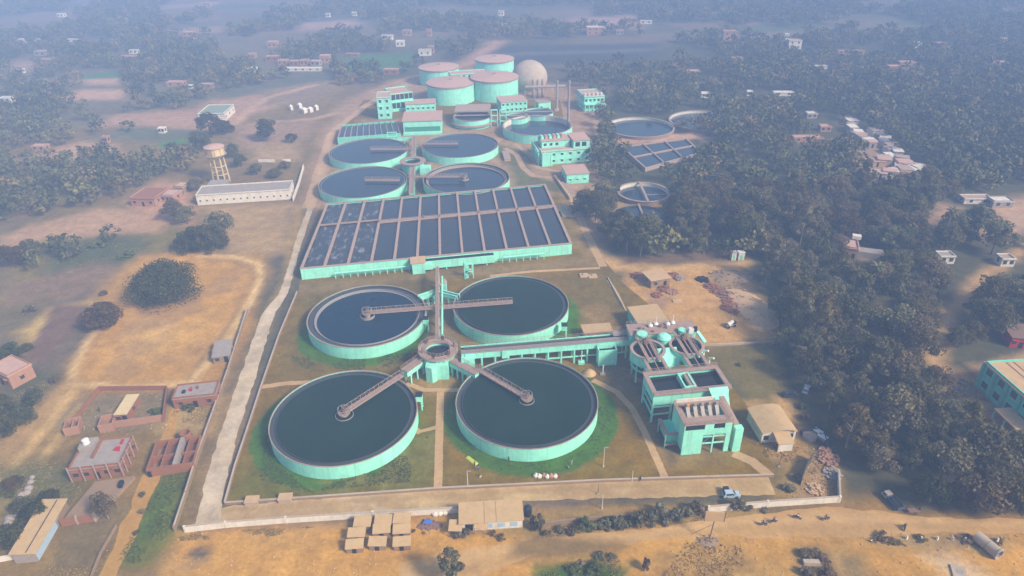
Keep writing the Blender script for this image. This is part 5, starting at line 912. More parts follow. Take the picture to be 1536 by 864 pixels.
# --- far houses: (px, py of front left base, width m, depth m, height m, wall, roof, label)
FARH = [
 (275,60,15,14,10,'pinkw','pinkroof','tall pinkish house alone among the haze-covered trees, upper left'), (401,72,14,12,7,'pinkw','pinkroof','pink house at the back of the village above the dark field'),
 (398,92,18,12,5,'brick','pinkroof','reddish house below the tall pink village house'), (372,88,10,9,5,'pinkw','cope','small pale house at the left of the village above the dark field'), (417,98,12,10,5,'pinkw','pinkroof','pink house in the middle of the village row'),
 (434,99,12,10,5,'brick','pinkroof','red brick house right of the village middle'), (450,98,11,10,5,'pinkw','cope','pale pink house near the right end of the village'), (466,99,12,10,5,'greyw','pinkroof','greyish house at the right end of the village'), (480,95,13,12,8,'pinkw','pinkroof','taller pink house closing the village on the right'), 
 (428,107,46,6,3,'white','white','long low pale barn in front of the village'), (364,109,17,8,4,'white','white','low white house left in front of the village'), (250,130,20,10,4,'pinkw','pinkroof','rose-coloured low house near the field junction, upper left'), (300,133,14,8,4,'mud','pinkroof','brownish hut right of the rose-coloured low house'), (283,133,4,4,3,'white','white','tiny white hut between two reddish houses'),
 (180,90,20,8,4,'brick','pinkroof','red-roofed farmhouse in the far left fields'), (194,81,12,7,4,'white','cope','pale farmhouse behind the red-roofed one'), (52,84,16,12,5,'greyw','cope','greyish farm building at far left'), (62,95,14,10,4,'pinkw','cope','pinkish farm building at far left below the greyish one'), (28,64,9,7,4,'white','cope','small white hut at far left, upper'), (100,63,26,6,3,'white','cope','long pale shed far left beyond the trees'), (46,63,18,5,3,'white','cope','second long pale shed at far left'), (86,26,12,9,5,'white','white','dim white house near the upper left corner'), (185,34,6,6,5,'white','white','faint white hut in the upper left haze'),
 (28,110,6,5,4,'white','white','white hut by the left field edge'), (0,154,12,8,4,'white','bluel','pale bluish house cut by the left edge'), (238,200,6,5,4,'white','white','small white hut beside the bright green plot'), (154,215,5,5,5,'pinkw','pinkw','tiny pink hut on the peach field edge'), (48,226,12,8,3,'pinkw','pinkroof','pinkish hut at the left end of the large peach field'),
 (305,10,14,10,6,'pinkw','cope','faint pink house near the top edge, left'), (460,12,12,9,5,'pinkw','cope','faint pink house near the top edge, right of the first'), (488,26,8,7,5,'white','cope','faint white hut beneath the top edge'),
 (604,54,13,10,7,'pinkw','cope','pale house right of the green field in the upper middle'), (640,55,7,7,9,'pinkw','pinkw','slim pinkish tower house in the upper middle'), (572,60,17,8,5,'white','cope','long whitish house above the green field'), (594,70,12,10,6,'white','white','white house above the right end of the green field'), (628,84,17,10,6,'white','cope','white house near the road bend in the upper middle'), (642,80,8,8,8,'pinkw','cope','small pinkish block beside the white house at the road bend'), (575,112,18,10,5,'brick','pinkroof','faded red house left of the back digesters'), (519,85,18,6,3,'brick','pinkroof','reddish shed at the left end of the green field'),
 (747,24,10,8,7,'white','cope','faint white house near the top middle'), (753,42,12,9,5,'white','cope','faint whitish house right of the far road'), (528,24,8,6,5,'white','white','dim white hut at top middle left'), (880,53,29,16,10,'pinkw','white','large pale pink villa on the far plain right of the gas holder'), (924,52,12,8,5,'greyw','cope','dim grey house right of the large pale villa'), (960,36,20,6,4,'white','cope','faint long pale shed beyond the large pale villa'), (999,19,12,5,4,'white','white','faint white shed near the top right middle'),
 (1084,62,21,14,12,'pinkw','pinkw','tall pinkish house cluster on the right plain'), (1098,93,14,9,4,'pinkw','pinkroof','low rosy house below the tall pinkish cluster'), (1182,74,18,11,10,'white','pinkw','white house with rosy wall further right on the plain'), (1176,60,7,7,7,'white','white','small white block left of the white house with rosy wall'), (1256,82,36,6,4,'pinkw','cope','long pinkish wall-like building in the right haze'), (1332,109,16,10,6,'brick','pinkroof','bright reddish house in the right tree belt'), (1348,104,20,10,7,'pinkw','cope','pale pink house right of the bright reddish one'), (1372,72,9,8,6,'white','white','faint white hut above the right tree belt'), (1484,102,24,12,5,'pinkw','cope','faint rosy house near the right edge'), (1402,70,16,8,4,'pinkw','cope','faint pale house in the upper right haze'), (1500,64,10,8,5,'white','white','faint white hut near the upper right edge'), (1138,62,6,6,5,'white','white','tiny white hut between two pinkish clusters'), (1214,104,22,5,3,'white','cope','faint long shed above the right tree belt'),
 (1052,147,8,6,4,'white','white','small white hut behind the old round tanks'), (1120,144,6,5,4,'white','white','tiny white hut among trees right of the old tanks'), (1160,144,22,6,3,'white','white','long pale roofed shed among trees right of the old tanks'), (1030,115,16,10,5,'pinkw','pinkroof','rosy house at the edge of the wood behind the office block'), (1210,178,10,8,4,'greyw','white','pale hut in the wood left of the ruined settlement'), (1230,198,10,8,4,'pinkw','pinkroof','rosy hut in the wood below the pale hut'), (1190,213,26,8,3,'pinkw','pinkroof','long rosy shed in the wood below the settlement'),
 (1488,312,14,9,4,'greyw','white','grey house on the clearing near the right edge'), (1445,306,20,8,3,'white','cope','low pale house left of the grey house near the right edge'), (1500,400,8,7,4,'white','cope','pale hut half hidden in trees near the right edge'), (1408,396,9,7,4,'white','greyw','white roofed hut in the right wood beside the tall palms'),
]
for (px, py, w, d, h, wm, rm, la) in FARH:
    w, d, h = w*.6, d*.6, h*.66
    a = G(px, py); s = math.hypot(a[0], a[1])
    b = (px+w*FPX/(a[1]*_cp+CZ*_sp), py-random.uniform(-.15, .2))
    building('house', la, 'house', (px, py), b, d, h, M[wm], M[rm], nwin=max(2, int(w/5)), swin=1, floors=2 if h > 6.5 else 1, win=(1.4, 1.5), over=.3, sunshade=False, door=False)
# ruined settlement in the wood: rows of small pale blocks
def hut_row(pts, n, lab, seed):
    random.seed(seed); P = resample(pts, n); words = ['first', 'second', 'third', 'fourth', 'fifth', 'sixth', 'seventh', 'eighth', 'ninth', 'tenth', 'eleventh', 'twelfth']
    for i in range(n):
        px, py = P[i]; px += random.uniform(-2, 2); w = random.uniform(3.5, 6.5); a = G(px, py); t = T('small_house', lab % words[i], 'house', (*a, 0), random.uniform(-.5, .2), 'small pale houses of the wood settlement'); d, h = random.uniform(4, 7), random.uniform(2.4, 3.6)
        wm = M[random.choice(['white', 'pinkw', 'greyw', 'sandroof'])]; t.part('wall', MB().box(0, w, 0, d, 0, h), wm); t.part('roof', MB().box(-.2, w+.2, -.2, d+.2, h+.003, h+.25), M[random.choice(['white', 'cope', 'pinkroof'])]); t.part('door', MB().box(w*.35, w*.35+1, -.05, -.003, .02, 2.0), M['dark'])
hut_row([(1268,184),(1274,200),(1288,214),(1303,222)], 10, 'small pale house, %s from the top in the left lane of the wood settlement', 4); hut_row([(1308,206),(1318,214),(1326,226),(1338,236)], 8, 'small pale house, %s from the top in the right lane of the wood settlement', 5)
hut_row([(1306,250),(1325,248),(1338,242),(1345,254)], 6, 'small house, %s from the left in the upper row of the lower settlement', 6); hut_row([(1304,268),(1325,266),(1345,265),(1362,264),(1380,262)], 9, 'small house, %s from the left in the bottom row of the lower settlement', 7); hut_row([(1342,258),(1358,254),(1376,262)], 4, 'small house, %s from the left in the middle row of the lower settlement', 8)
random.seed(21)
# --- right side buildings
t = building('house', 'house with a pale gable deep in the right wood', 'house', (1262, 386), (1284, 389), 9, 4, M['pinkw'], M['pinkroof'], nwin=2, swin=2); t.part('white_cap', MB().box(3, 6, 7, 9.3, 4.7, 6), M['white']); t.part('lean_to', MB().box(t.w+.01, t.w+9, 2, 6, 0, 2.4), M['greyw'])
for i, (px, la) in enumerate(((1097, 'white cabin at the wood edge, left of the pair'), (1107, 'white cabin at the wood edge, right of the pair'))):
    t = T('site_cabin', la, 'cabin', (*G(px, 391), 0), .05, 'pair of white cabins'); w = 1.7 if i == 0 else 2.2; t.part('wall', MB().box(0, w, 0, 2, 0, 3.0), M['mint'] if i == 2 else M['white']); t.part('roof', MB().box(-.15, w+.15, -.15, 2.15, 3.003, 3.2), M['whitep']); t.part('door', MB().box(w*.3, w*.7, -.05, -.003, .1, 2.2), M['mintd'])
# curved tan roof house
a, b = G(1144.5, 651, 3.2), G(1197.5, 646.5, 3.2); L_ = math.hypot(b[0]-a[0], b[1]-a[1]); t = T('security_house', 'house with a bulging tan roof and white porch beside the big dark trees', 'house', (*a, 0), math.atan2(b[1]-a[1], b[0]-a[0])); D_ = 9.0
t.part('wall', MB().box(.1, L_-.3, .3, D_, 0, 3.1), M['white']); n = 12; mb = MB()
for i in range(n):
    u0, u1 = i/n, (i+1)/n; z = lambda u: 3.2+1.5*math.sin(PI*min(1, u*.9+.1))**.8*(.35+.65*u); mb.hexa([(L_*u0-.3, -.4, z(u0)-.0), (L_*u1-.3, -.4, z(u1)), (L_*u1-.3, D_+.4, z(u1)), (L_*u0-.3, D_+.4, z(u0))], [(L_*u0-.3, -.4, z(u0)+.18), (L_*u1-.3, -.4, z(u1)+.18), (L_*u1-.3, D_+.4, z(u1)+.18), (L_*u0-.3, D_+.4, z(u0)+.18)])
t.part('roof', mb, M['tan']); t.part('gable', MB().poly([(L_*i/12-.3, .31, 3.2+1.5*math.sin(PI*min(1, i/12*.9+.1))**.8*(.35+.65*i/12)) for i in range(13)]+[(L_-.3, .31, 3.1), (.1, .31, 3.1)]), M['white'])
t.part('porch_roof', MB().hexa([(2.6,-3.4,2.4),(6.6,-3.4,2.4),(6.6,.2,3.2),(2.6,.2,3.2)], [(2.6,-3.4,2.55),(6.6,-3.4,2.55),(6.6,.2,3.35),(2.6,.2,3.35)]), M['tan']); t.part('porch_wall', MB().box(2.8, 6.4, -3.2, -2.9, 0, 2.38), M['white'])
for x in (.6, 6.9): 
    w_ = t.part('window', MB().box(x, x+1.2, .2, .297, 1.0, 2.3), M['dark']); t.part('sill', MB().box(x-.2, x+1.4, .1, .297, .8, .95), M['white'], w_)
# brick yard: hut, piles, small things
t = building('yard_hut', 'tan-roofed hut with dark open side in the sandy brick yard', 'hut', (976, 433), (1004, 428), 6.5, 3.0, M['mud'], M['sandroof'], nwin=2, swin=1, flat=False)
def heap(name, label, px, py, r, h, mat, cat, n=26, sq=1.0, blk=.35, group=None, grp_rot=0):
    x, y = G(px, py); n = n*2; h *= .75; mb = MB(); mb.lathe([(r*.9, 0), (r*.6, h*.35), (r*.3, h*.6), (0, h*.7)], 14); mb.v = [(vx_*(1+.2*math.sin(3*math.atan2(vy_, vx_)+px)), vy_*sq*(1+.15*math.cos(2*math.atan2(vy_, vx_))), vz) for vx_, vy_, vz in mb.v]
    for i in range(n):
        a = random.uniform(0, 2*PI); q_ = math.sqrt(random.random()); bx, by, bz_ = r*q_*math.cos(a), sq*r*q_*math.sin(a), h*(1-q_)*.9; s = blk*random.uniform(.5, 1.2); mb.hexa(*[[(bx+s*math.cos(a+k*PI/2+.7), by+s*math.sin(a+k*PI/2+.7), bz_+zz) for k in range(4)] for zz in (0, s)])
    o = link(name, mb.mesh(name), mat); o.location = (x, y, 0); o.rotation_euler.z = grp_rot; return tag(o, label, cat, group)
for k, (px, py, r, h, m, la) in enumerate(((955,414,2.6,1.2,'brick','brick heap left of the tan-roofed yard hut'),(963,418,1.8,1.0,'pinkw','smaller brick heap touching the left side of the yard hut'),(1010,414,2.4,1.3,'brick','brick heap just right of the yard hut'),(1018,418,2.0,1.2,'greyw','grey rubble heap right of the yard hut'),(996,434,2.6,1.0,'brick','low brick heap in front of the yard hut'),(1008,438,2.2,.9,'pinkw','pale brick heap in front of the yard hut, right'),(985,443,2.0,.7,'brick','scattered bricks between the yard hut and tan-roofed store'),
   (1054,420,2.4,1.5,'dark','dark refuse heap at the upper end of the long brick bank'),(1066,430,2.6,1.1,'brick','heap of red waste along the brick bank, upper'),(1076,437,2.8,1.0,'brick','heap of red bricks along the brick bank, middle'),(1086,442,3.0,1.1,'rust','heap of rusty waste along the brick bank, lower'),(1094,452,2.8,1.0,'brick','brick heap in the right part of the sandy yard'),(1102,458,2.6,1.0,'pinkw','pale brick heap in the right part of the sandy yard'),(1090,462,2.2,.8,'brick','flat brick scatter at the right of the sandy yard'),(1110,450,2.4,1.2,'greyw','grey brick heap at the foot of the straw bank'),(1100,468,2.0,.8,'brick','last brick scatter toward the grey machine in the yard'))):
    heap('rubble_heap' if m in ('greyw', 'dark') else 'brick_heap', la, px, py, r, h, M[m], 'heap')
heap('earth_bank', 'long pale straw-covered bank at the right edge of the sandy yard', 1126, 462, 6.5, 2.0, M['sandroof'], 'bank', 30, 2.6, .3, grp_rot=.25); heap('earth_bank', 'brown ploughed-looking bank above the red waste heaps', 1095, 415, 7.5, 1.6, M['mud'], 'bank', 20, .9, .3)
t = T('cement_mixer', 'small grey machine standing alone on the sandy yard', 'machine', (*G(1095, 490), 0), .4); t.part('chassis', MB().box(-1.6, 1.6, -.7, .7, .5, .9), M['steel']); t.part('drum', MB().tube((-.9, 0, 1.0), (.9, 0, 1.9), .8, 14, .5), M['white']); t.part('engine', MB().box(1.0, 1.9, -.5, .5, .903, 1.6), M['dark'])
for sx in (-1.1, 1.1):
    for sy in (-.8, .8): t.part('wheel', MB().tube((sx, sy-.12, .45), (sx, sy+.12, .45), .45, 14), M['black'])
t = T('plank_stack', 'short stack of pale planks on the sandy yard', 'planks', (*G(1010, 454), 0), .05); 
for i in range(4): t.part('plank', MB().box(0, 3.2, i*.42, i*.42+.38, 0, .3+.08*(i % 2)), M['sandroof'])
for (px, py, la) in ((876,414,'low pale concrete footing near the sandy fork, left'), (889,415,'low pale concrete footing near the sandy fork, right')):
    t = T('concrete_footing', la, 'footing', (*G(px, py), 0), .1); t.part('slab', MB().box(-1.5, 1.5, -1.2, 1.2, 0, .5), M['sandroof']); t.part('stub', MB().box(-.4, .4, -.4, .4, .503, 1.0), M['conc'])
# right edge school-like building
t = building('green_building', 'two-storey teal building with mint pillars and a tan flat roof at the right edge', 'building', (1464, 581), (1556, 668), 15, 8.2, M['teal'], M['sandroof'], floors=2, nwin=5, win=(2.0,1.8), swin=3, over=.5, door=False, sunshade=False)
for i in range(6): t.part('pillar', MB().box(t.w*i/5-.35, t.w*i/5+.35, -.6, -.003, 0, 8.0), M['mintd'])
t.part('roof_beam', MB().box(.6, t.w-.6, 5, 5.3, 8.23, 8.5), M['rust']); t.part('roof_beam', MB().box(.6, t.w-.6, 7, 7.3, 8.23, 8.5), M['rust']); t.part('canopy', MB().box(t.w*.55, t.w*.9, -5, -.61, 3.2, 3.5), M['sandroof']); [t.part('canopy_post', MB().box(x, x+.3, -4.9, -4.6, 0, 3.198), M['mint']) for x in (t.w*.56, t.w*.72, t.w*.88)]
building('shed', 'dark red shed at the right edge behind the teal building', 'shed', (1513, 521), (1545, 524), 8, 3.5, M['red'], M['rust'], nwin=3, swin=1, flat=False)
for (px, py, la) in ((1440,588,'pile of pale twigs and poles left of the teal building'), (1470,592,'heap of broken bricks at the corner of the teal building'), (1452,578,'low rubble heap behind the twig pile')): heap('rubble_heap', la, px, py, 2.4, 1.0, M['mud'], 'heap', 34, 1.0, .4)
heap('rubble_heap', 'rubble heap with plastic waste in the walled corner by the junction', 1243, 690, 2.6, 1.1, M['pinkw'], 'heap', 40, 1.0, .4); heap('rubble_heap', 'grey rubble heap against the return of the white wall', 1250, 712, 2.2, .9, M['greyw'], 'heap', 36); heap('rubble_heap', 'pink plastic waste heap under the trees by the walled corner', 1238, 678, 1.6, .8, M['pinkw'], 'heap', 20); heap('rubble_heap', 'low pale rubble scatter inside the white wall corner', 1222, 735, 2.0, .6, M['sandroof'], 'heap', 24)
wall_line('screen_wall', 'dark slanting screen of netting in the walled corner', [(1200,728),(1208,705),(1217,690)], 2.4, M['pipe'], .15); wall_line('fence_wall', 'thin dark fence beside the bulging-roof house', [(1199,652),(1232,648),(1240,672)], 1.6, M['pipe'], .12)
t = T('vegetable_tank', 'round concrete tank lid beside the bulging-roof house', 'tank lid', (*G(1214, 656), 0)); t.part('rim', MB().ring(1.2, 1.7, 0, .9, 20), M['greyw']); t.part('lid', MB().disk(1.19, .8, 20), M['cope'])
for k, (px, py, la) in enumerate(((1226,652,'white bin under the trees, upper one beside the fence'), (1233,660,'white bin under the trees, lower one beside the fence'))):
    t = T('waste_bin', la, 'bin', (*G(px, py), 0), .6); t.part('body', MB().hexa([(-.5,-.9,.1),(.5,-.9,.1),(.5,.9,.1),(-.5,.9,.1)], [(-.7,-1.1,1.2),(.7,-1.1,1.2),(.7,1.1,1.2),(-.7,1.1,1.2)]), M['greyw']); t.part('lid', MB().box(-.75, .75, -1.15, 1.15, 1.203, 1.3), M['whitep'])
# --- foreground huts and cabin
HUTS = [(532,792,'back'), (523,808,'middle'), (520,826,'front'), (563,790,'back'), (561,803,'middle'), (554,821,'front'), (591,787,'back'), (591,803,'middle'), (591,822,'front')]
cn = ['left', 'middle', 'right']
for i, (px, py, row) in enumerate(HUTS):
    a = G(px, py+5, 0); wd = 3.5; d = 1.75 if i % 3 else 2.1; t = T('hut', '%s hut in the %s column of tan-roofed huts on the foreground sand' % (row, cn[i//3]), 'hut', (*a, 0), .04+random.uniform(-.06, .06)+(-.12 if i == 5 else 0), 'tan-roofed huts on the foreground sand'); h = 1.6
    t.part('wall', MB().box(.05, wd-.05, .05, d, 0, h), M['mud']); t.part('roof', MB().hexa([(-.15,-.25,h+.003),(wd+.15,-.25,h+.003),(wd+.15,d+.2,h+.5),(-.15,d+.2,h+.5)], [(-.15,-.25,h+.12),(wd+.15,-.25,h+.12),(wd+.15,d+.2,h+.62),(-.15,d+.2,h+.62)]), M['tan']); t.part('door', MB().box(wd*.35, wd*.6, -.02, .047, .02, 1.4), M['dark']); t.part('gable', MB().hexa([(.05,d-.12,h),(wd-.05,d-.12,h),(wd-.05,d,h),(.05,d,h)], [(.05,d-.12,h+.46),(wd-.05,d-.12,h+.46),(wd-.05,d,h+.48),(.05,d,h+.48)]), M['mud'])
a, b = G(691, 797), G(784, 791); L_ = math.hypot(b[0]-a[0], b[1]-a[1]); t = T('site_office', 'long white cabin with a tan panelled roof and bluish windows on the boundary wall', 'cabin', (*a, 0), math.atan2(b[1]-a[1], b[0]-a[0])); h = 2.7
t.part('wall', MB().box(0, L_, 0, 4.6, 0, h), M['white'])
for k in range(3): t.part('roof_panel', MB().hexa([(L_*[0,.39,.58][k]-(.3 if k == 0 else -.04), -.5, h+.003), (L_*[.39,.58,1][k]+(.3 if k == 2 else -.04), -.5, h+.003), (L_*[.39,.58,1][k]+(.3 if k == 2 else -.04), 5.0, h+.55), (L_*[0,.39,.58][k]-(.3 if k == 0 else -.04), 5.0, h+.55)], [(L_*[0,.39,.58][k]-(.3 if k == 0 else -.04), -.5, h+.12), (L_*[.39,.58,1][k]+(.3 if k == 2 else -.04), -.5, h+.12), (L_*[.39,.58,1][k]+(.3 if k == 2 else -.04), 5.0, h+.68), (L_*[0,.39,.58][k]-(.3 if k == 0 else -.04), 5.0, h+.68)]), M['tan'])
for x in (.46, .66, .86): 
    w_ = t.part('window', MB().box(L_*x-.75, L_*x+.75, -.06, -.003, .5, 1.9), M['bluel']); t.part('sill', MB().box(L_*x-.85, L_*x+.85, -.14, -.003, .38, .47), M['white'], w_)
t.part('door', MB().box(L_*.08, L_*.2, -.06, -.003, .02, 2.0), M['dark']); t.part('water_tank', MB().lathe([(0,0),(.9,0),(.9,2.2),(.3,2.5),(0,2.5)], 14, L_+1.4, 3.4), M['dark'])
for (px, py, la) in ((673, 806, 'tan tarpaulin lean-to in front of the white cabin, left one'), (711, 802, 'tan tarpaulin lean-to in front of the white cabin, right one')):
    t = T('lean_to', la, 'shelter', (*G(px, py), 0), -.05); t.part('tarpaulin', MB().hexa([(0,0,1.9),(2.9,0,1.9),(2.9,2.6,2.5),(0,2.6,2.5)], [(0,0,1.97),(2.9,0,1.97),(2.9,2.6,2.57),(0,2.6,2.57)]), M['tan'])
    for xx in (.1, 2.8):
        for yy in (.1, 2.5): t.part('pole', MB().box(xx-.06, xx+.06, yy-.06, yy+.06, 0, 1.9+.23*yy), M['rust'])
heap('earth_mound', 'reddish earth mound under a blue plastic sheet behind the huts', 644, 787, 3.0, .6, M['rust'], 'mound', 14, .6, .2)
x, y = G(642, 785); t = one('blue_sheet', MB().hexa([(x-1.1,y-.5,.5),(x+1.0,y-.6,.48),(x+.8,y+.5,.6),(x-.8,y+.6,.62)], [(x-1.0,y-.4,.66),(x+.9,y-.5,.6),(x+.7,y+.4,.78),(x-.7,y+.5,.74)]), M['blue'], 'crumpled blue plastic sheet lying on the reddish earth mound', 'plastic sheet')
for k, (px, py) in enumerate(((653,772),(660,771),(668,770))):
    x, y = G(px, py); one('cement_sack', MB().lathe([(.2,0),(.75,.15),(.7,.5),(.2,.75),(0,.78)], 10, x, y), M['white'], ['white sack on the wall side nearest the blue sheet', 'white sack in the middle of the three beside the wall', 'white sack nearest the white cabin beside the wall'][k], 'sack', 'white sacks beside the wall')
x, y = G(1064, 809); t = T('billboard', 'tan advertising hoarding on one thin leaning pole beside the dirt road', 'billboard', (x, y, 0), -.08); t.part('pole', MB().tube((0,0,0), (.3,0,5.6), .12, 8), M['rust']); t.part('board', MB().box(-1.7, 2.2, -.1, .1, 5.603, 8.3), M['tan']); t.part('frame', MB().box(-1.85, -1.702, -.14, .14, 5.5, 8.4).box(2.202, 2.35, -.14, .14, 5.5, 8.4), M['rust']); t.part('stay', MB().tube((.2,.1,4.5), (-3.4, 1.2, 0), .04, 6), M['rust'])
heap('earth_mound', 'low brown mound at the foot of the billboard pole', 1062, 813, 2.6, .5, M['mud'], 'mound', 16, .7, .2)
for (px, py, la, h) in ((903,763,'white and red pole by the overgrown wall',4.6), (897,741,'dark pole lying slanted beside the bottom track',3.0), (702,731,'thin lamp post by the kerb wall near the paved path',5.0), (1168,700,'thin post near the lower path end',4), (948,722,'thin post by the kerb wall right of the white sacks',3.4), (455,748,'small sign post at the kerb wall',2.4), (905,700,'thin lamp post on the brown lawn right of the grass ring', 6.0)):
    x, y = G(px, py); t = T('lamp_post' if 'lamp' in la else 'marker_pole', la, 'pole', (x, y, 0)); t.part('shaft', MB().tube((0,0,0), (.0,0,h), .09, 8, .06), M['white'] if 'white' in la or 'lamp' in la else M['rust']); t.part('foot', MB().box(-.25, .25, -.25, .25, 0, .2), M['conc'])
    if 'lamp' in la: t.part('lamp_head', MB().box(-.1, .9, -.12, .12, h+.003, h+.15), M['steel'])
# culvert pipe, slabs, blocks
x, y = G(1497, 838); t = T('culvert_pipe', 'fat concrete culvert pipe lying on the sand by the road', 'culvert pipe', (x, y, 0), math.radians(112)); mb = MB()
for seg in range(2): mb.lathe([(.95, seg*2.6), (1.2, seg*2.6), (1.2, seg*2.6+2.5), (.95, seg*2.6+2.5)], 24, closed=True)
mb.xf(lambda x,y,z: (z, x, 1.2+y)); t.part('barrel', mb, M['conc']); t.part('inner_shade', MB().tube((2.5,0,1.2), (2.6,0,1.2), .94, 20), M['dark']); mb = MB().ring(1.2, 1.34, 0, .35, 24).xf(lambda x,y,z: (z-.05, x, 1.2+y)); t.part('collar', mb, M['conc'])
x, y = G(1216, 846); t = T('concrete_block', 'broken pale concrete block among weeds at the bottom edge', 'concrete block', (x, y, 0), -.05); t.part('body', MB().box(-1.6, 1.6, -.5, .5, 0, .9), M['conc']); t.part('broken_edge', MB().hexa([(1.6,-.5,0),(2.1,-.4,0),(2.0,.4,0),(1.6,.5,0)], [(1.6,-.5,.8),(1.8,-.3,.5),(1.75,.3,.6),(1.6,.5,.8)]), M['greyw'])
x, y = G(1440, 866); t = T('concrete_slab', 'flat pale concrete slab at the bottom right edge', 'slab', (x, y, 0), -.3); t.part('body', MB().box(-1.3, 1.3, -2.6, 2.6, 0, .35), M['conc']); t.part('patch', MB().box(-.6, .8, .6, 1.6, .353, .37), M['greyw'])
for i in range(7):
    x, y = G(1357+i*23+random.uniform(-3,3), 808+i*.6); t = T('verge_stone', '%s white verge stone from the left along the road' % ['first','second','third','fourth','fifth','sixth','seventh'][i], 'verge stone', (x, y, 0), random.uniform(0, 3), 'verge stones along the road'); t.part('stone', MB().hexa([(-.25,-.2,0),(.25,-.2,0),(.25,.2,0),(-.25,.2,0)], [(-.15,-.12,.9),(.15,-.12,.85),(.15,.12,.8),(-.15,.12,.9)]), M['white'])
# ================================================================= TREES, SHRUBS, GRASS
L1 = leafmat('leaf_olive', [(0.073, 0.061, 0.016), (0.122, 0.099, 0.027), (0.183, 0.141, 0.042), (0.268, 0.198, 0.068)], .34)
L2 = leafmat('leaf_greygreen', [(0.061, 0.062, 0.021), (0.104, 0.099, 0.034), (0.159, 0.143, 0.051), (0.232, 0.198, 0.076)], .34)
L3 = leafmat('leaf_dry', [(.080,.066,.022), (.125,.102,.034), (.185,.150,.052), (.26,.21,.085)], .34)
L4 = leafmat('leaf_deep', [(0.037, 0.044, 0.010), (0.063, 0.068, 0.014), (0.098, 0.097, 0.022), (0.146, 0.132, 0.034)], .34)
L5 = leafmat('leaf_bright', [(0.055, 0.083, 0.010), (0.091, 0.127, 0.016), (0.134, 0.165, 0.024), (0.195, 0.209, 0.040)], .34)
def leaf_cloud(rng, centers, radii, nq, size, flat=.8):
    V, F = [], []
    for (c, r) in zip(centers, radii):
        d = rng.normal(size=(nq, 3)); d[:,2] = d[:,2]*.9+.25; d /= np.linalg.norm(d, axis=1)[:,None]
        p = c+d*(r*rng.uniform(.55, 1.05, nq)**.6)[:,None]*np.array([1, 1, flat])
        nrm = d+rng.normal(scale=.55, size=(nq, 3)); nrm /= np.linalg.norm(nrm, axis=1)[:,None]
        a = np.cross(nrm, rng.normal(size=(nq, 3))); a /= np.linalg.norm(a, axis=1)[:,None]; b = np.cross(nrm, a)
        s = size*rng.uniform(.6, 1.3, nq)[:,None]; e = s*rng.uniform(.5, 1.0, nq)[:,None]
        V.append(np.stack([p-a*s-b*e*.4, p+b*e*-1.0+a*s*.1, p+a*s+b*e*.3, p-a*s*.2+b*e], 1).reshape(-1, 3))
    V = np.concatenate(V); return V
def quads_mesh(name, V, mat):
    me = bpy.data.meshes.new(name); n = len(V)//4; me.vertices.add(len(V)); me.vertices.foreach_set('co', V.astype(np.float32).ravel())
    me.loops.add(n*4); me.loops.foreach_set('vertex_index', np.arange(n*4, dtype=np.int32)); me.polygons.add(n); me.polygons.foreach_set('loop_start', np.arange(0, n*4, 4, dtype=np.int32)); me.polygons.foreach_set('loop_total', np.full(n, 4, np.int32))
    me.update(calc_edges=True); me.materials.append(mat); return me
def crown_pts(rng, n, R, hz, zc, shape):
    C, Rd = [], []
    for i in range(n):
        a = rng.uniform(0, 2*PI); u = rng.uniform(-.75, 1.0) if shape != 'dome' else rng.uniform(-.35, 1.0); rr = math.sqrt(max(.03, 1-u*u))*rng.uniform(.45, 1.04)
        if shape == 'tall': rr *= (.55+.45*(1-max(0, u)))
        C.append((R*rr*math.cos(a)*.86, R*rr*math.sin(a)*.86, zc+hz*u*.85)); Rd.append(R*rng.uniform(.17, .42))
    return np.array(C), Rd
def trunk_mb(rng, h, zc, R, r0):
    mb = MB(); top = Vector((rng.normal()*.3, rng.normal()*.3, zc)); mb.tube((0,0,-.2), (0,0,h*.28), r0, 7, r0*.75); mb.tube((0,0,h*.28), tuple(top), r0*.75, 7, r0*.3)
    for i in range(5):
        a = 2*PI*i/5+rng.uniform(0, 1); z0 = h*rng.uniform(.25, .45); mb.tube((0,0,z0), (R*.6*math.cos(a), R*.6*math.sin(a), zc+rng.uniform(-.5, 1.5)), r0*.45, 6, r0*.12)
    return mb
PROTO = {}
def proto(key, seed, R, h, hz, zc, nc, nq, size, mat, shape='round', r0=.28, bark='bark'):
    rng = np.random.default_rng(seed); C, Rd = crown_pts(rng, nc, R, hz, zc, shape)
    PROTO[key] = (trunk_mb(rng, h, zc, R, r0).mesh('trunk'), quads_mesh('crown', leaf_cloud(rng, C, Rd, nq, size), mat), h, R); PROTO[key][0].materials.append(M[bark])
K = 0
for k in range(3): proto('broad%d' % k, 10+k, 5.0, 9.0, 3.4, 5.6, 38, 95, .28, [L1, L2, L3][k])
for k in range(2): proto('tall%d' % k, 20+k, 3.4, 13.0, 5.6, 7.2, 36, 85, .26, [L2, L1][k], 'tall', .25, 'palebark')
for k in range(2): proto('dome%d' % k, 30+k, 5.0, 7.5, 4.8, 2.6, 50, 90, .25, [L4, L1][k], 'dome', .35)
proto('thin0', 40, 4.2, 8.5, 3.0, 5.4, 20, 60, .25, L3, 'round', .2, 'palebark'); proto('round0', 41, 4.4, 8.0, 3.4, 4.8, 32, 95, .27, L4); proto('big0', 42, 12, 17, 9.5, 4.2, 150, 110, .34, L4, 'dome', .8)
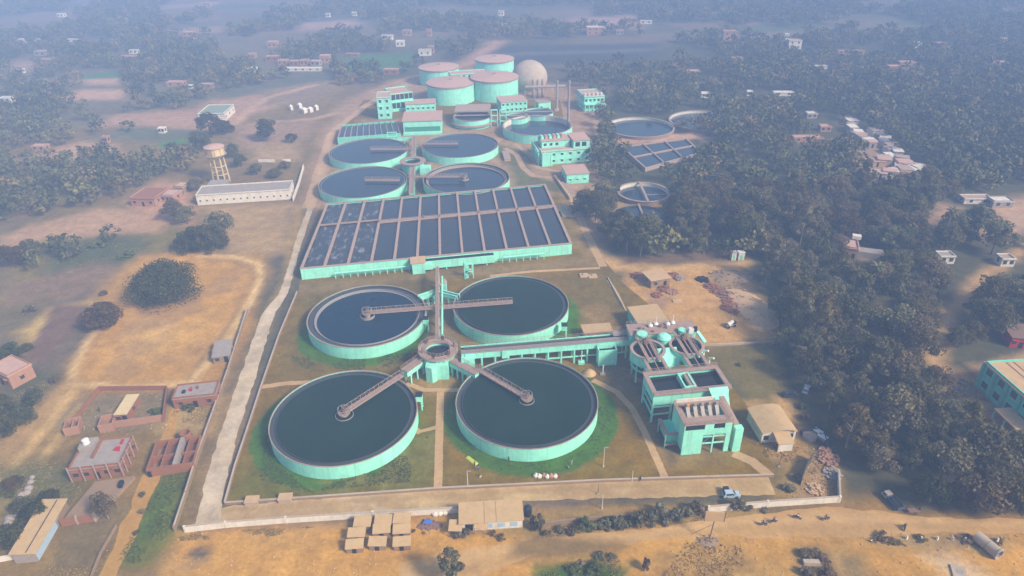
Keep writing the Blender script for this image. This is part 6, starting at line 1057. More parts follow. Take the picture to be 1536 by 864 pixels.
def tree(name, label, x, y, key, s=1.0, sz=None, group=None, rot=None):
    tm, cm, h, R = PROTO[key]; o = bpy.data.objects.new(name, None); COL.objects.link(o); o.location = (x, y, 0); o.empty_display_size = .2
    o.rotation_euler.z = random.uniform(0, 2*PI) if rot is None else rot; o.scale = (s, s, sz or s); tag(o, label, 'tree', group)
    for nm, me in (('trunk', tm), ('crown', cm)): c = bpy.data.objects.new(nm, me); COL.objects.link(c); c.parent = o
    return o
def depth(x, y): return y*_cp+(CZ)*_sp
ORD = ['nearest to', 'second nearest to', 'third nearest to', 'fourth nearest to', 'fifth nearest to', 'sixth nearest to', 'seventh nearest to', 'eighth nearest to', 'ninth nearest to', 'tenth nearest to', 'eleventh nearest to', 'twelfth nearest to', 'thirteenth nearest to', 'fourteenth nearest to', 'fifteenth nearest to', 'sixteenth nearest to']
# --- single trees of the left side and foreground (px, py of the base; crown width in px)
SINGLE = [
 (252,446,98,'big0',.95,'huge dark dome-shaped tree standing in the sandy yard'), (157,488,62,'dome1',.75,'low wide tree beside the dark ploughed field'), (288,374,46,'dome0',1.0,'dark round tree at the left of the clump behind the sandy yard'), (318,376,50,'dome0',1.15,'tallest dark tree of the clump behind the sandy yard'), (334,356,40,'broad1',1.1,'tree at the back of the clump behind the sandy yard'), (262,330,36,'broad2',.9,'brownish tree left behind the clump'), (282,336,30,'broad0',1,'tree between the reddish house and the dark clump'),
 (400,211,34,'round0',1.0,'round dark tree alone in the field right of the water tower'), (438,214,18,'round0',.8,'small tree beside the dirt road right of the round field tree'), (318,206,34,'round0',1.15,'dark tree just behind the top of the water tower'), (338,200,28,'dome0',1.0,'dark tree in front of the faded green roof'), (304,226,30,'round0',1.0,'dark tree left of the water tower'), (350,236,22,'broad1',1.0,'greyish tree right of the water tower legs'), (362,250,24,'broad1',.9,'greyish tree behind the long white building, middle'), (385,262,22,'broad1',.8,'bushy tree behind the right half of the long white building'), (412,266,24,'dome1',.7,'low tree behind the right end of the long white building'), (428,252,20,'dome1',.7,'low tree beside the pale wall by the dirt road'), (296,286,24,'broad0',.9,'tree at the left corner of the long white building'),
 (163,778,46,'thin0',1.05,'sparse greyish tree beside the mud terrace and dirt lane'), (22,818,46,'round0',.9,'dark leafy tree at bottom left, nearest the white corner wall'), (42,800,40,'dome0',.8,'dark leafy tree at bottom left beside the long tan shed'), (58,778,38,'round0',.85,'dark leafy tree left of the upper end of the long tan shed'), (74,752,34,'dome0',.75,'dark leafy tree at the top of the bottom-left tree row'), (38,770,34,'round0',.8,'dark tree behind the bottom-left tree row'), (20,732,32,'dome1',.7,'olive bush-like tree among weeds left of the pale rubble bank'), (12,654,40,'round0',.9,'dark tree at the left edge above the weedy plot'), (36,630,38,'dome0',.8,'dark tree below the pink-washed house'), (52,606,32,'round0',.75,'dark tree right below the pink-washed house'), (12,622,40,'round0',.9,'dark tree at the left edge below the pink-washed house'), (84,574,18,'thin0',.6,'small dark shrub-like tree by the sandy corner track'), (18,536,36,'dome0',.8,'dark tree above the pink-washed house at the left edge'), (40,526,22,'dome1',.7,'low green tree at the end of the dark field'), (30,398,34,'broad0',1.0,'tree in the brushy strip at the left edge'), (52,388,34,'broad1',1.0,'tree at the right of the brushy strip near the left edge'), (10,400,34,'broad2',1.0,'brownish tree at the very left edge of the brushy strip'), (156,442,14,'dome1',.6,'small bush-like tree at the upper corner of the dark field'),
 (677,872,40,'tall0',1.0,'upright green tree cut by the bottom edge of the foreground'),
]
for (px, py, w, key, sq, la) in SINGLE:
    x, y = G(px, py); s = w*depth(x, y)/FPX/2/PROTO[key][3]; tree('tree', la, x, y, key, s, s*sq)
# --- the grove right of the plant
WOOD = g((868,300),(880,262),(892,215),(905,178),(918,140),(860,126),(850,106),(1000,100),(1536,92),(1760,92),(1760,774),(1420,774),(1345,757),(1292,730),(1268,700),(1236,672),(1222,600),(1186,560),(1172,515),(1148,450),(1138,400),(1128,380),(1100,374),(935,388),(905,378),(880,330))
NOGO = [g(*q) for q in (((922,274),(1004,274),(1004,346),(924,346)), ((918,204),(1048,196),(1054,228),(1008,272),(948,272)), ((912,172),(1008,172),(1008,212),(912,212)), ((1012,162),(1085,162),(1080,178),(1040,188),(1012,192)), ((828,230),(890,228),(890,292),(866,300),(850,330),(838,330)), ((1062,264),(1094,264),(1094,296),(1062,296)), ((865,130),(930,130),(930,178),(865,178)), ((1290,490),(1330,490),(1352,560),(1330,575),(1298,540)), ((1090,378),(1118,378),(1118,402),(1090,402)),
   ((1255,360),(1320,368),(1325,412),(1262,410)), ((1298,232),(1392,240),(1392,290),(1298,285)), ((1455,290),(1560,280),(1560,368),(1480,375)), ((1380,320),(1425,330),(1420,372),(1390,372)), ((1400,300),(1500,300),(1500,332),(1400,332)), ((1446,552),(1600,540),(1600,745),(1530,712),(1448,640)), ((1480,505),(1600,490),(1600,560),(1480,560)), ((1400,385),(1435,385),(1435,412),(1400,412)), ((1490,390),(1520,390),(1520,412),(1490,412)), ((868,100),(1010,95),(1010,104),(868,108)), ((1240,640),(1190,640),(1190,720),(1230,700)))]
LINES = [(g((1540,370),(1470,425),(1432,465),(1412,505),(1404,545),(1422,575),(1460,610),(1545,680)), 3.6), (g((1266,186),(1290,218),(1304,230)), 9), (g((1306,206),(1340,242)), 7), (g((1055,215),(1092,240)), 6), (g((1120,225),(1185,300)), 4)]
house_xy = np.array([G(a[0], a[1]) for a in FARH])
def free(x, y, nogo, lines, hr=13):
    ok = np.ones(len(x), bool)
    for q_ in nogo: ok &= ~inside(x, y, q_)
    for pts, w in lines: ok &= seg_dist(x, y, pts, False) > w
    for hx_, hy_ in house_xy: ok &= ~((np.abs(x-hx_-6) < hr) & (y-hy_ < 8) & (y-hy_ > -22))
    return ok
def scatter(x0, x1, y0, y1, sp, rng, jit=.42):
    X, Y = np.meshgrid(np.arange(x0, x1, sp), np.arange(y0, y1, sp*.9)); X[1::2] += sp/2
    return X.ravel()+rng.uniform(-jit, jit, X.size)*sp, Y.ravel()+rng.uniform(-jit, jit, X.size)*sp
rng = np.random.default_rng(5)
wx, wy = scatter(20, 420, 95, 900, 7.6, rng); k = inside(wx, wy, WOOD) & free(wx, wy, NOGO, LINES); wx, wy = wx[k], wy[k]
pj = np.array([proj(a, b, 4) for a, b in zip(wx, wy)]); k = (pj[:,0] < 1536+50) & (pj[:,0] > 0) & (pj[:,1] < 900); wx, wy = wx[k], wy[k]
order = np.argsort(depth(wx, wy)); wx, wy = wx[order], wy[order]
NEAR = 255
MARK = [((1170,640),'the bulging-roof house'), ((1262,720),'the walled corner by the junction'), ((1340,755),'the parked truck'), ((1440,770),'the verge stones'), ((1530,770),'the bottom right road end'), ((1300,660),'the right edge of the dark lawn'), ((1470,600),'the teal building'), ((1400,640),'the twig pile'), ((1150,480),'the straw-covered bank'), ((1180,540),'the dark lawn corner'), ((1310,520),'the bare brown patch in the wood'), ((1405,520),'the bend of the sandy track'), ((1103,392),'the pair of white cabins'), ((1000,385),'the yard road'), ((920,380),'the sandy fork'), ((890,310),'the ribbed concrete beds'), ((955,330),'the murky old pool'), ((1285,385),'the pale-gabled house'), ((1220,460),'the tall hedge-like row'), ((1450,450),'the upper part of the sandy track'), ((1520,520),'the dark red shed'), ((1072,292),'the dark round pool'), ((1340,265),'the lower settlement'), ((1410,398),'the white roofed hut'), ((1180,330),'the middle of the wood'), ((1060,330),'the wood behind the yard road'), ((1350,460),'the wood beyond the brown patch'), ((1240,560),'the wood behind the dark lawn'), ((1380,700),'the dense corner of the wood')]
mk = np.array([G(*m[0]) for m in MARK]); assign = {}
for i in range(min(NEAR, len(wx))):
    d = np.hypot(mk[:,0]-wx[i], mk[:,1]-wy[i]); assign.setdefault(None, []).append(i)
cap = {j: [] for j in range(len(MARK))}
for i in range(min(NEAR, len(wx))):
    d = np.hypot(mk[:,0]-wx[i], mk[:,1]-wy[i])
    for j in np.argsort(d):
        if len(cap[j]) < len(ORD): cap[j].append((d[j], i)); break
COLW = {'broad0':'olive spreading', 'broad1':'grey-green spreading', 'broad2':'dry brownish spreading', 'tall0':'tall grey-green', 'tall1':'tall olive', 'dome0':'dark bushy', 'dome1':'olive bushy', 'thin0':'thin-crowned brownish', 'round0':'dark round'}
hedge = g((1140,400),(1150,450),(1172,515),(1195,575),(1230,640),(1260,600),(1215,500),(1180,400))
lab = {}
for j, lst in cap.items():
    for r, (d, i) in enumerate(sorted(lst)): lab[i] = '%s wood tree, ' + ORD[r] + ' ' + MARK[j][1]
far_extra = []
for i in range(len(wx)):
    if i >= NEAR: far_extra.append((wx[i], wy[i])); continue
    u = random.random(); inh = inside(np.array([wx[i]]), np.array([wy[i]]), hedge)[0]
    if inh: key = random.choice(['tall0', 'tall1', 'tall1', 'broad1'])
    else: key = random.choices(['broad0','broad1','broad2','tall0','tall1','dome1','thin0','round0'], [5,5,5,2,2,2,2,1])[0]
    s = random.choice([random.uniform(.6, .95), random.uniform(.85, 1.15), random.uniform(1.1, 1.45)])
    tree('tree', lab[i] % COLW[key], wx[i], wy[i], key, s, s*random.uniform(.85, 1.15), 'trees of the wood right of the plant')
# palms
def palm(px, py, h, label):
    x, y = G(px, py); t = T('palm_tree', label, 'palm', (x, y, 0), random.uniform(0, 6), 'palms in the right wood'); t.part('trunk', MB().tube((0,0,0), (.4,.2,h*.5), .28, 8, .22).tube((.4,.2,h*.5), (.5,.1,h), .22, 8, .18), M['palebark']); mb = MB()
    for i in range(22):
        a = 2.4*i; el = 1.0-1.5*i/22; c, s = math.cos(a), math.sin(a); p = Vector((.5, .1, h)); d = Vector((c*math.cos(el), s*math.cos(el), math.sin(el))); prev = None
        for q_ in range(6):
            wdt = [.08,.42,.5,.42,.28,.05][q_]; side = Vector((-s, c, 0))*wdt; row = (tuple(p-side+Vector((0,0,-wdt*.5))), tuple(p), tuple(p+side+Vector((0,0,-wdt*.5))))
            if prev: mb.quad(prev[0], prev[1], row[1], row[0]); mb.quad(prev[1], prev[2], row[2], row[1])
            prev = row; p = p+d*.62; d = (d+Vector((0,0,-.28))).normalized()
    o = link('crown', mb.mesh('crown'), L2, t.o)
for (px, py, h, la) in ((1411,372,15,'tall palm standing clear above the wood beside the peach clearing'), (1276,455,12,'palm with drooping fronds left in the blue-green part of the wood'), (1290,462,11,'palm with drooping fronds, second from the left in the wood'), (1262,446,11,'palm behind the drooping palms of the wood'), (1306,448,12,'palm right of the drooping palms in the wood'), (960,385,9,'short palm by the yard road behind the wood edge'), (940,378,9,'short palm at the wood edge near the sandy fork')): palm(px, py, h, la)
# --- far woodland: one mass
treeless = [l[1] for l in LAY if l[0] == 'poly' and sum(l[2]) > .50]+[LEFT+RIGHTL[::-1]]+[g((450,312),(480,200),(520,150),(590,122),(640,100),(800,84),(860,128),(905,190),(900,330))]+[g((515,80),(622,78),(620,106),(515,108)), g((728,62),(1010,55),(1015,100),(728,104)), g((330,140),(500,105),(505,125),(470,180),(450,215),(345,215)), g((345,180),(485,170),(460,300),(430,235),(345,225)), g((110,205),(310,190),(315,218),(240,226),(110,222)), g((120,104),(192,104),(192,138),(120,138)), g((295,160),(350,160),(352,196),(295,200)), g((300,228),(345,228),(345,300),(300,300)), g((190,285),(440,282),(440,325),(190,330)), g((430,150),(500,148),(500,182),(430,182)), WOOD]
fx, fy = scatter(-760, 760, 225, 1500, 9.0, np.random.default_rng(8)); wid = .80*depth(fx, fy)+25; k = np.abs(fx) < wid; fx, fy = fx[k], fy[k]
dens = fbm(fx, fy, 75, 61, 4); right = fx > .12*fy; thr = np.where(right, .40, .51); thr = np.where((fx < 0) & (fy < 340), .43, thr)
k = (dens > thr) & ~((fx < 30) & (fy < 335)) & free(fx, fy, treeless, [(g((560,165),(640,115),(700,95),(745,62)), 9), (g((352,186),(395,148),(470,128)), 6)], 12)
fx, fy = fx[k], fy[k]
lx, ly_ = scatter(-330, -60, 180, 330, 7.5, np.random.default_rng(9)); LW = g((-80,345),(0,335),(60,328),(140,306),(200,300),(235,268),(290,262),(300,225),(200,228),(40,246),(-80,255)); LW2 = g((0,395),(90,375),(180,355),(200,365),(140,395),(60,408),(0,425))
k = inside(lx, ly_, LW) | (inside(lx, ly_, LW2) & (fbm(lx, ly_, 12, 3) > .5)); lx, ly_ = lx[k], ly_[k]
ex = np.array(far_extra); fx = np.r_[fx, lx, ex[:,0]]; fy = np.r_[fy, ly_, ex[:,1]]
def woodland(name, label, X, Y, seed):
    rng = np.random.default_rng(seed); base = []
    for v in range(8):
        C, Rd = crown_pts(rng, 13, 1.0, .72, .95, 'round'); base.append(leaf_cloud(rng, C, [r*1.15 for r in Rd], 11, .145))
    out, cols = [], []; pal = np.array([(.088,.088,.028), (.125,.112,.042), (.155,.118,.046), (.068,.074,.025), (.105,.104,.042)])
    for i in range(len(X)):
        b = base[rng.integers(8)]; s = rng.uniform(3.6, 6.2); a = rng.uniform(0, 2*PI); c, e = math.cos(a), math.sin(a); hgt = s*rng.uniform(.75, 1.25)
        P = np.c_[(b[:,0]*c-b[:,1]*e)*s+X[i], (b[:,0]*e+b[:,1]*c)*s+Y[i], b[:,2]*hgt]; out.append(P); col = pal[rng.integers(5)]*rng.uniform(.7, 1.3); cols.append(np.repeat(col[None,:]*np.repeat(rng.uniform(.7, 1.35, len(b)//4), 4)[:,None], 1, 0))
    V = np.concatenate(out); m, nt, bs = _new('woodland_leaves'); at = N(nt, 'ShaderNodeAttribute', attribute_name='soil'); nt.links.new(at.outputs['Color'], bs.inputs['Base Color']); bs.inputs['Roughness'].default_value = .8; bs.inputs['Specular IOR Level'].default_value = .1
    me = quads_mesh(name, V, m); set_soil(me, np.concatenate(cols)); o = link(name, me, None); o['kind'] = 'stuff'; o['label'] = label; return len(X)
print('woodland trees', woodland('woodland', 'blue-grey woodland merging into the haze beyond the plant', fx, fy, 3), 'grove', len(wx))
# --- shrubs: roadside bushes and field bushes, each a thing
SHP = []
for k_, (mt_, n_) in enumerate(((leafmat('shrub_olive', [(.10,.09,.035), (.16,.14,.06), (.24,.20,.10), (.32,.26,.14)], .42), 15), (leafmat('shrub_grey', [(.10,.10,.055), (.16,.155,.085), (.24,.22,.13), (.32,.28,.18)], .42), 13), (L5, 15), (leafmat('shrub_dry', [(.16,.11,.05), (.24,.17,.08), (.32,.23,.12), (.4,.3,.17)], .42), 10))):
    rg = np.random.default_rng(70+k_); C, Rd = crown_pts(rg, n_, 1.0, .7, .55, 'dome'); tw = MB()
    for i in range(6): a = i*1.05; tw.tube((0,0,0), (.55*math.cos(a), .55*math.sin(a), .8), .05, 5, .02)
    SHP.append((quads_mesh('foliage', leaf_cloud(rg, C, Rd, 26, .16), mt_), tw.mesh('stem'))); SHP[-1][1].materials.append(M['bark'])
def shrub(px, py, w, kind, label, tall=1.0, group=None):
    x, y = G(px, py); s = w*depth(x, y)/FPX/2; o = bpy.data.objects.new('shrub', None); COL.objects.link(o); o.location = (x, y, 0); o.scale = (s, s, s*tall); o.rotation_euler.z = random.uniform(0, 6); tag(o, label, 'shrub', group)
    for nm, me in (('foliage', SHP[kind][0]), ('stem', SHP[kind][1])): c = bpy.data.objects.new(nm, me); COL.objects.link(c); c.parent = o
ROW = [(806,793,24,1,1.9),(822,801,16,0,.8),(842,799,18,0,.8),(860,798,20,0,.9),(878,793,26,2,1.2),(896,795,20,0,.9),(912,791,22,1,1.1),(926,789,26,1,1.2),(940,792,22,0,1.0),(954,786,26,1,1.2),(966,779,24,0,1.3),(978,784,26,1,1.2),(990,775,28,1,1.3),(1000,784,20,0,1.0),(1012,778,24,1,1.1),(1028,774,22,0,1.1),(1042,770,26,0,1.2),(1056,774,16,3,1.0),(1103,765,28,0,1.1),(1122,765,18,0,.8),(1148,766,14,0,.6)]
ON = ['first','second','third','fourth','fifth','sixth','seventh','eighth','ninth','tenth','eleventh','twelfth','thirteenth','fourteenth','fifteenth','sixteenth','seventeenth','eighteenth','nineteenth','twentieth','twenty-first','twenty-second']
KN = ['olive', 'greyish', 'bright green', 'dry brown']
for i, (px, py, w, kd, tl) in enumerate(ROW): shrub(px, py, w, kd, '%s roadside bush, %s from the white cabin along the overgrown wall' % (KN[kd], ON[i]), tl, 'bushes along the roadside wall')
for (px, py, w, kd, tl, la) in ((688,806,14,1,1.4,'grey bush between the two tarpaulin lean-tos'), (698,803,16,1,1.2,'spiky grey bush in front of the cabin door'), (740,801,12,0,1.0,'small bush in front of the cabin windows'), (752,808,16,3,.7,'dry bush in front of the right end of the cabin'), (620,798,8,0,.7,'tiny bush right of the huts'), (636,800,7,3,.6,'tiny dry bush below the blue sheet'), (872,846,14,3,.6,'dry weed clump on the green roadside patch, left'), (900,836,18,1,.7,'greyish weed clump on the green roadside patch, middle'), (918,838,16,1,.7,'greyish weed clump on the green roadside patch, right'), (860,858,26,2,.5,'bright green low bush at the bottom edge, left of the tall weed'), (892,856,30,2,.6,'bright green low bush at the bottom edge, bigger one'), (968,852,18,0,1.9,'tall dark weed on the foreground sand near the billboard mound'), (1208,836,22,0,.8,'olive bush left above the broken concrete block'), (1224,832,20,3,.7,'dry bush above the broken concrete block'), (1236,842,20,3,.7,'dry bush right of the broken concrete block'), (1206,862,26,0,.8,'olive bush at the bottom edge left of the broken block'), (1240,862,26,3,.7,'dry bush at the bottom edge right of the broken block'), (1322,806,22,3,.6,'dry verge bush at the left end of the verge stones'), (1380,809,20,3,.4,'dry verge bush between the verge stones'), (1450,811,24,3,.4,'dry verge bush toward the culvert pipe'),
   (207,800,12,0,.9,'small bush on the edge of the dirt lane, lower'), (212,770,12,0,.9,'small bush on the edge of the dirt lane, middle'), (214,745,12,0,.9,'small bush on the edge of the dirt lane, upper'), (287,612,26,2,.5,'green weed patch below the narrow brick house'), (235,618,22,2,.4,'green weed patch inside the rough village plot'), (28,726,30,0,.6,'olive bush in the weedy bottom-left plot, left'), (12,742,26,2,.5,'green bush in the weedy bottom-left plot at the edge'), (1203,612,16,2,.8,'green bush beside the bulging-roof house'), (1206,630,18,0,.9,'olive bush under the trees by the bulging-roof house'), (1180,735,24,0,.6,'olive weeds inside the wall at the end of the bottom track'), (1195,718,20,3,.6,'dry weeds beside the dark netting screen'), (1108,548,10,2,.4,'green weed spot on the dark lawn right of the inlet works'), (45,468,22,1,.6,'grey bush in the fields at the left edge'), (190,384,26,2,.4,'green scrub at the top left of the sandy yard'), (150,368,30,2,.4,'green scrub in the brushy strip'), (110,384,30,0,.4,'olive scrub in the brushy strip')): shrub(px, py, w, kd, la, tl)
# --- dry grass, weeds and stones scattered over the ground (too many to count)
def tufts(name, label, polys, n, size, cols, seed, hgt=1.0):
    rng = np.random.default_rng(seed); out, cc = [], []
    for P in polys:
        pa = np.array(P); x = rng.uniform(pa[:,0].min(), pa[:,0].max(), n*4); y = rng.uniform(pa[:,1].min(), pa[:,1].max(), n*4); k = inside(x, y, P) & (fbm(x, y, 7, seed) > .5); x, y = x[k][:n], y[k][:n]; m = len(x)
        if not m: continue
        for b in range(4):
            a = rng.uniform(0, 2*PI, m); s = size*rng.uniform(.5, 1.4, m); h = s*hgt*rng.uniform(.6, 1.3, m); dx, dy = np.cos(a)*s, np.sin(a)*s; ox_, oy_ = rng.normal(scale=size, size=(2, m)); z0 = np.zeros(m)+.0
            lean = rng.normal(scale=.4, size=(2, m))*h
            Q = np.stack([np.c_[x+ox_-dx*.6, y+oy_-dy*.6, z0], np.c_[x+ox_+dx*.6, y+oy_+dy*.6, z0], np.c_[x+ox_+dx+lean[0], y+oy_+dy+lean[1], h], np.c_[x+ox_-dx+lean[0], y+oy_-dy+lean[1], h]], 1).reshape(-1, 3); out.append(Q)
            cc.append(np.repeat(np.array(cols)[rng.integers(len(cols), size=m)]*rng.uniform(.7, 1.3, m)[:,None], 4, 0))
    V = np.concatenate(out); m_, nt, bs = _new(name+'_blades'); at = N(nt, 'ShaderNodeAttribute', attribute_name='soil'); nt.links.new(at.outputs['Color'], bs.inputs['Base Color']); bs.inputs['Roughness'].default_value = .9; bs.inputs['Specular IOR Level'].default_value = .1
    me = quads_mesh(name, V, m_); set_soil(me, np.concatenate(cc)); o = link(name, me, None); o['kind'] = 'stuff'; o['label'] = label
tufts('dry_grass', 'dry tufts and weeds on the sand, verges and village plots', [g((1030,812),(1110,820),(1180,850),(1180,880),(980,880)), g((1195,822),(1290,835),(1310,880),(1200,880)), g((1300,806),(1510,808),(1500,820),(1320,818)), g((800,845),(930,838),(940,880),(790,880)), g((690,795),(1060,772),(1060,780),(800,808),(690,806)), g((0,690),(150,690),(110,760),(0,830)), g((70,864),(105,770),(190,765),(150,864)), g((265,605),(330,600),(315,650),(245,650)), g((100,640),(250,590),(150,590)), g((0,600),(90,560),(60,620),(0,680)), g((1112,640),(1250,690),(1255,745),(1165,745)), g((0,395),(190,355),(225,362),(170,410),(0,430)), g((262,800),(500,788),(480,800),(262,812))], 700, .11, [(.30,.20,.08), (.24,.17,.065), (.17,.14,.05), (.36,.25,.10)], 4, .9)
tufts('green_weeds', 'green weeds in the wet grass beside the tanks and the roadside patch', [g((170,850),(245,715),(285,700),(262,800),(225,850)), g((390,720),(400,640),(420,700),(470,740)), g((480,735),(640,650),(655,720)), g((800,850),(925,840),(940,880),(790,880)), circle(4.4,139.2,22.0), g((415,530),(640,530),(560,560),(470,560))], 900, .15, [(.05,.09,.015), (.08,.11,.02), (.10,.10,.03)], 6, .7)
rb = MB(); rg = random.Random(9)
for P, n in ((g((270,800),(690,775),(690,870),(230,870)), 110), (g((980,800),(1536,800),(1536,870),(980,870)), 160), (g((940,410),(1110,396),(1165,514),(1050,519)), 120), (g((100,640),(250,585),(330,590),(300,690),(210,660)), 90), (g((1205,660),(1256,690),(1255,748),(1170,748)), 120)):
    pa = np.array(P); c_ = 0
    while c_ < n:
        x, y = rg.uniform(pa[:,0].min(), pa[:,0].max()), rg.uniform(pa[:,1].min(), pa[:,1].max())
        if not inside(np.array([x]), np.array([y]), P)[0]: continue
        c_ += 1; s = rg.uniform(.08, .26); a = rg.uniform(0, 6); q_ = [(x+s*math.cos(a+i*PI/2)*rg.uniform(.6,1.2), y+s*math.sin(a+i*PI/2)*rg.uniform(.6,1.2)) for i in range(4)]; rb.hexa([(u, v, 0) for u, v in q_], [(x+(u-x)*.6, y+(v-y)*.6, s*.9) for u, v in q_])
o = link('rubble', rb.mesh('rubble'), M['sandroof']); o['kind'] = 'stuff'; o['label'] = 'small stones and brick bits scattered over the sandy ground'
# ================================================================= VEHICLES AND PEOPLE
def skin_mesh(name, joints, edges, mat, sub=1):
    me = bpy.data.meshes.new(name+'_rig'); me.from_pydata([j[0] for j in joints], edges, []); o = bpy.data.objects.new(name+'_rig', me); COL.objects.link(o)
    o.modifiers.new('skin', 'SKIN'); 
    for i, sv in enumerate(me.skin_vertices[0].data): r = joints[i][1]; sv.radius = (r, r) if not isinstance(r, tuple) else r; sv.use_root = (i == 0)
    ss = o.modifiers.new('sub', 'SUBSURF'); ss.levels = sub; ss.render_levels = sub
    bpy.context.view_layer.update(); dg = bpy.context.evaluated_depsgraph_get(); out = bpy.data.meshes.new_from_object(o.evaluated_get(dg)); out.name = name; bpy.data.objects.remove(o); bpy.data.meshes.remove(me)
    out.materials.clear(); out.materials.append(mat)
    for p in out.polygons: p.use_smooth = True
    return out
def figure(pose):
    """joint lists for body, shirt, trousers; facing +x, feet at z=0 (ride: seat height .8)"""
    if pose == 'ride':
        hip, chest, neck, head = (-.05,0,.88), (.08,0,1.22), (.12,0,1.42), (.17,0,1.60); kn = (.36,.20,.80); ft = (.22,.22,.32); el = (.30,.26,1.10); ha = (.52,.28,1.06); kn2, ft2, el2, ha2 = [(a, -b, c) for a, b, c in (kn, ft, el, ha)]
    elif pose == 'sit':
        hip, chest, neck, head = (0,0,.14), (.06,0,.48), (.09,0,.68), (.13,0,.86); kn = (.34,.18,.40); ft = (.52,.14,.06); el = (.16,.24,.36); ha = (.36,.14,.40); kn2, ft2, el2, ha2 = [(a, -b, c) for a, b, c in (kn, ft, el, ha)]
    else:
        w = .22 if pose == 'walk' else .03; hip, chest, neck, head = (0,0,.92), (.02,0,1.25), (.03,0,1.46), (.05,0,1.63)
        kn, kn2 = (w*.6,.10,.50), (-w*.3,-.10,.50); ft, ft2 = (w,.11,.06), (-w*1.2,-.11,.08); el, el2 = (-.05-w*.2,.25,1.12), (.05+w*.2,-.25,1.12); ha, ha2 = (.06-w*.5,.27,.86), (.12+w*.6,-.26,.88)
    sh, sh2 = (chest[0]+.01, .17, chest[2]+.10), (chest[0]+.01, -.17, chest[2]+.10)
    top = (head[0]+.02, 0, head[2]+.09)
    J = [(hip,.13),(chest,.15),(neck,.055),(head,.095),(top,.07),(sh,.062),(el,.045),(ha,.034),(sh2,.062),(el2,.045),(ha2,.034),((hip[0],.09,hip[2]-.04),.085),(kn,.06),(ft,.045),((ft[0]+.13,ft[1],ft[2]-.02),.032),((hip[0],-.09,hip[2]-.04),.085),(kn2,.06),(ft2,.045),((ft2[0]+.13,ft2[1],ft2[2]-.02),.032)]
    E = [(0,1),(1,2),(2,3),(3,4),(1,5),(5,6),(6,7),(1,8),(8,9),(9,10),(0,11),(11,12),(12,13),(13,14),(0,15),(15,16),(16,17),(17,18)]
    m = lambda a, b, k: tuple(a[i]*(1-k)+b[i]*k for i in range(3))
    SJ = [(hip,.155),(chest,.175),(sh,.085),(m(sh,el,.9),.065),(sh2,.085),(m(sh2,el2,.9),.065),(m(chest,neck,.55),.09)]; SE = [(0,1),(1,2),(2,3),(1,4),(4,5),(1,6)]
    TJ = [((hip[0],0,hip[2]-.02),.15),((hip[0],.09,hip[2]-.05),.105),(kn,.078),(m(kn,ft,.85),.062),((hip[0],-.09,hip[2]-.05),.105),(kn2,.078),(m(kn2,ft2,.85),.062)]; TE = [(0,1),(1,2),(2,3),(0,4),(4,5),(5,6)]
    return (J, E), (SJ, SE), (TJ, TE), head
FIG = {}
def person(pose, x, y, z, rot, label, shirt, trousers, group=None, scale=1.0):
    if pose not in FIG:
        b, s, t_, hd = figure(pose); FIG[pose] = (skin_mesh('body_'+pose, *b, M['skin'], 2), skin_mesh('shirt_'+pose, *s, M['white'], 1), skin_mesh('trousers_'+pose, *t_, M['denim'], 1), MB().lathe([(.105,0),(.108,.05),(.08,.11),(.0,.135)], 14, hd[0]-.02, 0).xf(lambda a,b_,c: (a, b_, c+hd[2]+.01)).mesh('hair'), MB().box(hd[0]+.075, hd[0]+.115, -.016, .016, hd[2]-.03, hd[2]+.02).mesh('nose'))
    bm_, sm_, tm_, hm_, nm_ = FIG[pose]; o = bpy.data.objects.new('person', None); COL.objects.link(o); o.location = (x, y, z); o.rotation_euler.z = rot; o.scale = (scale,)*3; tag(o, label, 'person', group)
    for nm, me, mt_ in (('body', bm_, M['skin']), ('shirt', sm_, shirt), ('trousers', tm_, trousers), ('hair', hm_, M['black']), ('nose', nm_, M['skin'])):
        c = bpy.data.objects.new(nm, me); COL.objects.link(c); c.parent = o
        if not me.materials: me.materials.append(mt_)
        c.material_slots[0].link = 'OBJECT'; c.material_slots[0].material = mt_
def motorbike(x, y, rot, label, col):
    t = T('motorbike', label, 'motorbike', (x, y, 0), rot, 'motorbikes on the dirt road')
    for wx_ in (-.62, .66):
        w_ = t.part('wheel', MB().lathe([(.2,-.05),(.29,-.055),(.32,0),(.29,.055),(.2,.05)], 20, closed=True).xf(lambda a,b,c: (wx_+a, c, .32+b)), M['black']); t.part('rim', MB().ring(.0, .2, -.02, .02, 14).xf(lambda a,b,c: (wx_+a, c, .32+b)), M['steel'], w_)
    t.part('frame', MB().bar((-.62,0,.34),(-.1,0,.62),.07,.09).bar((-.1,0,.4),(.42,0,.78),.09,.1).box(-.2,.22,-.12,.12,.25,.55), M['rust']); t.part('fork', MB().bar((.66,.07,.34),(.46,.07,.98),.04,.05).bar((.66,-.07,.34),(.46,-.07,.98),.04,.05), M['steel'])
    t.part('fuel_tank', MB().hexa([(-.05,-.14,.66),(.4,-.12,.74),(.4,.12,.74),(-.05,.14,.66)], [(0,-.1,.86),(.36,-.09,.92),(.36,.09,.92),(0,.1,.86)]), col); t.part('seat', MB().hexa([(-.75,-.11,.72),(-.06,-.12,.68),(-.06,.12,.68),(-.75,.11,.72)], [(-.78,-.1,.82),(-.06,-.11,.78),(-.06,.11,.78),(-.78,.1,.82)]), M['black'])
    t.part('handlebar', MB().tube((.46,-.34,1.02),(.46,.34,1.02),.02,8), M['steel']); t.part('headlight', MB().tube((.52,0,.9),(.64,0,.9),.09,12), M['whitep']); t.part('mudguard', MB().box(-.95,-.5,-.06,.06,.64,.69), col); t.part('exhaust', MB().tube((.0,-.16,.3),(-.75,-.18,.36),.04,8), M['steel'])
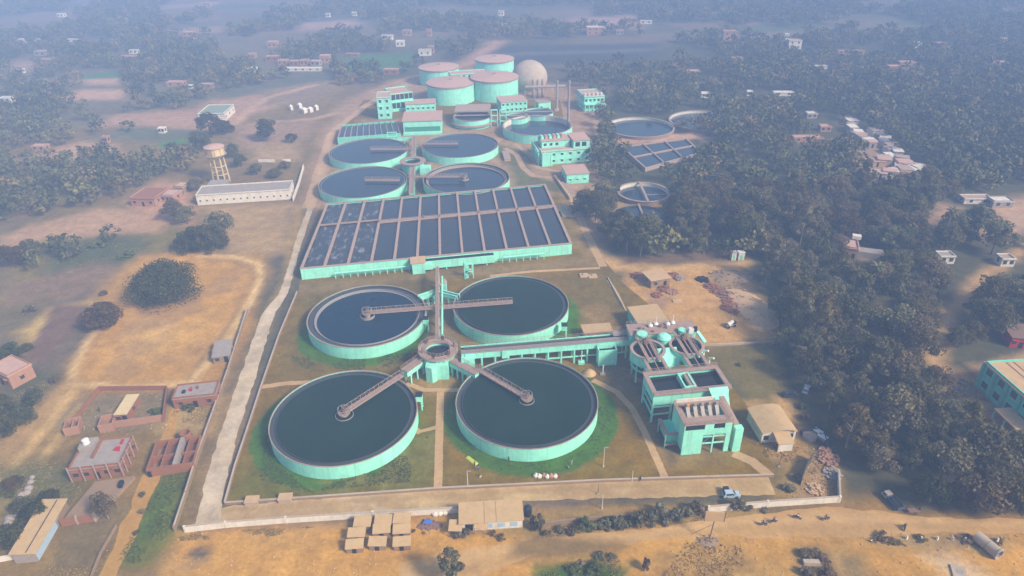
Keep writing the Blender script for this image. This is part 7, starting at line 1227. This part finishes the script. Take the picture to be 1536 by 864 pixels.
RD = [(1144,788,PI*.97,'green','motorbike furthest left on the dirt road, ridden by a dark-shirted rider','rider in dark clothes on the leftmost motorbike of the dirt road','cloth','denim'), (1160,784,.2,'red','motorbike second from the left on the dirt road','rider in a reddish shirt on the second motorbike from the left','brick','cloth'), (1195,778,-.35,'black','motorbike third from the left on the dirt road','rider in a white shirt on the third motorbike from the left','white','cloth'), (1238,780,PI*1.05,'rust','motorbike furthest right on the dirt road, near the wall corner','rider in a brownish shirt on the motorbike near the wall corner','rust','cloth')]
for (px, py, r, c, la, pl, s_, t_) in RD:
    x, y = G(px, py); motorbike(x, y, r, la, M[c]); person('ride', x-.1*math.cos(r), y-.1*math.sin(r), 0, r, pl, M[s_], M[t_], 'motorbike riders on the dirt road')
x, y = G(1356, 793); motorbike(x, y, 1.1, 'motorbike crossing the road below the parked truck', M['black']); person('ride', x-.05, y-.1, 0, 1.1, 'rider in dark clothes on the motorbike below the parked truck', M['cloth'], M['denim'], 'motorbike riders on the dirt road')
# truck
def wheels(t, xs_, yy, r, w=.24):
    for xx in xs_:
        for s in (-1, 1):
            w_ = t.part('wheel', MB().lathe([(r*.55,-w/2),(r*.92,-w/2),(r,0),(r*.92,w/2),(r*.55,w/2)], 20, closed=True).xf(lambda a,b,c: (xx+a, s*yy+c, r+b)), M['black']); t.part('rim', MB().ring(0, r*.55, -.06, .06, 14).xf(lambda a,b,c: (xx+a, s*yy+c, r+b)), M['steel'], w_)
a, b = G(1350, 768), G(1324, 741); r = math.atan2(b[1]-a[1], b[0]-a[0]); t = T('truck', 'small dark blue truck with a pale cab roof parked at the wood edge', 'truck', (*a, 0), r); t.o.scale = (.82, .82, .82)
t.part('cargo_bed', MB().box(0, 4.2, -1.0, 1.0, .75, .9).box(0, 4.2, -1.0, -.92, .903, 1.7).box(0, 4.2, .92, 1.0, .903, 1.7).box(0, .08, -.918, .918, .903, 1.7).box(4.1, 4.2, -.918, .918, .903, 1.9), M['denim']); t.part('load', MB().hexa([(.2,-.8,.91),(4.0,-.8,.91),(4.0,.8,.91),(.2,.8,.91)], [(.5,-.6,1.6),(3.8,-.5,1.8),(3.7,.5,1.75),(.4,.6,1.5)]), M['dark'])
t.part('cab', MB().hexa([(4.3,-.95,.6),(6.3,-.95,.6),(6.3,.95,.6),(4.3,.95,.6)], [(4.35,-.9,2.2),(5.8,-.85,2.2),(5.8,.85,2.2),(4.35,.9,2.2)]), M['greyw']); t.part('windshield', MB().hexa([(6.13,-.8,1.32),(6.16,-.8,1.32),(6.16,.8,1.32),(6.13,.8,1.32)], [(5.88,-.75,2.05),(5.91,-.75,2.05),(5.91,.75,2.05),(5.88,.75,2.05)]), M['glass']); t.part('chassis', MB().box(.1, 6.2, -.4, .4, .45, .59), M['black']); t.part('bumper', MB().box(6.303, 6.45, -.95, .95, .5, .75), M['steel'])
for s in (-.7, .7): t.part('headlight', MB().tube((6.28, s, .95), (6.36, s, .95), .13, 12), M['whitep'])
for s in (-.93, .93): t.part('door_window', MB().box(4.8, 5.7, s-.02, s+.02, 1.4, 2.0), M['glass'])
wheels(t, (.9, 5.3), .85, .42)
def car(px, py, rot, label, col, L_=3.9, W_=1.62):
    x, y = G(px, py); t = T('parked_car', label, 'car', (x, y, 0), rot); w = W_/2
    t.part('body', MB().hexa([(-L_/2,-w,.28),(L_/2,-w,.28),(L_/2,w,.28),(-L_/2,w,.28)], [(-L_/2+.05,-w+.02,.85),(L_/2-.1,-w+.04,.78),(L_/2-.1,w-.04,.78),(-L_/2+.05,w-.02,.85)]).hexa([(-L_*.46,-w+.06,.853),(L_*.24,-w+.06,.853),(L_*.24,w-.06,.853),(-L_*.46,w-.06,.853)], [(-L_*.38,-w+.2,1.46),(L_*.06,-w+.2,1.46),(L_*.06,w-.2,1.46),(-L_*.38,w-.2,1.46)]), col)
    t.part('windshield', MB().hexa([(L_*.235,-w+.14,.9),(L_*.25,-w+.14,.9),(L_*.25,w-.14,.9),(L_*.235,w-.14,.9)], [(L_*.09,-w+.26,1.4),(L_*.105,-w+.26,1.4),(L_*.105,w-.26,1.4),(L_*.09,w-.26,1.4)]), M['glass']); t.part('rear_window', MB().hexa([(-L_*.468,-w+.16,.95),(-L_*.455,-w+.16,.95),(-L_*.455,w-.16,.95),(-L_*.468,w-.16,.95)], [(-L_*.40,-w+.26,1.4),(-L_*.388,-w+.26,1.4),(-L_*.388,w-.26,1.4),(-L_*.40,w-.26,1.4)]), M['glass'])
    for s in (-1, 1):
        t.part('side_window', MB().hexa([(-L_*.36,s*(w-.075),.92),(L_*.17,s*(w-.075),.92),(L_*.17,s*(w-.055),.92),(-L_*.36,s*(w-.055),.92)], [(-L_*.33,s*(w-.19),1.38),(L_*.06,s*(w-.19),1.38),(L_*.06,s*(w-.165),1.38),(-L_*.33,s*(w-.165),1.38)]), M['glass']); t.part('headlight', MB().box(L_/2-.06, L_/2+.01, s*w*.7-.16, s*w*.7+.16, .58, .72), M['whitep']); t.part('tail_light', MB().box(-L_/2-.01, -L_/2+.06, s*w*.78-.12, s*w*.78+.12, .6, .76), M['red'])
    t.part('bumper', MB().box(L_/2-.03, L_/2+.06, -w*.92, w*.92, .3, .46), M['black']); wheels(t, (-L_*.31, L_*.31), w-.08, .3, .18)
car(1096, 744, .06, 'small white car parked on the bottom track inside the boundary wall', M['bluel']); car(1184, 594, .1, 'dark car half under the trees behind the bulging-roof house', M['pipe']); car(1209, 586, 1.0, 'white car parked among the trees behind the bulging-roof house', M['whitep'])
x, y = G(1088, 738); t = T('waste_bin', 'dark waste bin beside the small white car on the bottom track', 'bin', (x, y, 0)); t.part('body', MB().box(-.6, .6, -.5, .5, .05, 1.2), M['denim']); t.part('lid', MB().box(-.65, .65, -.55, .55, 1.203, 1.3), M['black'])
x, y = G(1369, 769); t = T('hand_cart', 'dark hand cart beside the parked truck', 'cart', (x, y, 0), .1); t.part('tray', MB().box(-1.2, 1.2, -.6, .6, .7, .82), M['rust']); t.part('handle', MB().bar((-1.2,-.4,.76),(-2.1,-.4,.9),.05,.05).bar((-1.2,.4,.76),(-2.1,.4,.9),.05,.05), M['rust'])
for s in (-.68, .68): t.part('wheel', MB().ring(.33, .4, -.04, .04, 20).xf(lambda a,b,c: (a, s+c, .4+b)), M['black'])
x, y = G(1378, 768); person('walk', x, y, 0, 3.0, 'person in dark clothes standing behind the hand cart', M['cloth'], M['cloth'])
x, y = G(1306, 812); person('sit', x, y, 0, -1.2, 'person in a white shirt sitting at the left end of the verge stones', M['white'], M['rust'])
# gardeners and sacks by the big tank
x, y = G(708, 690); one('garden_sheet', MB().hexa([(x-1.7,y+.6,.02),(x-.9,y+1.5,.02),(x+1.6,y-1.3,.02),(x+.8,y-2.0,.02)], [(x-1.5,y+.6,.3),(x-.9,y+1.3,.22),(x+1.4,y-1.2,.35),(x+.8,y-1.8,.24)]), M['yellow'], 'yellow-green sheet spread on the grass ring of the nearest right tank', 'sheet')
PP = [(712,700,'walk',.5,'person in an orange shirt beside the yellow-green sheet','orange','cloth'), (718,706,'stand',2.0,'person in a blue shirt stooping place below the yellow-green sheet','blue','denim'), (720,716,'sit',1.0,'person in white sitting on the lawn below the yellow-green sheet','white','white'), (714,676,'stand',2.5,'person in dark clothes at the tank wall above the yellow-green sheet','cloth','denim'), (763,693,'stand',1.6,'person in dark clothes standing at the wall of the tank ringed by grass','cloth','cloth'), (838,716,'sit',3.0,'person in a red shirt sitting at the right end of the sack row','red','cloth'), (853,702,'sit',3.5,'person in white squatting above the sack row, left','white','cloth'), (857,697,'stand',4.0,'person in white standing above the sack row, right','white','white'), (960,722,'walk',0,'person in dark clothes walking along the kerb wall','cloth','denim'), (150,618,'stand',0,'person in dark clothes inside the rough village plot','cloth','denim'), (1160,520,'stand',1,'person in pale clothes at the edge of the dark lawn','white','cloth'), (600,802,'stand',1,'person in dark clothes beside the right column of huts','cloth','cloth')]
for (px, py, po, r, la, s_, t_) in PP: x, y = G(px, py); person(po, x, y, .012, r, la.replace('stooping place ', ''), M[s_], M[t_])
for i in range(6):
    x, y = G(804+i*5.6+random.uniform(-1,1), 715+random.uniform(-1.2,1)); s = random.uniform(.8, 1.15); t = one('grass_sack', MB().lathe([(.18*s,0),(.62*s,.12),(.6*s,.45*s),(.24*s,.75*s),(.14*s,.95*s),(0,.97*s)], 10, x, y), M['white'] if i not in (2, 4) else M['pinkw'], '%s sack %s in the row on the grass below the grass-ringed tank' % ('pinkish' if i in (2, 4) else 'white', ['furthest left', 'second from the left', 'third from the left', 'fourth from the left', 'fifth from the left', 'furthest right'][i]), 'sack', 'sacks on the grass below the grass-ringed tank'); t.location.z = .014
